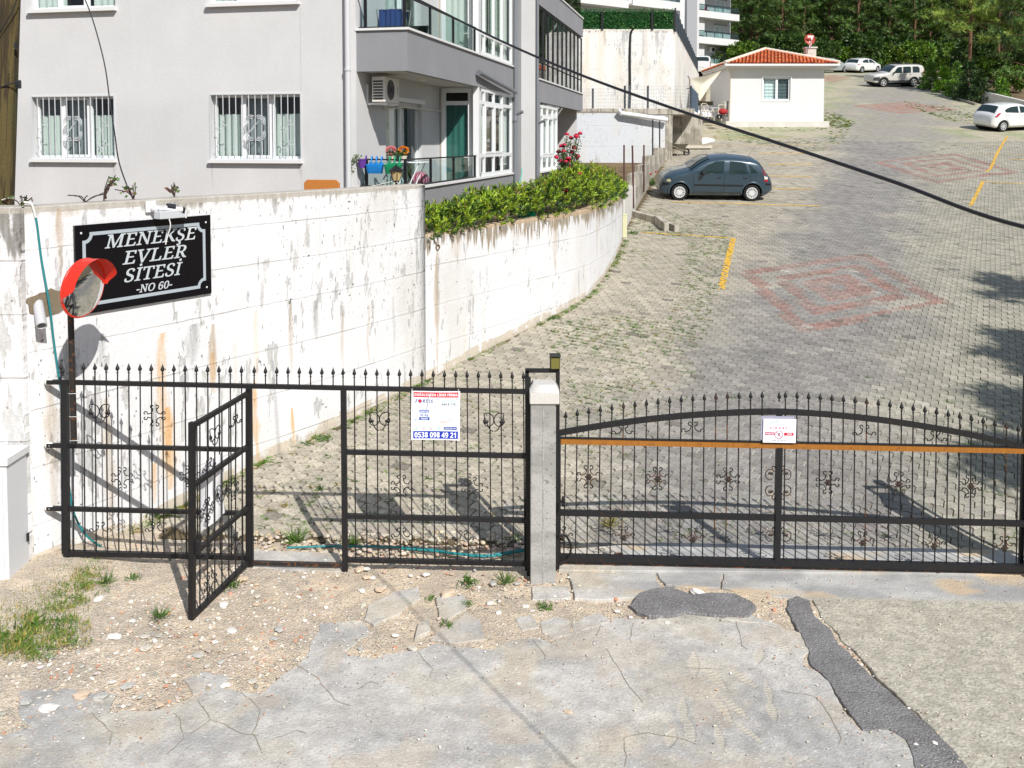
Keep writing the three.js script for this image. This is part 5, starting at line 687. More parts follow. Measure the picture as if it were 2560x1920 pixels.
// rose bush
{ const b = at(1226, 405, 20.6); b.y = 3.0; const t = thing('rose_bush', 'tall rose bush with crimson flowers rising out of the laurel hedge', 'rose bush', b); const L = [], S = []; const H = (at(1226, 302, 20.6).y - 3.0) * 1.06;
  const tips = []; for (let k = 0; k < 16; k++) { const a = k / 16 * 6.28, r = rr(.08, .36), h = H * rr(.55, 1.0); tips.push(V(Math.cos(a) * r, h, Math.sin(a) * r)); S.push(tube([[0, 0, 0], [Math.cos(a) * r * .3, h * .5, Math.sin(a) * r * .3], tips[k]], .009, 12, 4)); for (let i = 0; i < 130; i++) { const u = rr(.3, 1), p = V(Math.cos(a) * r * u, h * u, Math.sin(a) * r * u).add(rdir().multiplyScalar(rr(.02, .16))); L.push({ p, dir: rdir(.3), s: rr(.7, 1.1), roll: rr(0, 6), c: tone([38, 66, 26], [76, 104, 40]) }); } }
  mesh('foliage', scatter(L, leafGeo(.055, .032, .2)), leafM, t); mesh('stems', S, greenStem, t);
  const petal = []; for (let i = 0; i < 9; i++) { const g = new THREE.SphereGeometry(.03, 6, 4, 0, 3.1, .3, 1.5).translate(0, 0, .012).rotateX(-.3).rotateY(i * 2.4); g.translate(0, i * .002, 0); petal.push(g); } const rg = merge(petal), rm = M(new THREE.Color().setRGB(.5, .006, .045), { roughness: .6, side: THREE.DoubleSide });
  for (let k = 0; k < 24; k++) { const p = k < 16 ? tips[k].clone().multiplyScalar(1.02) : V(rr(-.3, .3), H * rr(.25, .8), rr(.05, .34)); const o = mesh('rose', rg, rm, t); o.position.copy(p); o.rotation.set(rr(-.5, .9), rr(0, 6), 0); o.scale.setScalar(rr(1.1, 1.6)); } }
// ---------------------------------------------------------------- things on the ground-floor and upper balconies
const bp = (cx, cy, z) => hitL(...[743.1 + cx * .10157, 293.8 + cy * .10157], 'z', z); // from the balcony-rail close-up
const putL = (t, p, ry = 0) => { t.position.copy(apt.localToWorld(p.clone())); t.rotation.y = -PHI + ry; return t; };
const plastic = c => M(c, { roughness: .35 });
function planter(label, c, W, x, z, y) { // trough with hooks over the hand rail
  const t = putL(thing('hanging_planter', label, 'planter', [0, 0, 0]), V(x, y, z)); const m = plastic(c), w = W / 2, O = (k, e) => { const P = []; for (let i = 0; i < 28; i++) { const a = i / 28 * 6.283, n = .35; P.push([Math.sign(Math.cos(a)) * Math.abs(Math.cos(a)) ** n * (w * k - e), Math.sign(Math.sin(a)) * Math.abs(Math.sin(a)) ** n * (.075 * k - e)]); } return P; };
  const pos = [], idx = [], R = [[O(.84, 0), -.16], [O(1, 0), 0], [O(1.05, 0), .004], [O(1.05, 0), .016], [O(1, .008), .016], [O(.84, .008), -.14]]; R.forEach(([P, yy]) => P.forEach(p => pos.push(p[0], yy, p[1]))); for (let r = 0; r < R.length - 1; r++) for (let i = 0; i < 28; i++) { const a = r * 28 + i, b = r * 28 + (i + 1) % 28; idx.push(a, a + 28, b, b, a + 28, b + 28); } const fl = pos.length / 3; pos.push(0, -.16, 0, 0, -.03, 0); for (let i = 0; i < 28; i++) { idx.push(fl, i, (i + 1) % 28); }
  mesh('trough', raw(pos, idx), m, t); mesh('soil', new THREE.CylinderGeometry(1, 1, .01, 20).scale(w * .9, 1, .06).translate(0, -.03, 0), M(0x3b2a1e, { roughness: 1 }), t);
  const n = W > .3 ? 3 : 1; for (let i = 0; i < n; i++) { const hx0 = n > 1 ? lerp(-w * .6, w * .6, i / 2) : 0; mesh('hook', [tube([[hx0, -.0, -.07], [hx0, .1, -.08], [hx0, .15, -.1], [hx0, .16, -.13], [hx0, .12, -.15]], .016, 16, 8), new THREE.CylinderGeometry(.055, .055, .01, 14, 1, false, 0, 3.14).rotateX(Math.PI / 2).rotateZ(1.57).translate(hx0, .0, -.072)], m, t); }
  const L = []; for (let i = 0; i < 36; i++) L.push({ p: V(rr(-w * .8, w * .8), -.02, rr(-.04, .04)), dir: rdir(1), s: rr(.5, 1), roll: rr(0, 6), c: tone([60, 90, 30], [90, 120, 50]) }); mesh('seedlings', scatter(L, leafGeo(.06, .02)), leafM, t); return t;
}
const railY = hx(492, 1103, 'x', BW - .08).y, zf = -.10 + .13;
{
  const X = cx => bp(cx, 600, zf).x; const y = bp(650, 620, zf).y;
  planter('blue plastic planter with three hooks on the balcony rail', new THREE.Color().setRGB(.012, .22, .62), .34, X(655), zf, y); planter('green plastic planter hung on the balcony rail behind the lantern', new THREE.Color().setRGB(.008, .26, .11), .34, X(1045), zf, y - .0);
  const p = putL(thing('hanging_pot', 'small purple basket pot hung at the left end of the balcony rail', 'pot', [0, 0, 0]), bp(385, 590, zf)); mesh('pot', [new THREE.CylinderGeometry(.082, .062, .16, 20, 1, true), new THREE.CylinderGeometry(.076, .056, .155, 20, 1, true), new THREE.TorusGeometry(.082, .008, 6, 22).rotateX(1.57).translate(0, .08, 0), new THREE.CylinderGeometry(.062, .062, .006, 20).translate(0, -.08, 0)], M(new THREE.Color().setRGB(.13, .04, .3), { roughness: .4, side: THREE.DoubleSide }), p); mesh('hook', tube([[.05, .06, -.05], [.055, .13, -.06], [.05, .15, -.1], [.04, .1, -.12]], .014, 14, 8), plastic(new THREE.Color().setRGB(.13, .04, .3)), p);
  const L = []; for (let i = 0; i < 70; i++) { const u = rnd(), q = V(-.05 - u * .2, .06 + .12 * Math.sin(u * 5) - u * .1, .02).add(rdir().multiplyScalar(.05)); L.push({ p: q, dir: rdir(.3), s: rr(.7, 1.2), roll: rr(0, 6), c: tone([70, 96, 44], [110, 130, 66]) }); } mesh('foliage', scatter(L, leafGeo(.05, .034)), leafM, p);
  // lantern on its post, tied to the wall with cord
  const lp = bp(1110, 820, zf + .35); const t = putL(thing('garden_lantern', 'black garden lantern with cream panes in front of the green planter', 'lantern', [0, 0, 0]), V(lp.x, lp.y, lp.z)); const fr = M(0x17181a, { roughness: .45 }), w = .085;
  mesh('roof', [new THREE.CylinderGeometry(.03, .15, .09, 6).translate(0, .12, 0), new THREE.CylinderGeometry(.15, .15, .012, 6).translate(0, .07, 0), new THREE.SphereGeometry(.02, 8, 6).translate(0, .175, 0)], fr, t); mesh('base', [new THREE.CylinderGeometry(.07, .03, .06, 6).translate(0, -.14, 0), new THREE.CylinderGeometry(.03, .035, 1.1, 10).translate(0, -.7, 0)], fr, t);
  for (let i = 0; i < 6; i++) { const a = i / 6 * 6.283 + .52, b = a + 1.047; const A = V(Math.sin(a) * .125, .066, Math.cos(a) * .125), B = V(Math.sin(b) * .125, .066, Math.cos(b) * .125), C = V(Math.sin(b) * .068, -.115, Math.cos(b) * .068), D = V(Math.sin(a) * .068, -.115, Math.cos(a) * .068); mesh('pane', raw([...A.toArray(), ...B.toArray(), ...C.toArray(), ...D.toArray()], [0, 2, 1, 0, 3, 2]), M(0xc9b382, { roughness: .5, side: THREE.DoubleSide }), t); mesh('rib', rod(A, D, .007, .007, 5), fr, t); }
  solo('cord', tube([[560, 1075], [800, 1020], [1000, 975], [1090, 960], [1060, 1010], [1040, 1055], [1075, 1040], [1085, 950], [1130, 985], [1190, 1070]].map(([a, b]) => apt.localToWorld(bp(a, b, zf + .39))), .008, 80, 5), M(0xd5d3cc, { roughness: .8 }), 'white cord knotted round the garden lantern post on the wall', 'cord');
  // flower pots on the table, table, chair, plaid canopy
  const zt = -.55, tb = bp(1430, 560, zt); const tt = putL(thing('balcony_table', 'white folding table behind the glass rail of the ground floor balcony', 'table', [0, 0, 0]), V(tb.x - .02, floor0, zt)); const hT = tb.y - floor0; mesh('table_top', box(.62, .025, .5, 0, hT, 0, .008), pvc, tt); for (const s of [-1, 1]) { mesh('leg', rod(V(-.25, hT, s * .2), V(.25, 0, s * .2), .013), pvc, tt); mesh('leg', rod(V(.25, hT, s * .2), V(-.25, 0, s * .2), .013), pvc, tt); }
  const flower = (label, cx, cy, cols, potc, r, leafy) => { const q = bp(cx, cy, zt + .08); const f = putL(thing('potted_flower', label, 'flower pot', [0, 0, 0]), V(q.x, tb.y + .012, q.z)); mesh('pot', new THREE.LatheGeometry([[0, 0], [.05, 0], [.068, .1], [.074, .1], [.074, .115], [.066, .115], [.06, .1], [0, .1]].map(a => new THREE.Vector2(...a)), 18), M(potc, { roughness: .7 }), f); const L = [], B = []; for (let i = 0; i < 90; i++) L.push({ p: V(rr(-.06, .06), .12 + rr(0, .07), rr(-.06, .06)), dir: rdir(.5), s: rr(.8, 1.2), roll: rr(0, 6), c: tone([40, 76, 26], [96, 130, 56]) }); mesh('foliage', scatter(L, leafGeo(.055, .036)), leafM, f); if (cols) for (let i = 0; i < 170; i++) { const d = rdir(.35); B.push({ p: V(d.x * r, .22 + d.y * r * .75, d.z * r), dir: d, s: rr(.8, 1.2), roll: rr(0, 6), c: tone(cols[0], cols[1]) }); } if (cols) mesh('blossom', scatter(B, leafGeo(.034, .034)), leafM, f); };
  flower('pink flowers in a pale pot on the balcony table', 1000, 420, [[232, 120, 130], [246, 190, 186]], 0xcfc3b0, .085); flower('orange and yellow flowers in a pale pot on the balcony table', 1265, 420, [[228, 120, 30], [246, 176, 40]], 0xd9cdbb, .085); flower('leafy green plant in a dark pot between the two flower pots', 1165, 430, null, 0x1c2036, .05);
  const ch = putL(thing('plastic_chair', 'white plastic chair seen through the balcony glass below the green planter', 'chair', [0, 0, 0]), V(bp(980, 900, -.5).x, floor0, -.5)); plasticChair(ch, M(0xbfc4c4, { roughness: .4 }));
  const q = hitL(743.1 + 1620 * .10157, 293.8 + 960 * .10157, 'x', BW - .5); const plaidT = tex(128, 128, (u, v) => { const a = mod(Math.floor(u * 16), 2), b = mod(Math.floor(v * 16), 2); return a && b ? [240, 200, 214] : a || b ? [206, 60, 120] : [140, 20, 70]; }); const pc = putL(thing('plaid_hood', 'pink checked fabric hood of a pram behind the balcony glass', 'pram', [0, 0, 0]), V(q.x, q.y - .28, q.z)); mesh('hood', new THREE.SphereGeometry(.2, 20, 12, 0, 6.28, 0, 1.9).scale(1, .95, .9).translate(0, .3, 0), M(0xffffff, { map: rep(plaidT, 2), roughness: .9, side: THREE.DoubleSide }), pc); mesh('basket', box(.4, .2, .34, 0, .12, 0, .03), M(0x4a2a2a, { roughness: .9 }), pc);
}
function plasticChair(t, m) { const s = .43; mesh('seat', box(.44, .03, .42, 0, s, 0, .012), m, t); const B = []; for (let i = 0; i < 5; i++) { const x = lerp(-.15, .15, i / 4); B.push(bar(V(x, s, -.2), V(x * 1.05, s + .38, -.27), .045, .012)); } mesh('backrest', [...B, tube([[-.22, s, -.19], [-.23, s + .3, -.25], [-.12, s + .44, -.28], [.12, s + .44, -.28], [.23, s + .3, -.25], [.22, s, -.19]], .018, 30, 6)], m, t); for (const x of [-1, 1]) { mesh('armrest', tube([[x * .23, s, .18], [x * .25, s + .2, .16], [x * .25, s + .22, -.1], [x * .24, s + .2, -.22]], .018, 20, 6), m, t); for (const z of [-1, 1]) mesh('leg', bar(V(x * .19, s, z * .18), V(x * .23, 0, z * .22), .04, .03), m, t); } }
{ // upper balcony: drying rack with blue washing
  const y0 = bandB + .18, p = hx(400, 120, 'z', -1.3); const t = putL(thing('drying_rack', 'folding drying rack with dark blue washing on the upper balcony', 'drying rack', [0, 0, 0]), V(p.x, y0, -1.3)); const m = M(0x9aa0a6, { roughness: .4 }), h = bandT + .55 - y0; mesh('frame', [rod(V(-.3, h, -.2), V(.3, h, -.2), .008), rod(V(-.3, h, .2), V(.3, h, .2), .008), ...[-.3, .3].flatMap(x => [rod(V(x, h, -.2), V(x, 0, .3), .009), rod(V(x, h, .2), V(x, 0, -.3), .009)]), ...range(-.16, .16, 4).map(z => rod(V(-.3, h, z), V(.3, h, z), .004))], m, t); const bl = M(0x1f3f78, { roughness: .95, side: THREE.DoubleSide }); mesh('washing', [drape(.5, .55, .02, .12).translate(0, h - .27, .2), drape(.4, .4, .02, .1).translate(.05, h - .2, .0), drape(.5, .5, .02, .13).translate(-.02, h - .25, -.2)], bl, t);
  const q = hx(560, 150, 'x', BW - .4); const c = putL(thing('folding_chair', 'dark folding chair behind the upper balcony glass', 'chair', [0, 0, 0]), V(BW - .4, y0, q.z)); mesh('frame', [...[-.2, .2].flatMap(x => [rod(V(x, 0, .25), V(x, .9, -.2), .012), rod(V(x, 0, -.25), V(x, .5, .2), .012)]), rod(V(-.2, .9, -.2), V(.2, .9, -.2), .012)], M(0x8c9196, { roughness: .4 }), c); mesh('seat', box(.42, .03, .4, 0, .46, 0, .01), dark, c); mesh('backrest', box(.4, .3, .02, 0, .76, -.14, .008), dark, c); }
{ // air conditioner on the balcony wall
  const pA = hx(340, 528, 'x', .42), z0 = pA.z, yb = hx(340, 704, 'x', .42).y, yt = pA.y, L = .82; const t = putL(thing('air_conditioner', 'white outdoor air conditioning unit on a bracket under the balcony slab', 'air conditioner', [0, 0, 0]), V(0, 0, 0)); t.position.copy(apt.position); const z1 = z0 - L, H = yt - yb;
  mesh('case', bx(.14, .42, yb, yt, z1, z0, .012), M(0xdcd9d2, { roughness: .45 }), t); const n = 7; for (let i = 0; i < n; i++) mesh('louvre', bx(.17, .37, yb + H * (.1 + .8 * i / n), yb + H * (.1 + .8 * i / n) + .028, z0 + .001, z0 + .008), M(0x2a2b2d, { roughness: .7 }), t);
  const fy = (yb + yt) / 2, fz = z0 - L * .38; mesh('fan_guard', [new THREE.CylinderGeometry(H * .4, H * .4, .012, 32).rotateZ(Math.PI / 2).translate(.426, fy, fz), ...[.12, .2, .28, .36].map(r => new THREE.TorusGeometry(H * r, .004, 4, 30).rotateY(Math.PI / 2).translate(.434, fy, fz))], M(0x4d4f52, { roughness: .5 }), t); mesh('fan_hub', new THREE.CylinderGeometry(.05, .05, .02, 16).rotateZ(1.57).translate(.43, fy, fz), dark, t);
  const lt = canvasTex(64, 256, (c, w, h) => { c.fillStyle = '#dcd9d2'; c.fillRect(0, 0, w, h); c.save(); c.translate(44, 236); c.rotate(-Math.PI / 2); c.font = 'bold 44px sans-serif'; c.fillStyle = '#33353a'; c.fillText('arçelik', 0, 0, 220); c.restore(); }); mesh('lettering', new THREE.PlaneGeometry(.09, H * .62).rotateY(Math.PI / 2).translate(.423, fy + .04, z0 - L * .87), texSheet(lt), t);
  mesh('bracket', [bx(0, .42, yb - .05, yb - .015, z0 - .12, z0 - .08), bx(0, .42, yb - .05, yb - .015, z1 + .08, z1 + .12), bx(0, .03, yb - .05, yb + .35, z0 - .12, z0 - .08)], pvc, t); mesh('pipe', tube([[.1, yb + .1, z1], [.05, yb - .05, z1 - .1], [.03, yb - .02, z1 - 1.5], [.03, yb - .02, ZN + .1]], .022, 30, 8), M(0xd8d2c6, { roughness: .7 }), t); }
{ // table top left against the facade
  const a = at(655, 383, 14.6), b = at(737, 410, 14.6); const w = b.x - a.x, T = thing('folding_table', 'orange-brown table top standing on edge behind the wall by the downpipe', 'table', V((a.x + b.x) / 2, b.y - .12, -14.6), -PHI); const h = a.y - b.y + .3; mesh('table_top', extr([[-w / 2 + .05, -h / 2], [w / 2 - .05, -h / 2], [w / 2, -h / 2 + .05], [w / 2, h / 2 - .05], [w / 2 - .05, h / 2], [-w / 2 + .05, h / 2], [-w / 2, h / 2 - .05], [-w / 2, -h / 2 + .05]], .025, [], .004).translate(0, .03, 0), M(0xc07a38, { roughness: .5 }), T); mesh('leg_frame', [tube([[-.22, -.2, .05], [-.22, .06, .05], [-.19, .08, .06]], .013, 10, 6), tube([[-.14, -.2, .05], [-.14, .0, .05], [.14, .0, .05], [.14, -.2, .05]], .013, 20, 6), tube([[.22, -.2, .05], [.22, .06, .05], [.19, .08, .06]], .013, 10, 6)], M(0x5d5f62, { roughness: .4, metalness: .5 }), T); }
{ // basket and tub in the planted strip
  const k = at(1138, 413, 19.2); const t = thing('basket', 'turquoise plastic laundry basket behind the hedge at the facade', 'basket', V(k.x, 2.95, k.z)); mesh('basket', [new THREE.CylinderGeometry(.24, .18, .3, 24, 1, true).translate(0, .15, 0), new THREE.TorusGeometry(.24, .014, 6, 28).rotateX(1.57).translate(0, .3, 0), new THREE.TorusGeometry(.14, .01, 6, 20, 3.14).translate(0, .3, .18)], M(0x1ea884, { roughness: .4, side: THREE.DoubleSide }), t);
  solo('garden_hose', tube([hx(1282, 1160, 'x', BW + .2), hx(1285, 1200, 'x', BW + .25), hx(1270, 1260, 'x', BW + .25), hx(1272, 1285, 'x', BW + .28)].map(p => apt.localToWorld(p)), .012, 24, 6), M(0x4fc0a6, { roughness: .5 }), 'thin turquoise hose hanging from the tap on the building wall', 'hose'); }

// ---------------------------------------------------------------- stepped kerb, stakes, meter box, lower wall and canopy
const oldC = M(0xffffff, { map: rep(tex(512, 512, (u, v) => { const a = fbm(u * 6, v * 6, 5, 6, 6), s = fbm(u * 30, v * 4, 4, 30, 4); let k = mixc([186, 180, 168], [150, 144, 132], sst(.35, .65, a)); k = mixc(k, [112, 106, 96], .55 * sst(.55, .7, s)); return k.map(c => c * (.93 + .1 * vn(u * 120, v * 120, 120, 120))); }), .5), bumpMap: rep(plasterB, .6), bumpScale: .012, roughness: .95 });
{
  const P = [[1349, 500], [1373, 452], [1389, 424], [1404, 398], [1424, 364], [1441, 340]].map(([x, y]) => gnd(x, y)); const t = thing('stepped_kerb_wall', 'low stepped concrete wall climbing beside the blue car', 'wall'); const tops = [[1362, 423], [1385, 408], [1395, 380], [1408, 362], [1424, 340], [1434, 322]];
  for (let i = 0; i < 5; i++) { const a = P[i], b = P[i + 1], top = [3.1, 3.46, 3.68, 3.97, 4.25][i]; const dir = b.clone().sub(a); dir.y = 0; const L = dir.length(); dir.normalize(); const n = V(dir.z, 0, -dir.x); const g = uvm(new RoundedBoxGeometry(.3, top - a.y + .7, L - .006, 2, .02)); g.rotateY(Math.atan2(dir.x, dir.z)); const c = a.clone().lerp(b, .5).addScaledVector(n, .15 * (n.x < 0 ? 1 : -1)); g.translate(c.x, (top + a.y - .7) / 2, c.z); mesh('kerb_block', g, i < 1 ? whiteP : oldC, t); }
  const st = M(0x4a2e2c, { roughness: .7 }); for (const [x, y0, y1, d, lab] of [[1348, 313, 380, 30.5, 'first rusty stake from the left in front of the pale wall'], [1369, 314, 408, 29.5, 'rusty stake leaning slightly at the hedge end, second from left'], [1391, 313, 376, 33, 'middle rusty stake of the five at the stepped kerb'], [1410, 259, 356, 37, 'tall dark stake before the pale wall, fourth from left'], [1425, 261, 335, 39.5, 'tall dark stake nearest the corner of the pale wall']]) { const a = at(x, y1 + 8, d), b = at(x - (x === 1369 ? 3 : 0), y0, d); a.y -= .5; solo('stake', bar(a, b, .05, .05), d > 35 ? iron : st, lab, 'stake', 'metal stakes by the stepped kerb'); }
  const f = along(LOW, LL - .3), m = gnd(1342, 512); const e = thing('meter_box', 'cream electricity meter box on the end of the lower white wall', 'meter box', V(m.x - .02, at(1338, 512, -m.z).y, m.z)); const h = 49 / 2039 * -m.z; mesh('case', box(.26, h, .3, .03, h / 2, 0, .01), M(0xd6d4ae, { roughness: .5 }), e); mesh('lid', box(.275, .02, .315, .03, h + .005, 0, .004), M(0xdedcba, { roughness: .5 }), e); mesh('conduit', tube([[-.08, h * .75, .17], [-.06, h * .8, .18], [-.05, h * 1.2, .17], [-.08, h * 1.45, .14], [-.1, h * 1.5, .1]], .018, 24, 6), M(0x3a3a3a), e);
  // broken kerb stones and a lifted corner of paving
  for (const [x0, y0, x1, y1, hh, lab] of [[1390, 470, 1418, 478, .16, 'short broken kerb stone next to the meter box'], [1418, 478, 1440, 496, .2, 'long pale kerb stone lying across the drive edge'], [1366, 462, 1392, 470, .14, 'kerb stone at the wall foot below the hedge'], [1428, 482, 1462, 497, .15, 'kerb stone with its end sunk in the paving']].slice(0, 4)) { const a = gnd(x0, y0 + 5), b = gnd(x1, y1 + 5); const g = uvm(new RoundedBoxGeometry(.14, hh + .1, a.distanceTo(b), 2, .015)), d = b.clone().sub(a); g.rotateX(-Math.asin(d.y / d.length())); g.rotateY(Math.atan2(d.x, d.z)); g.translate((a.x + b.x) / 2, (a.y + b.y) / 2 + hh / 2, (a.z + b.z) / 2); solo('kerb_stone', g, oldC, lab, 'kerb stone', 'broken kerb stones'); }
}
const wallPaint = (o, st, W = 1024, H = 512, L = 6, hh = 3, y0 = 0, top = 3) => paintWall(W, L, y0, hh, st, Object.assign({ o, top, flake: -.06, run: .5, lines: [.8, 1.6, 2.4], lean: 0 }, {}));
{ // pale lower wall with the niche under a slab
  const D = 41.2, A = at(1190, 241, D), B = at(1439, 241, D), C = at(1439, 350, D); const t = thing('lower_wall', 'pale bluish white wall behind the stakes with a white pipe along its top', 'wall'); const [a, b] = paintWall(1024, 6, 2, 4, [], { o: 55, top: A.y, flake: -.08, run: .25, base: [206, 211, 217], lines: [4.3, 5.2], lean: 0 }); const uvw = g => { const uv = g.attributes.uv; for (let i = 0; i < uv.count; i++) uv.setXY(i, uv.getX(i) / 6, (uv.getY(i) - 2) / 4); return g; };
  mesh('wall', uvw(bx(A.x - 4, B.x, 2.2, A.y, -D - .3, -D)), M(0xffffff, { map: a, bumpMap: b, bumpScale: .02, roughness: .9 }), t);
  mesh('niche_wall', [bx(B.x - .02, B.x + .28, 2.5, A.y, -D - 3.2, -D + .02), uvm(box(at(1512, 260, D + 3).x - B.x, A.y - 2, .25, (B.x + at(1512, 260, D + 3).x) / 2 + .14, A.y / 2 + 1, -D - 3.2))], oldC, t);
  const x0 = at(1346, 236, D).x, x1 = at(1500, 236, D).x, y0 = at(1400, 247, D).y, y1 = at(1400, 235, D).y; mesh('slab', uvm(extr([[x0, -D + .05], [x1, -D + .05], [x1 + .5, -D - 2.6], [x1 + .5, -D - 4], [x0, -D - 4]].map(([x, z]) => [x, z]), y1 - y0, [], .01).rotateX(Math.PI / 2).translate(0, y1, 0)), oldC, t);
  const p0 = at(1337, 238, D - .2), p1 = at(1343, 245, D - .2), p2 = at(1442, 259, D - .25); mesh('pipe', [tube([p0, p1.clone().add(V(-.02, .03, 0)), p1], .09, 10, 10), rod(p1, p2, .1, .1, 14)], M(0xe3e5e6, { roughness: .5 }), t);
  for (const x of [1262, 1290, 1318]) { const q = at(x, 238, D + .2); mesh('coping_stone', box(.62, .16, .3, q.x, q.y - .01, -D - .12, .02), oldC, t); }
}
{ // wire mesh fence on it
  const D = 41.6, t = thing('mesh_fence', 'see-through wire mesh fence with dark posts above the pale wall', 'fence'); const m = M(0x9aa6b0, { roughness: .5, metalness: .3 }); const W = (xa, xb, ya, yb) => { const a = at(xa, ya, D), b = at(xb, yb, D), g = []; for (let x = a.x; x < b.x; x += .075) g.push(bx(x, x + .007, b.y, a.y, -D, -D + .006)); for (let i = 0; i <= 6; i++) { const y = lerp(b.y, a.y, i / 6); g.push(bx(a.x, b.x, y, y + .008, -D + .007, -D + .014)); } return merge(g); };
  mesh('wire_mesh', [W(1215, 1348, 192, 237), W(1352, 1491, 186, 233)], m, t); for (const [x, y0, y1] of [[1281, 192, 241], [1350, 186, 235], [1400, 186, 235], [1493, 186, 236]]) { const a = at(x, y0 - 1, D), b = at(x, y1, D); mesh('post', bx(a.x - .04, a.x + .04, b.y, a.y, -D - .09, -D - .01), M(0x23252c, { roughness: .5 }), t); }
  const a = at(1494, 188, D), b = at(1508, 200, D + 6); mesh('side_panel', bar(a.clone().add(V(0, -.48, 0)), b.clone().setY(a.y - .48), .03, .95), M(0x3c5266, { roughness: .7 }), t);
}
{ // tall white wall carrying the artificial hedge, returning along the drive
  const D = 46, A = at(1230, 64, D), B = at(1459, 64, D), E = at(1510, 162, 76); const P = [[A.x - 3, D], [B.x, D], [E.x, -E.z]]; const len = cum(P)[2], topY2 = B.y; const l0 = cum(P)[1]; const hs = (px, y0, y1, w, c, al) => ({ s: at(px, 100, D).x - P[0][0], t: at(px, y0, D).y, b: at(px, y1, D).y, w, c, a: al });
  const [a, b] = paintWall(2048, 40, 4, 8, [hs(1268, 75, 240, .22, [224, 204, 170], .55), hs(1297, 66, 225, .25, [220, 200, 172], .55), hs(1306, 66, 100, .12, BRN, .8), hs(1347, 66, 120, .12, GRY, .9), hs(1353, 66, 90, .14, GRY, .8), hs(1395, 66, 215, .2, [200, 192, 180], .8), hs(1390, 66, 120, .1, GRY, .7), hs(1420, 66, 120, .12, GRY, .9), hs(1432, 66, 100, .2, GRY, .5), hs(1340, 120, 200, .12, [214, 206, 190], .6)], { o: 77, top: topY2, flake: -.09, run: .35, base: [228, 226, 222], dirt: [212, 204, 192], edge: [214, 208, 196], lines: [5.6, 6.8, 8, 9.2], lean: 0 });
  const t = thing('tall_retaining_wall', 'high stained white retaining wall topped by artificial green hedging', 'wall'); mesh('wall', uvFit(ribbon(P, 3.5, topY2, .35, 0, 0, .5), 40, 4, 8), M(0xffffff, { map: a, bumpMap: b, bumpScale: .02, roughness: .9 }), t); const h0 = at(1364, 67, D - .06), h1 = at(1360, 236, D - .06); mesh('drain_hose', tube([h0.clone().add(V(.1, .1, .1)), h0, h0.clone().lerp(h1, .3).add(V(-.04, 0, 0)), h0.clone().lerp(h1, .7), h1], .05, 40, 7), M(0x1a1a1c, { roughness: .6 }), t);
  const sp = at(1489, 191, 60); mesh('bracket', rod(at(1484, 191, 46.6), at(1495, 191, 46.2), .03), M(0x6f675e), t);
  struct('terrace', uvm(bx(A.x - 30, B.x - .36, 4, topY2 - .15, -D - 40, -D - .36)), earthM);
  const g = thing('artificial_hedge', 'dark green artificial hedge panels with black posts on the tall white wall', 'hedge'); const L = [], yT = at(1300, 22, D).y, dk = M(0x15301c, { roughness: 1 }); mesh('backing', bx(A.x - 2.5, B.x - .1, topY2 + .04, yT - .06, -D - .16, -D - .12), dk, g);
  for (let i = 0; i < 9000; i++) L.push({ p: V(rr(A.x - 2.5, B.x - .08), topY2 + .03 + rnd() * (yT - topY2 + .02) * (.98 + .06 * vn(i * .01, 2)), -D - rr(.04, .12)), dir: rdir(.2).add(V(0, .2, .6)).normalize(), s: rr(.7, 1.3), roll: rr(0, 6), c: rnd() < .08 ? tone([120, 170, 90], [160, 200, 120]) : tone([26, 96, 36], [64, 150, 60]) }); mesh('foliage', scatter(L, leafGeo(.09, .03)), leafM, g);
  for (const x of [1301, 1409]) { const q = at(x, 40, D - .03); mesh('post', bx(q.x - .05, q.x + .05, topY2 - .02, yT - .06, -D - .03, -D + .05), black, g); } mesh('post', bx(B.x - .09, B.x, topY2, yT - .03, -D - .2, -D - .04), black, g);
  const s = thing('slat_fence', 'dark blue grey fence running away along the return of the tall wall', 'fence'); const S0 = V(B.x + .0, topY2, -D - .1), S1 = V(E.x - .1, topY2, E.z); const dir = S1.clone().sub(S0), n = 14; const pm = M(0x31424f, { roughness: .6 }); for (let i = 0; i < n; i++) { const p = S0.clone().addScaledVector(dir, i / n), q = S0.clone().addScaledVector(dir, (i + .97) / n); mesh('panel', bar(p.clone().add(V(0, .5, 0)), q.clone().add(V(0, .5, 0)), .03, .96), pm, s); mesh('post', bx(p.x - .04, p.x + .04, p.y - .1, p.y + 1.05, p.z - .04, p.z + .04), dark, s); }
}
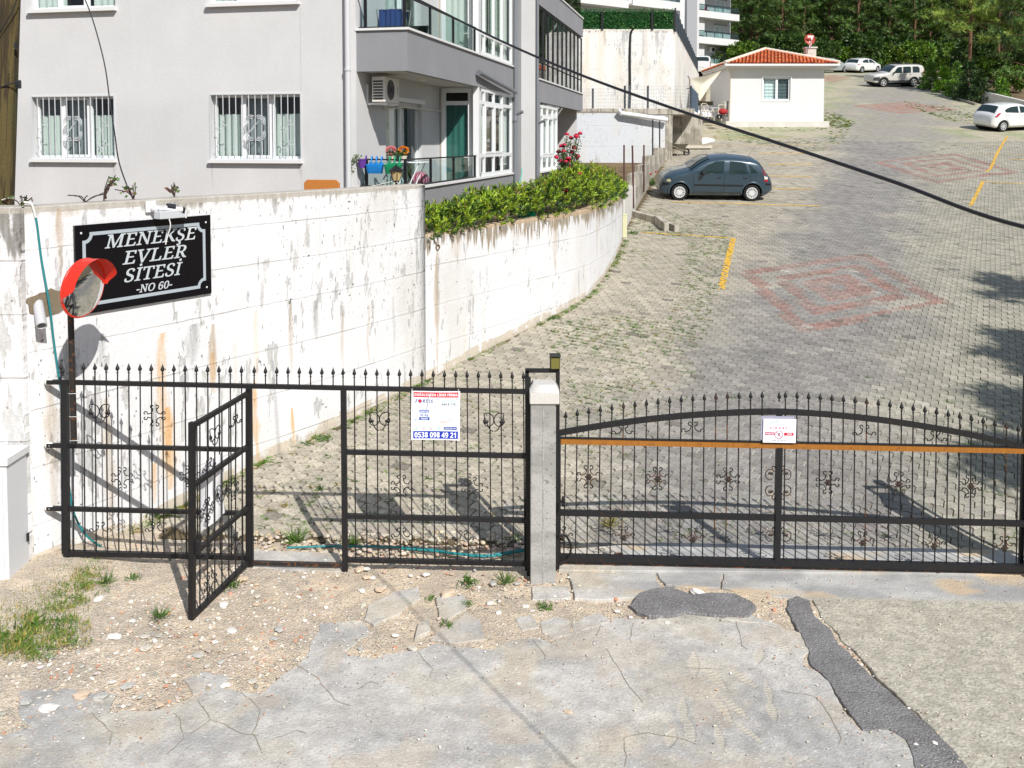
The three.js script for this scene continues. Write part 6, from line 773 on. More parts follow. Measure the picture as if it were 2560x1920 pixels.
// ---------------------------------------------------------------- guard house
const HD = 53, hw = M(0xffffff, { map: rep(plasterT(215, 215, 215), .2), bumpMap: rep(plasterB, .4), bumpScale: .004, roughness: .92 });
{
  const q = (x, y) => at(x, y, HD); const x0 = q(1577, 200).x, x1 = q(1780, 200).x, yE = q(1680, 147).y, yP = q(1680, 262).y, yG = q(1680, 277).y - .4, W = x1 - x0, D2 = W; const t = thing('guard_house', 'small white guard house with hipped orange tile roof beside the car park', 'house', V(0, 0, 0));
  const a = q(1648, 167), b = q(1707, 217); const front = extr(rect(x0, x1, yP - .1, yE + .2), .25, [rect(a.x, b.x, b.y, a.y)]).translate(0, 0, -HD - .25); mesh('wall', [uvm(front), bx(x0, x0 + .25, yP - .1, yE + .2, -HD - D2 + .25, -HD - .252), bx(x1 - .25, x1, yP - .1, yE + .2, -HD - D2 + .25, -HD - .252), bx(x0, x1, yP - .1, yE + .2, -HD - D2, -HD - D2 + .248)], hw, t);
  mesh('plinth', [bx(x0 - .25, x1 + .25, yG, yP, -HD - D2 - .25, -HD + .22, .01)], whiteP, t);
  const w = place(win(t, b.x - a.x, a.y - b.y, { cols: [.5], f: .07, sash: ['1:0'], dark: ['1:0'], curtains: [[0, 1, 0, 1, M(0xffffff, { map: tex(4, 64, (u, v) => mod(Math.floor(v * 14), 2) ? [214, 220, 222] : [170, 182, 188]), roughness: 1, side: THREE.DoubleSide })]] }), a.x, b.y, -HD - .08); mesh('window_frame', [bx(a.x - .07, b.x + .07, b.y - .06, b.y, -HD - .03, -HD + .03), bx(a.x - .07, b.x + .07, a.y, a.y + .06, -HD - .03, -HD + .03), bx(a.x - .07, a.x, b.y, a.y, -HD - .03, -HD + .03), bx(b.x, b.x + .07, b.y, a.y, -HD - .03, -HD + .03)], pvc, t);
  // eaves, hipped tile roof
  const ex0 = q(1562, 142).x + .02, ex1 = q(1804, 142).x, ov = (ex1 - ex0 - W) / 2, ez0 = -HD + ov, ez1 = -HD - D2 - ov, eY = at(1680, 138.5, HD - ov).y, cx = (ex0 + ex1) / 2 - .1, cz = (ez0 + ez1) / 2, aY = at(1672, 109, -cz).y;
  mesh('eaves', [bx(ex0, ex1, yE - .02, yE + .12, ez1, ez0), bx(ex0 - .06, ex1 + .06, yE + .1, eY - .01, ez0 - .0, ez0 + .07), bx(ex0 - .07, ex0, yE + .1, eY - .01, ez1, ez0), bx(ex1, ex1 + .07, yE + .1, eY - .01, ez1, ez0)], whiteP, t); mesh('gutter', rod(V(ex0 - .05, eY - .06, ez0 + .11), V(ex1 + .05, eY - .06, ez0 + .11), .07, .07, 12), pvc, t); mesh('downpipe', tube([[ex0 + .1, eY - .1, ez0 + .05], [ex0 + .15, yE - .1, ez0 - .1], [x0 - .02, yE - .25, -HD + .06], [x0 - .02, yP, -HD + .06]], .045, 30, 8), M(0xcfc7b8, { roughness: .6 }), t);
  const ap = V(cx, aY, cz), C = [V(ex0 - .05, eY, ez0 + .08), V(ex1 + .05, eY, ez0 + .08), V(ex1 + .05, eY, ez1), V(ex0 - .05, eY, ez1)]; const deck = []; for (let i = 0; i < 4; i++) deck.push(...C[i].toArray(), ...C[(i + 1) % 4].toArray(), ...ap.toArray()); mesh('roof', raw(deck, null), M(0xa8502c, { roughness: .9 }), t).material.side = THREE.DoubleSide;
  const tile = new THREE.CylinderGeometry(.07, .1, .34, 8, 1, true, -1.57, 3.14), tl = []; for (let f = 0; f < 4; f++) { const A = C[f], B = C[(f + 1) % 4], u = B.clone().sub(A), L = u.length(); u.normalize(); const mid = A.clone().lerp(B, .5), up = ap.clone().sub(mid), H = up.length(); up.normalize(); const n = u.clone().cross(up).normalize(); const off = ap.clone().sub(A).dot(u) / L; const rows = Math.floor(H / .3); for (let r = 0; r < rows; r++) { const k = r / rows, l0 = L * off * k, l1 = L - L * (1 - off) * k; for (let s = l0 + .1; s < l1 - .1; s += .2) { const p = A.clone().addScaledVector(u, s).addScaledVector(up.clone().sub(u.clone().multiplyScalar(up.dot(u))).normalize(), H * k + .15); p.copy(A).addScaledVector(u, s).addScaledVector(ap.clone().sub(A.clone().addScaledVector(u, L * off)).normalize(), ap.clone().sub(A.clone().addScaledVector(u, L * off)).length() * k + .15); const up2 = ap.clone().sub(A.clone().addScaledVector(u, L * off)).normalize(); const n2 = u.clone().cross(up2).normalize(); const g = tile.clone(); g.applyMatrix4(new THREE.Matrix4().makeBasis(u, up2, n2.clone()).setPosition(p.addScaledVector(n2, .005 + rr(0, .012)))); const c = tone([202, 98, 54], [230, 136, 84]); g.setAttribute('color', new THREE.Float32BufferAttribute(Array.from({ length: g.attributes.position.count }, () => c).flat(), 3)); tl.push(g); } } }
  const rt = mesh('roof_tiles', tl, M(0xffffff, { vertexColors: true, roughness: .85, side: THREE.DoubleSide }), t); rt.userData.kind = 'stuff'; const rid = []; for (const c of C) { const n = 16; for (let i = 0; i < n; i++) { const p = c.clone().lerp(ap, i / n), r = c.clone().lerp(ap, (i + 1.1) / n); rid.push(rod(p.add(V(0, .09, 0)), r.add(V(0, .09, 0)), .11, .09, 8)); } } mesh('ridge_tiles', rid, M(0xdccfc0, { roughness: .9 }), t);
  const c0 = at(1742, 104, 55), c1 = at(1763, 128, 55); mesh('chimney', [bx(c0.x, c1.x, c1.y - .5, c0.y, -55.5, -55), bx(c0.x - .06, c1.x + .06, c0.y, c0.y + .08, -55.56, -54.94), bx(lerp(c0.x, c1.x, .3), lerp(c0.x, c1.x, .65), c0.y - .3, c0.y - .12, -55.0, -54.99)], whiteP, t);
  const dc = at(1749.5, 84.5, 54.8), r = 11.5 / 2039 * 54.8; const d = thing('satellite_dish', 'red satellite dish with a white label on the guard house chimney', 'satellite dish', dc); mesh('dish', new THREE.SphereGeometry(r * 1.8, 32, 8, 0, 6.283, 0, .59).rotateX(-Math.PI / 2).translate(0, 0, r * 1.8 * .83 + .02), M(0xb04a40, { roughness: .6, side: THREE.DoubleSide }), d); mesh('arm', [rod(V(0, -r * 1.25, .1), V(0, -.05, .32), .02), box(.07, .16, .07, 0, .0, .32, .01), rod(V(0, -r * 1.1, .3), V(-.02, -.6, .0), .025)], pvc, d); mesh('label', box(r * 1.1, r * .42, .01, 0, r * .42, .12), M(0xe0d8d0), d); mesh('mast', rod(V(0, -.65, -.05), V(0, -.1, -.05), .03), pvc, d);
}
{ // shade sail and what stands in the passage
  const A = at(1491, 170, 49.5), B = at(1558, 153, 52.4), C = at(1511.5, 219, 50.5), n = 14, pos = [], idx = [], id = (i, j) => i * (i + 1) / 2 + j; for (let i = 0; i <= n; i++) for (let j = 0; j <= i; j++) { const c = 1 - i / n, b = j / n, a = 1 - c - b, p = V(0, 0, 0).addScaledVector(C, c).addScaledVector(B, b).addScaledVector(A, a); const ctr = A.clone().add(B).add(C).divideScalar(3); const e = 1 - Math.min(a, b, c) * 3; p.lerp(ctr, .14 * (1 - Math.max(a, b, c)) * e * 1.6); p.z -= .5 * Math.min(a, b, c) * 3; pos.push(...p.toArray()); } for (let i = 0; i < n; i++) for (let j = 0; j <= i; j++) { idx.push(id(i, j), id(i + 1, j), id(i + 1, j + 1)); if (j < i) idx.push(id(i, j), id(i + 1, j + 1), id(i, j + 1)); }
  const t = thing('shade_sail', 'cream triangular shade sail stretched between the tall wall and guard house', 'shade sail'); mesh('cloth', raw(pos, idx), M(0xd6d0bf, { roughness: .9, side: THREE.DoubleSide, transmission: .2, thickness: 0 }), t); mesh('mast', [rod(at(1490, 240, 49.5), at(1490, 171, 49.5), .04), rod(at(1490, 171, 49.5), at(1486, 164, 49.5), .04)], M(0x8b7f76, { roughness: .6 }), t); mesh('cord', [rod(C, at(1513, 228, 50.5), .015), rod(at(1513, 258, 50.5), at(1513, 226, 50.5), .025)], M(0x4c443c), t);
  const w0 = at(1500, 219, 57.5), w1 = at(1577, 243, 57.5); solo('passage_wall', uvm(bx(w0.x, w1.x, w1.y - 1.5, w0.y, -57.8, -57.5)), M(0x6f6552, { roughness: 1 }), 'low brownish wall closing the passage beside the guard house', 'wall');
  const y = (x, yy, d) => { const p = at(x, yy, d); return p; }; const b1 = y(1526, 257, 53.4), k = thing('plastic_chair', 'white plastic chair under the shade sail', 'chair', b1, .3); plasticChair(k, M(0xcfcabd, { roughness: .5 })); const b2 = y(1556, 258, 52.6); dup(k, b2, -1.2, 'cream plastic chair tipped against the guard house wall'); const lastC = scene.children[scene.children.length - 1]; lastC.rotation.z = .25; lastC.scale.setScalar(1.15);
  const s0 = y(1530, 256, 54.6); solo('tarpaulin', sheet(2.0, 1.0, .02, .09, 14).rotateX(-.9).translate(s0.x + .1, s0.y + .45, s0.z), M(0xc3c4cc, { roughness: .8 }), 'crumpled pale tarpaulin behind the white chair', 'tarpaulin');
  const f = y(1563, 258, 51.6); const cart = thing('hand_cart', 'small dark cart carrying a red bag at the guard house corner', 'cart', f); mesh('frame', [rod(V(-.3, .2, 0), V(.15, .2, 0), .02), rod(V(.15, .1, 0), V(.22, 1.0, -.1), .02), rod(V(-.3, .2, .2), V(.15, .2, .2), .02), rod(V(.15, .1, .2), V(.22, 1.0, .1), .02)], dark, cart); mesh('bag', new THREE.SphereGeometry(.22, 10, 8).scale(1.2, .8, .9).translate(-.05, .42, .1), M(0xa01c22, { roughness: .7 }), cart); for (const z of [-.05, .25]) mesh('wheel', new THREE.TorusGeometry(.11, .035, 8, 16).translate(-.25, .14, z), black, cart);
}
{ // wheelbarrow and rubbish under the slab
  const b = gnd(1466, 338), t = thing('wheelbarrow', 'old grey wheelbarrow standing under the concrete canopy', 'wheelbarrow', b, .6); const m = M(0x8e8a7c, { roughness: .7 }), pos = [], idx = []; [[-.22, .32, .16], [-.38, .56, .3]].forEach(([x, y, z]) => pos.push(x, y, -z, x, y, z, -x * .9, y, z * .9, -x * .9, y, -z * .9)); for (let i = 0; i < 4; i++) { const j = (i + 1) % 4; idx.push(i, i + 4, j, j, i + 4, j + 4); } idx.push(0, 1, 2, 0, 2, 3); mesh('tray', raw(pos, idx), M(0x8e8a7c, { roughness: .7, side: THREE.DoubleSide }), t); mesh('frame', [rod(V(-.75, .5, .26), V(.5, .2, .06), .018), rod(V(-.75, .5, -.26), V(.5, .2, -.06), .018), rod(V(-.3, .36, .22), V(-.34, 0, .26), .018), rod(V(-.3, .36, -.22), V(-.34, 0, -.26), .018)], m, t); mesh('wheel', [new THREE.TorusGeometry(.15, .04, 8, 20).translate(.48, .19, 0), new THREE.CylinderGeometry(.03, .03, .1, 10).rotateX(1.57).translate(.48, .19, 0)], dark, t);
  const s = gnd(1488, 322); solo('board', uvm(box(1.5, .14, .9, s.x + .3, s.y + .1, s.z - .2, .01).rotateY(0)), M(0xc8beb0, { roughness: .9 }), 'pale board lying on the ground next to the wheelbarrow', 'board'); solo('plastic_sheet', sheet(1.4, 1.0, .02, .1, 14).rotateX(-1.35).translate(s.x + .6, s.y + .42, s.z - .5), M(0xe6e6e6, { roughness: .6 }), 'crumpled white plastic sheet on the board by the wheelbarrow', 'plastic sheet');
  const c = gnd(1476, 314); for (const [dx, col, lab] of [[0, 0x8c4a24, 'small brown bottle beside the wheelbarrow under the slab'], [.3, 0x2a7f8a, 'teal bottle beside the brown one under the slab']]) { const o = thing('bottle', lab, 'bottle', V(c.x + dx, c.y + .1, c.z - .2)); mesh('bottle', new THREE.LatheGeometry([[0, 0], [.11, 0], [.11, .28], [.04, .38], [.04, .45], [0, .45]].map(p => new THREE.Vector2(...p)), 12), M(col, { roughness: .3 }), o); mesh('cap', new THREE.CylinderGeometry(.045, .045, .04, 10).translate(0, .46, 0), M(col === 0x2a7f8a ? 0x1c4f9a : 0x332), o); }
}
// ---------------------------------------------------------------- apartment block beyond
{
  const P0 = at(1540, 100, 104), TH2 = 36.87 * Math.PI / 180, t = thing('apartment_block', 'white apartment block with stacked balconies behind the tall white wall', 'building', V(P0.x, 0, P0.z), TH2); t.updateMatrixWorld(); const k = (cx, cy, z = 0) => { const px = 1201 + cx * .1836, py = cy * .1836, o = t.worldToLocal(camera.position.clone()), q = t.worldToLocal(camera.position.clone().add(ray(px, py))), d = q.sub(o), u = (z - o.z) / d.z; return o.addScaledVector(d, u); };
  const wh = M(0xffffff, { map: rep(plasterT(206, 206, 207), .1), roughness: .92 }), gy = M(0x9b9ea3, { roughness: .9 }); const XR = k(2078, 300, -1.2).x, XRb = k(2158, 230, 0).x, xc0 = k(1635, 300).x, xc1 = k(1680, 300).x, xg0 = k(1515, 300).x, xl = k(300, 60).x - 8, y0 = 11, yT = 28;
  const bA = [k(1680, 195).y, k(1680, 115).y], fl = k(1680, 425).y - k(1680, 115).y; // fl is negative
  const floors = [-1, 0, 1, 2].map(i => [bA[0] + fl * i, bA[1] + fl * i]); const zb = -1.5;
  mesh('wall', [bx(xc1, XR, y0, yT, zb - .3, zb), bx(XR - .3, XR, y0, yT, -14, zb - .302), bx(xl, xc0, y0, yT, -14.3, -14)], wh, t); mesh('corner_wall', [bx(xc1, xc1 + 1.6, y0, yT, zb + .002, zb + .9)], wh, t); mesh('column', [bx(xc0, xc1, y0, yT, -2, .05)], wh, t); mesh('grey_column', [bx(xg0, xc0 - .002, y0, yT, -2, .3)], gy, t); for (const cx of [1466, 1483, 1502]) { const p = k(cx, 200, .2); mesh('downpipe', rod(V(p.x, y0, .2), V(p.x, yT, .2), .09, .09, 8), pvc, t); }
  mesh('rear_wall', [bx(xl, xg0, y0, yT, zb - .3, zb)], wh, t);
  floors.forEach(([a, b], i) => { mesh('balcony_band', [bx(xc1, XRb, a, b, -.15, 0), bx(XRb - .15, XRb, a, b, zb + .01, -.152)], hw, t); mesh('balcony_slab', bx(xc1, XRb - .16, a + .02, a + .2, zb + .01, -.16), soffit, t); mesh('glass_rail', bx(xc1, XRb - .05, b, b + .62, -.08, -.06), railGlass, t); mesh('handrail', bx(xc1, XRb, b + .62, b + .68, -.1, -.03), dark, t); for (const s of [0, .2, .4, .6, .8, 1]) mesh('rail_post', bx(lerp(xc1, XRb, s) - .03, lerp(xc1, XRb, s) + .03, b, b + .62, -.11, -.05), dark, t);
    const d0 = k(1865, 300, zb).x, d1 = k(1985, 300, zb).x; const w = place(win(t, d1 - d0, 2.15, { name: 'balcony_door', cols: [.5], f: .09, curtains: i === 0 ? [] : [[0, 1, 0, 1]], room: true }), d0, a + .2, zb + .04); mesh('shutter_box', bx(d0 - .1, d1 + .25, a + 2.36, a + 2.5, zb, zb + .12), gy, t); const n0 = k(1682, 300, zb).x + 1.62; });
  // the wing to the left: wide bands and glass
  const g = (x0, x1, ya, yb, z) => { mesh('balcony_band', bx(x0, x1, ya, yb, z - .15, z), hw, t); mesh('balcony_slab', bx(x0, x1, ya + .02, ya + .2, zb, z - .16), soffit, t); mesh('glass_rail', bx(x0, x1, yb, yb + .6, z - .08, z - .06), railGlass, t); mesh('handrail', bx(x0, x1, yb + .6, yb + .66, z - .1, z - .03), dark, t); for (let s = x0; s < x1; s += 1.3) mesh('rail_post', bx(s - .03, s + .03, yb, yb + .6, z - .11, z - .05), dark, t); };
  const L1 = k(905, 60, .6), R1 = k(1465, 155, .6), La = k(300, 20), Lb = k(905, 60); for (const i of [0, 1, 2]) { g(L1.x, R1.x, L1.y - .0 - i * -fl - .0, L1.y + .85 + i * fl, .6); }
  for (const i of [0, 1, 2]) g(xl, L1.x - .02, k(905, 103).y + i * fl, k(905, 100).y + .75 + i * fl, 0); for (const i of [0, -1]) for (const [x0, x1] of [[k(360, 10, zb).x, k(560, 10, zb).x], [k(590, 10, zb).x, k(690, 10, zb).x], [k(1180, 10, zb).x, k(1400, 10, zb).x]]) place(win(t, x1 - x0, 2.1, { cols: [.33, .66], f: .09, curtains: [[0, 1, 0, 1]] }), x0, k(905, 100).y + .2 + i * fl, zb + .04);
  const ac = k(1828, 585, zb + .2); const A = thing('air_conditioner', 'small white air conditioner on the lowest balcony of the distant block', 'air conditioner', t.localToWorld(V(ac.x, ac.y, zb + .25)), TH2); mesh('case', box(.8, .6, .32, 0, 0, 0, .03), pvc, A); mesh('fan_guard', new THREE.CylinderGeometry(.24, .24, .02, 20).rotateX(1.57).translate(.08, 0, .17), dark, A);
  for (const [cx, lab] of [[1710, 'pink cushion on the upper far balcony, left one'], [1768, 'crimson cushioned seat on the upper far balcony, right one']]) { const p = k(cx, 100, -.5); const c = thing('armchair', lab, 'seat', t.localToWorld(V(p.x, floors[0][1] + .0 + fl * 0 + 0 - 0, -.5)), TH2); c.position.y = bA[1] + fl * 0 - .35; mesh('cushion', [box(.6, .2, .5, 0, .4, 0, .08), box(.6, .5, .16, 0, .65, -.2, .07)], M(0xa01450, { roughness: .9 }), c); mesh('base', box(.5, .3, .4, 0, .15, 0, .02), dark, c); }
  struct('terrace', uvm(bx(-10, 60, -6, 0, -14, 0).rotateY(TH2).translate(P0.x - 30, 12.2, P0.z - 6)), earthM);
}
// ---------------------------------------------------------------- low wall, kerb and strip at the right edge of the car park
{
  const W = [[2010, 183], [2062, 200], [2120, 220], [2230, 249], [2330, 276]].map(([x, y]) => XD(x, y)).reverse(); const t = thing('boundary_wall', 'low white boundary wall on the right edge of the car park', 'wall'); const rb = ribbon(W, 0, 1, .25, 0, 0, .5), p = rb.attributes.position; const hh = .8; for (let i = 0; i < p.count; i++) { const x = p.getX(i), d = -p.getZ(i); p.setY(i, G(x, d) + (p.getY(i) > .5 ? hh - (1 - p.getY(i)) : -.4)); } rb.computeVertexNormals(); mesh('wall', uvm(rb), whiteP, t);
  const K = [[1990, 186], [2030, 200], [2070, 216], [2108, 228]].map(([x, y]) => gnd(x, y)); const ks = []; for (let i = 0; i < K.length - 1; i++) for (let s = 0; s < 5; s++) { const a = K[i].clone().lerp(K[i + 1], s / 5), b = K[i].clone().lerp(K[i + 1], (s + .97) / 5); ks.push([a, b]); } const kt = thing('kerb', 'row of grey kerb stones before the boundary wall shrubs', 'kerb'); for (const [a, b] of ks) mesh('kerb_stone', bar(a.clone().add(V(0, .06, 0)), b.clone().add(V(0, .06, 0)), .15, .2), oldC, kt);
  const pp = [[2120, 200], [2260, 206], [2260, 222], [2160, 214]].map(([x, y]) => gnd(x, y)); 
}
// ---------------------------------------------------------------- cars (x forward from the rear bumper at -L/2, y up, z to the right)
const ev = new Evaluator(); ev.useGroups = false; ev.attributes = ['position', 'normal', 'uv'];
const tyreM = M(0x1a1a1b, { roughness: .85 }), wellM = M(0x0c0c0d, { roughness: 1 }), glassCar = M(new THREE.Color(.018, .034, .036), { roughness: .05, metalness: 0 }), lampR = M(new THREE.Color().setRGB(.42, .008, .02), { roughness: .15 }), lampW = M(0xd8d8d0, { roughness: .12 }), trimB = M(0x17181a, { roughness: .55 });
const interp = (P, x) => { if (x <= P[0][0]) return P[0][1]; for (let i = 1; i < P.length; i++) if (x <= P[i][0]) { const t = (x - P[i - 1][0]) / (P[i][0] - P[i - 1][0]); return lerp(P[i - 1][1], P[i][1], t); } return P[P.length - 1][1]; };
function smoothed(P) { const c = new THREE.CatmullRomCurve3(P.map(([x, y]) => V(x, y, 0)), false, 'centripetal'), o = c.getPoints(120).map(p => [p.x, p.y]); return x => interp(o, x); }
function makeCar(name, label, s, pos, yaw) {
  const t = thing(name, label, s.category || 'car', pos, yaw), L = s.L, top = smoothed(s.top), bot = x => interp(s.bot, x), wp = smoothed(s.plan), belt = s.belt, H = s.H;
  const X = v => L / 2 - v;                                            // v runs from the front bumper backwards
  const Wd = (v, y) => { const w = wp(v) * s.W / 2, yt = top(v), yb = bot(v); let k = 1 - .05 * Math.pow(clamp((belt * .72 - y) / belt), 2) * 4 * .6; if (y > belt) k -= s.tumble * Math.pow((y - belt) / (H - belt), 1.15); else if (y > belt * .8) k -= .012 * (y - belt * .8) / (belt * .2); const c = Math.min(.2, (yt - yb) * .4), e = clamp((y - (yt - c)) / c); const f = clamp((yb + .08 - y) / .08); return Math.max(.02, w * k * Math.pow(Math.max(0, 1 - Math.pow(e, s.cap || 3)), .42) * (1 - .06 * f * f)); };
  const N = 64, J = 22, pos_ = [], idx = []; const vs = []; for (let i = 0; i <= N; i++) { const u = i / N; vs.push(L * (u + .045 * Math.sin(2 * Math.PI * u) * -1)); } vs[0] = .004; vs[N] = L - .004;
  const ring = 2 * J; for (const v of vs) { const yt = top(v), yb = bot(v), pts = []; for (let j = 0; j < J; j++) { const u = j / (J - 1), y = yb + (yt - yb) * (1 - Math.pow(1 - u, 1.9)); pts.push([y, j === J - 1 ? .02 : Wd(v, y)]); } for (let j = 0; j < J; j++) pos_.push(X(v), pts[j][0], pts[j][1]); for (let j = J - 1; j >= 0; j--) pos_.push(X(v), pts[j][0], -pts[j][1]); }
  for (let i = 0; i < N; i++) for (let j = 0; j < ring; j++) { const a = i * ring + j, b = i * ring + (j + 1) % ring; idx.push(a, b, a + ring, b, b + ring, a + ring); }
  for (const i of [0, N]) { const c = pos_.length / 3; const yb = bot(vs[i]), yt = top(vs[i]); pos_.push(X(vs[i]) + (i ? -.0 : .0), (yb + yt) / 2, 0); for (let j = 0; j < ring; j++) { const a = i * ring + j, b = i * ring + (j + 1) % ring; i ? idx.push(c, a, b) : idx.push(c, b, a); } }
  let g = raw(pos_, idx); g.setAttribute('uv', new THREE.Float32BufferAttribute(new Float32Array(pos_.length / 3 * 2), 2));
  const paintM = M(s.color, { roughness: s.rough ?? .32, metalness: s.metal ?? .0, clearcoat: 1, clearcoatRoughness: .04 });
  let brush = new Brush(g); brush.updateMatrixWorld(); const wheels = [s.wf, s.wr]; for (const wv of wheels) { const c = new Brush(new THREE.CylinderGeometry(s.R + .055, s.R + .055, s.W * 1.2, 30).rotateX(Math.PI / 2)); c.position.set(X(wv), s.R, 0); c.updateMatrixWorld(); brush = ev.evaluate(brush, c, SUBTRACTION); brush.updateMatrixWorld(); }
  mesh('body', brush.geometry, paintM, t);
  mesh('wheel_well', wheels.map(wv => new THREE.CylinderGeometry(s.R + .05, s.R + .05, s.W * .62, 20).rotateX(Math.PI / 2).translate(X(wv), s.R + .02, 0)), wellM, t); mesh('underbody', bx(-L / 2 + .3, L / 2 - .3, .16, .32, -s.W * .4, s.W * .4), wellM, t);
  const sidePatch = (nm, P, m, side, off, parent = t, thick = 0) => { // polygon (v, y) laid on the flank
    let T = THREE.ShapeUtils.triangulateShape(P.map(p => new THREE.Vector2(...p)), []).map(f => f.map(i => P[i])); for (let it = 0; it < 7; it++) { const o = []; for (const [a, b, c] of T) { const e = [[a, b, c], [b, c, a], [c, a, b]].map(([p, q, r]) => [Math.hypot(p[0] - q[0], p[1] - q[1]), p, q, r]).sort((x, y) => y[0] - x[0])[0]; if (e[0] > .11) { const mm = [(e[1][0] + e[2][0]) / 2, (e[1][1] + e[2][1]) / 2]; o.push([e[1], mm, e[3]], [mm, e[2], e[3]]); } else o.push([a, b, c]); } T = o; }
    const ps = [], ix = [], map = new Map(); for (const f of T) { const id = f.map(([v, y]) => { const k = v.toFixed(4) + ',' + y.toFixed(4); if (!map.has(k)) { map.set(k, ps.length / 3); ps.push(X(v), y, side * (Wd(v, y) + off)); } return map.get(k); }); const [a, b, c] = f, cr2 = (b[0] - a[0]) * (c[1] - a[1]) - (b[1] - a[1]) * (c[0] - a[0]); (cr2 > 0) === (side < 0) ? ix.push(...id) : ix.push(id[0], id[2], id[1]); } return mesh(nm, raw(ps, ix), m, parent); };
  const topPatch = (nm, v0, v1, f0, f1, m, off = .006) => { const n = 10, k = 8, ps = [], ix = []; for (let i = 0; i <= n; i++) { const v = lerp(v0, v1, i / n), y = top(v), sl = (top(v + .01) - top(v - .01)) / .02, ln = Math.hypot(1, sl), w = wp(v) * s.W / 2 * (1 - s.tumble * clamp((y - belt) / (H - belt))) * lerp(f0, f1, i / n); for (let j = 0; j <= k; j++) { const z = lerp(-w, w, j / k), cr3 = .035 * Math.pow(Math.abs(j / k * 2 - 1), 3); ps.push(X(v) + off * sl / ln, y - cr3 + off / ln + .0, z); } } for (let i = 0; i < n; i++) for (let j = 0; j < k; j++) { const a = i * (k + 1) + j; ix.push(a, a + 1, a + k + 1, a + 1, a + k + 2, a + k + 1); } const q = raw(ps, ix); const o = mesh(nm, q, m, t); return o; };
  for (const side of [-1, 1]) { for (const w of s.windows) sidePatch('side_window', w, glassCar, side, .004); for (const d of s.doors) { const o = sidePatch('door', d.p, paintM, side, .0025); if (d.h) { const hd = mesh('handle', box(.15, .03, .03, 0, 0, 0, .01), s.handle || trimB, o); hd.position.set(X(d.h[0]), d.h[1], side * (Wd(d.h[0], d.h[1]) + .012)); } } for (const d of s.seams) mesh('door_seam', tube(d.map(([v, y]) => V(X(v), y, side * (Wd(v, y) + .002))), .0045, 30, 4), trimB, t); if (s.strip) sidePatch('rub_strip', s.strip, trimB, side, .014); for (const h of s.head) sidePatch('headlight', h, s.headM || lampW, side, .005); for (const h of s.tail) sidePatch('taillight', h.p || h, h.m || lampR, side, .006); for (const h of s.cladding || []) sidePatch('cladding', h, s.cladM || trimB, side, .008); const mv = s.mirror; const mo = mesh('wing_mirror', new THREE.SphereGeometry(.1, 12, 8).scale(.75, .7, 1.1), s.mirrorM || trimB, t); mo.position.set(X(mv[0]), mv[1], side * (Wd(mv[0], mv[1]) + .09)); }
  topPatch('windscreen', ...s.wind, glassCar); topPatch('rear_window', ...s.rear, glassCar); if (s.sunroof) topPatch('roof_panel', ...s.sunroof, glassCar);
  const rimG = (() => { const gs = [new THREE.CylinderGeometry(s.R * .66, s.R * .66, .02, 28).rotateX(Math.PI / 2).translate(0, 0, -.03)]; return gs; })(); const spokes = []; const ns = s.spokes; for (let i = 0; i < ns; i++) spokes.push(box(s.R * .34, ns > 8 ? .03 : .06, .016, s.R * .42, 0, 0, .004).rotateZ(i / ns * 6.283)); spokes.push(new THREE.TorusGeometry(s.R * .63, .018, 8, 32), new THREE.CylinderGeometry(s.R * .26, s.R * .28, .024, 20).rotateX(Math.PI / 2));
  const tg = new THREE.LatheGeometry([[s.R * .62, -.085], [s.R * .9, -.1], [s.R * .985, -.085], [s.R, -.05], [s.R, .05], [s.R * .985, .085], [s.R * .9, .1], [s.R * .62, .085]].map(p => new THREE.Vector2(...p)), 36).rotateX(Math.PI / 2), sg = merge(spokes.map(x => uvm(x)));
  for (const wv of wheels) for (const side of [-1, 1]) { const w = new THREE.Group(); w.name = 'wheel'; w.position.set(X(wv), s.R, side * (s.W / 2 - .115)); t.add(w); mesh('tyre', tg, tyreM, w); mesh('brake', rimG[0], wellM, w); const r = mesh('rim', sg, s.rimM || M(0xb9bcc0, { roughness: .35, metalness: .3 }), w); r.position.z = side * .085; r.rotation.z = hash(wv * 10, side + 3) * 3; if (s.arch) mesh('wheel_arch', new THREE.TorusGeometry(s.R + .085, .035, 8, 30, Math.PI * 1.06).rotateZ(-.1).translate(0, 0, side * .095), s.arch === 1 ? paintM : s.cladM, w); }
  const yp = s.plate; const rb = mesh('rear_plate', box(.012, .11, .46, X(L) - .004 + (s.plateIn || .0), yp, 0, .002), M(0xe8e8e6, { roughness: .4 }), t); for (const e of s.extra || []) e(t, X, Wd, top, paintM); return t;
}
const onSlope = (t, px, py, yaw) => { const p = gnd(px, py); t.position.copy(p); };
const ground = (x, z) => G(x, -z);
function settle(t, yaw, wb) { const c = Math.cos(yaw), s = Math.sin(yaw), p = t.position, f = ground(p.x + c * wb, p.z - s * wb), r = ground(p.x - c * wb, p.z + s * wb), l = ground(p.x - s * .75, p.z - c * .75), q = ground(p.x + s * .75, p.z + c * .75); t.rotation.order = 'YZX'; t.rotation.y = yaw; t.rotation.z = Math.atan2(f - r, 2 * wb); t.rotation.x = Math.atan2(l - q, 1.5) * 1; p.y = (f + r) / 2 + .015; }
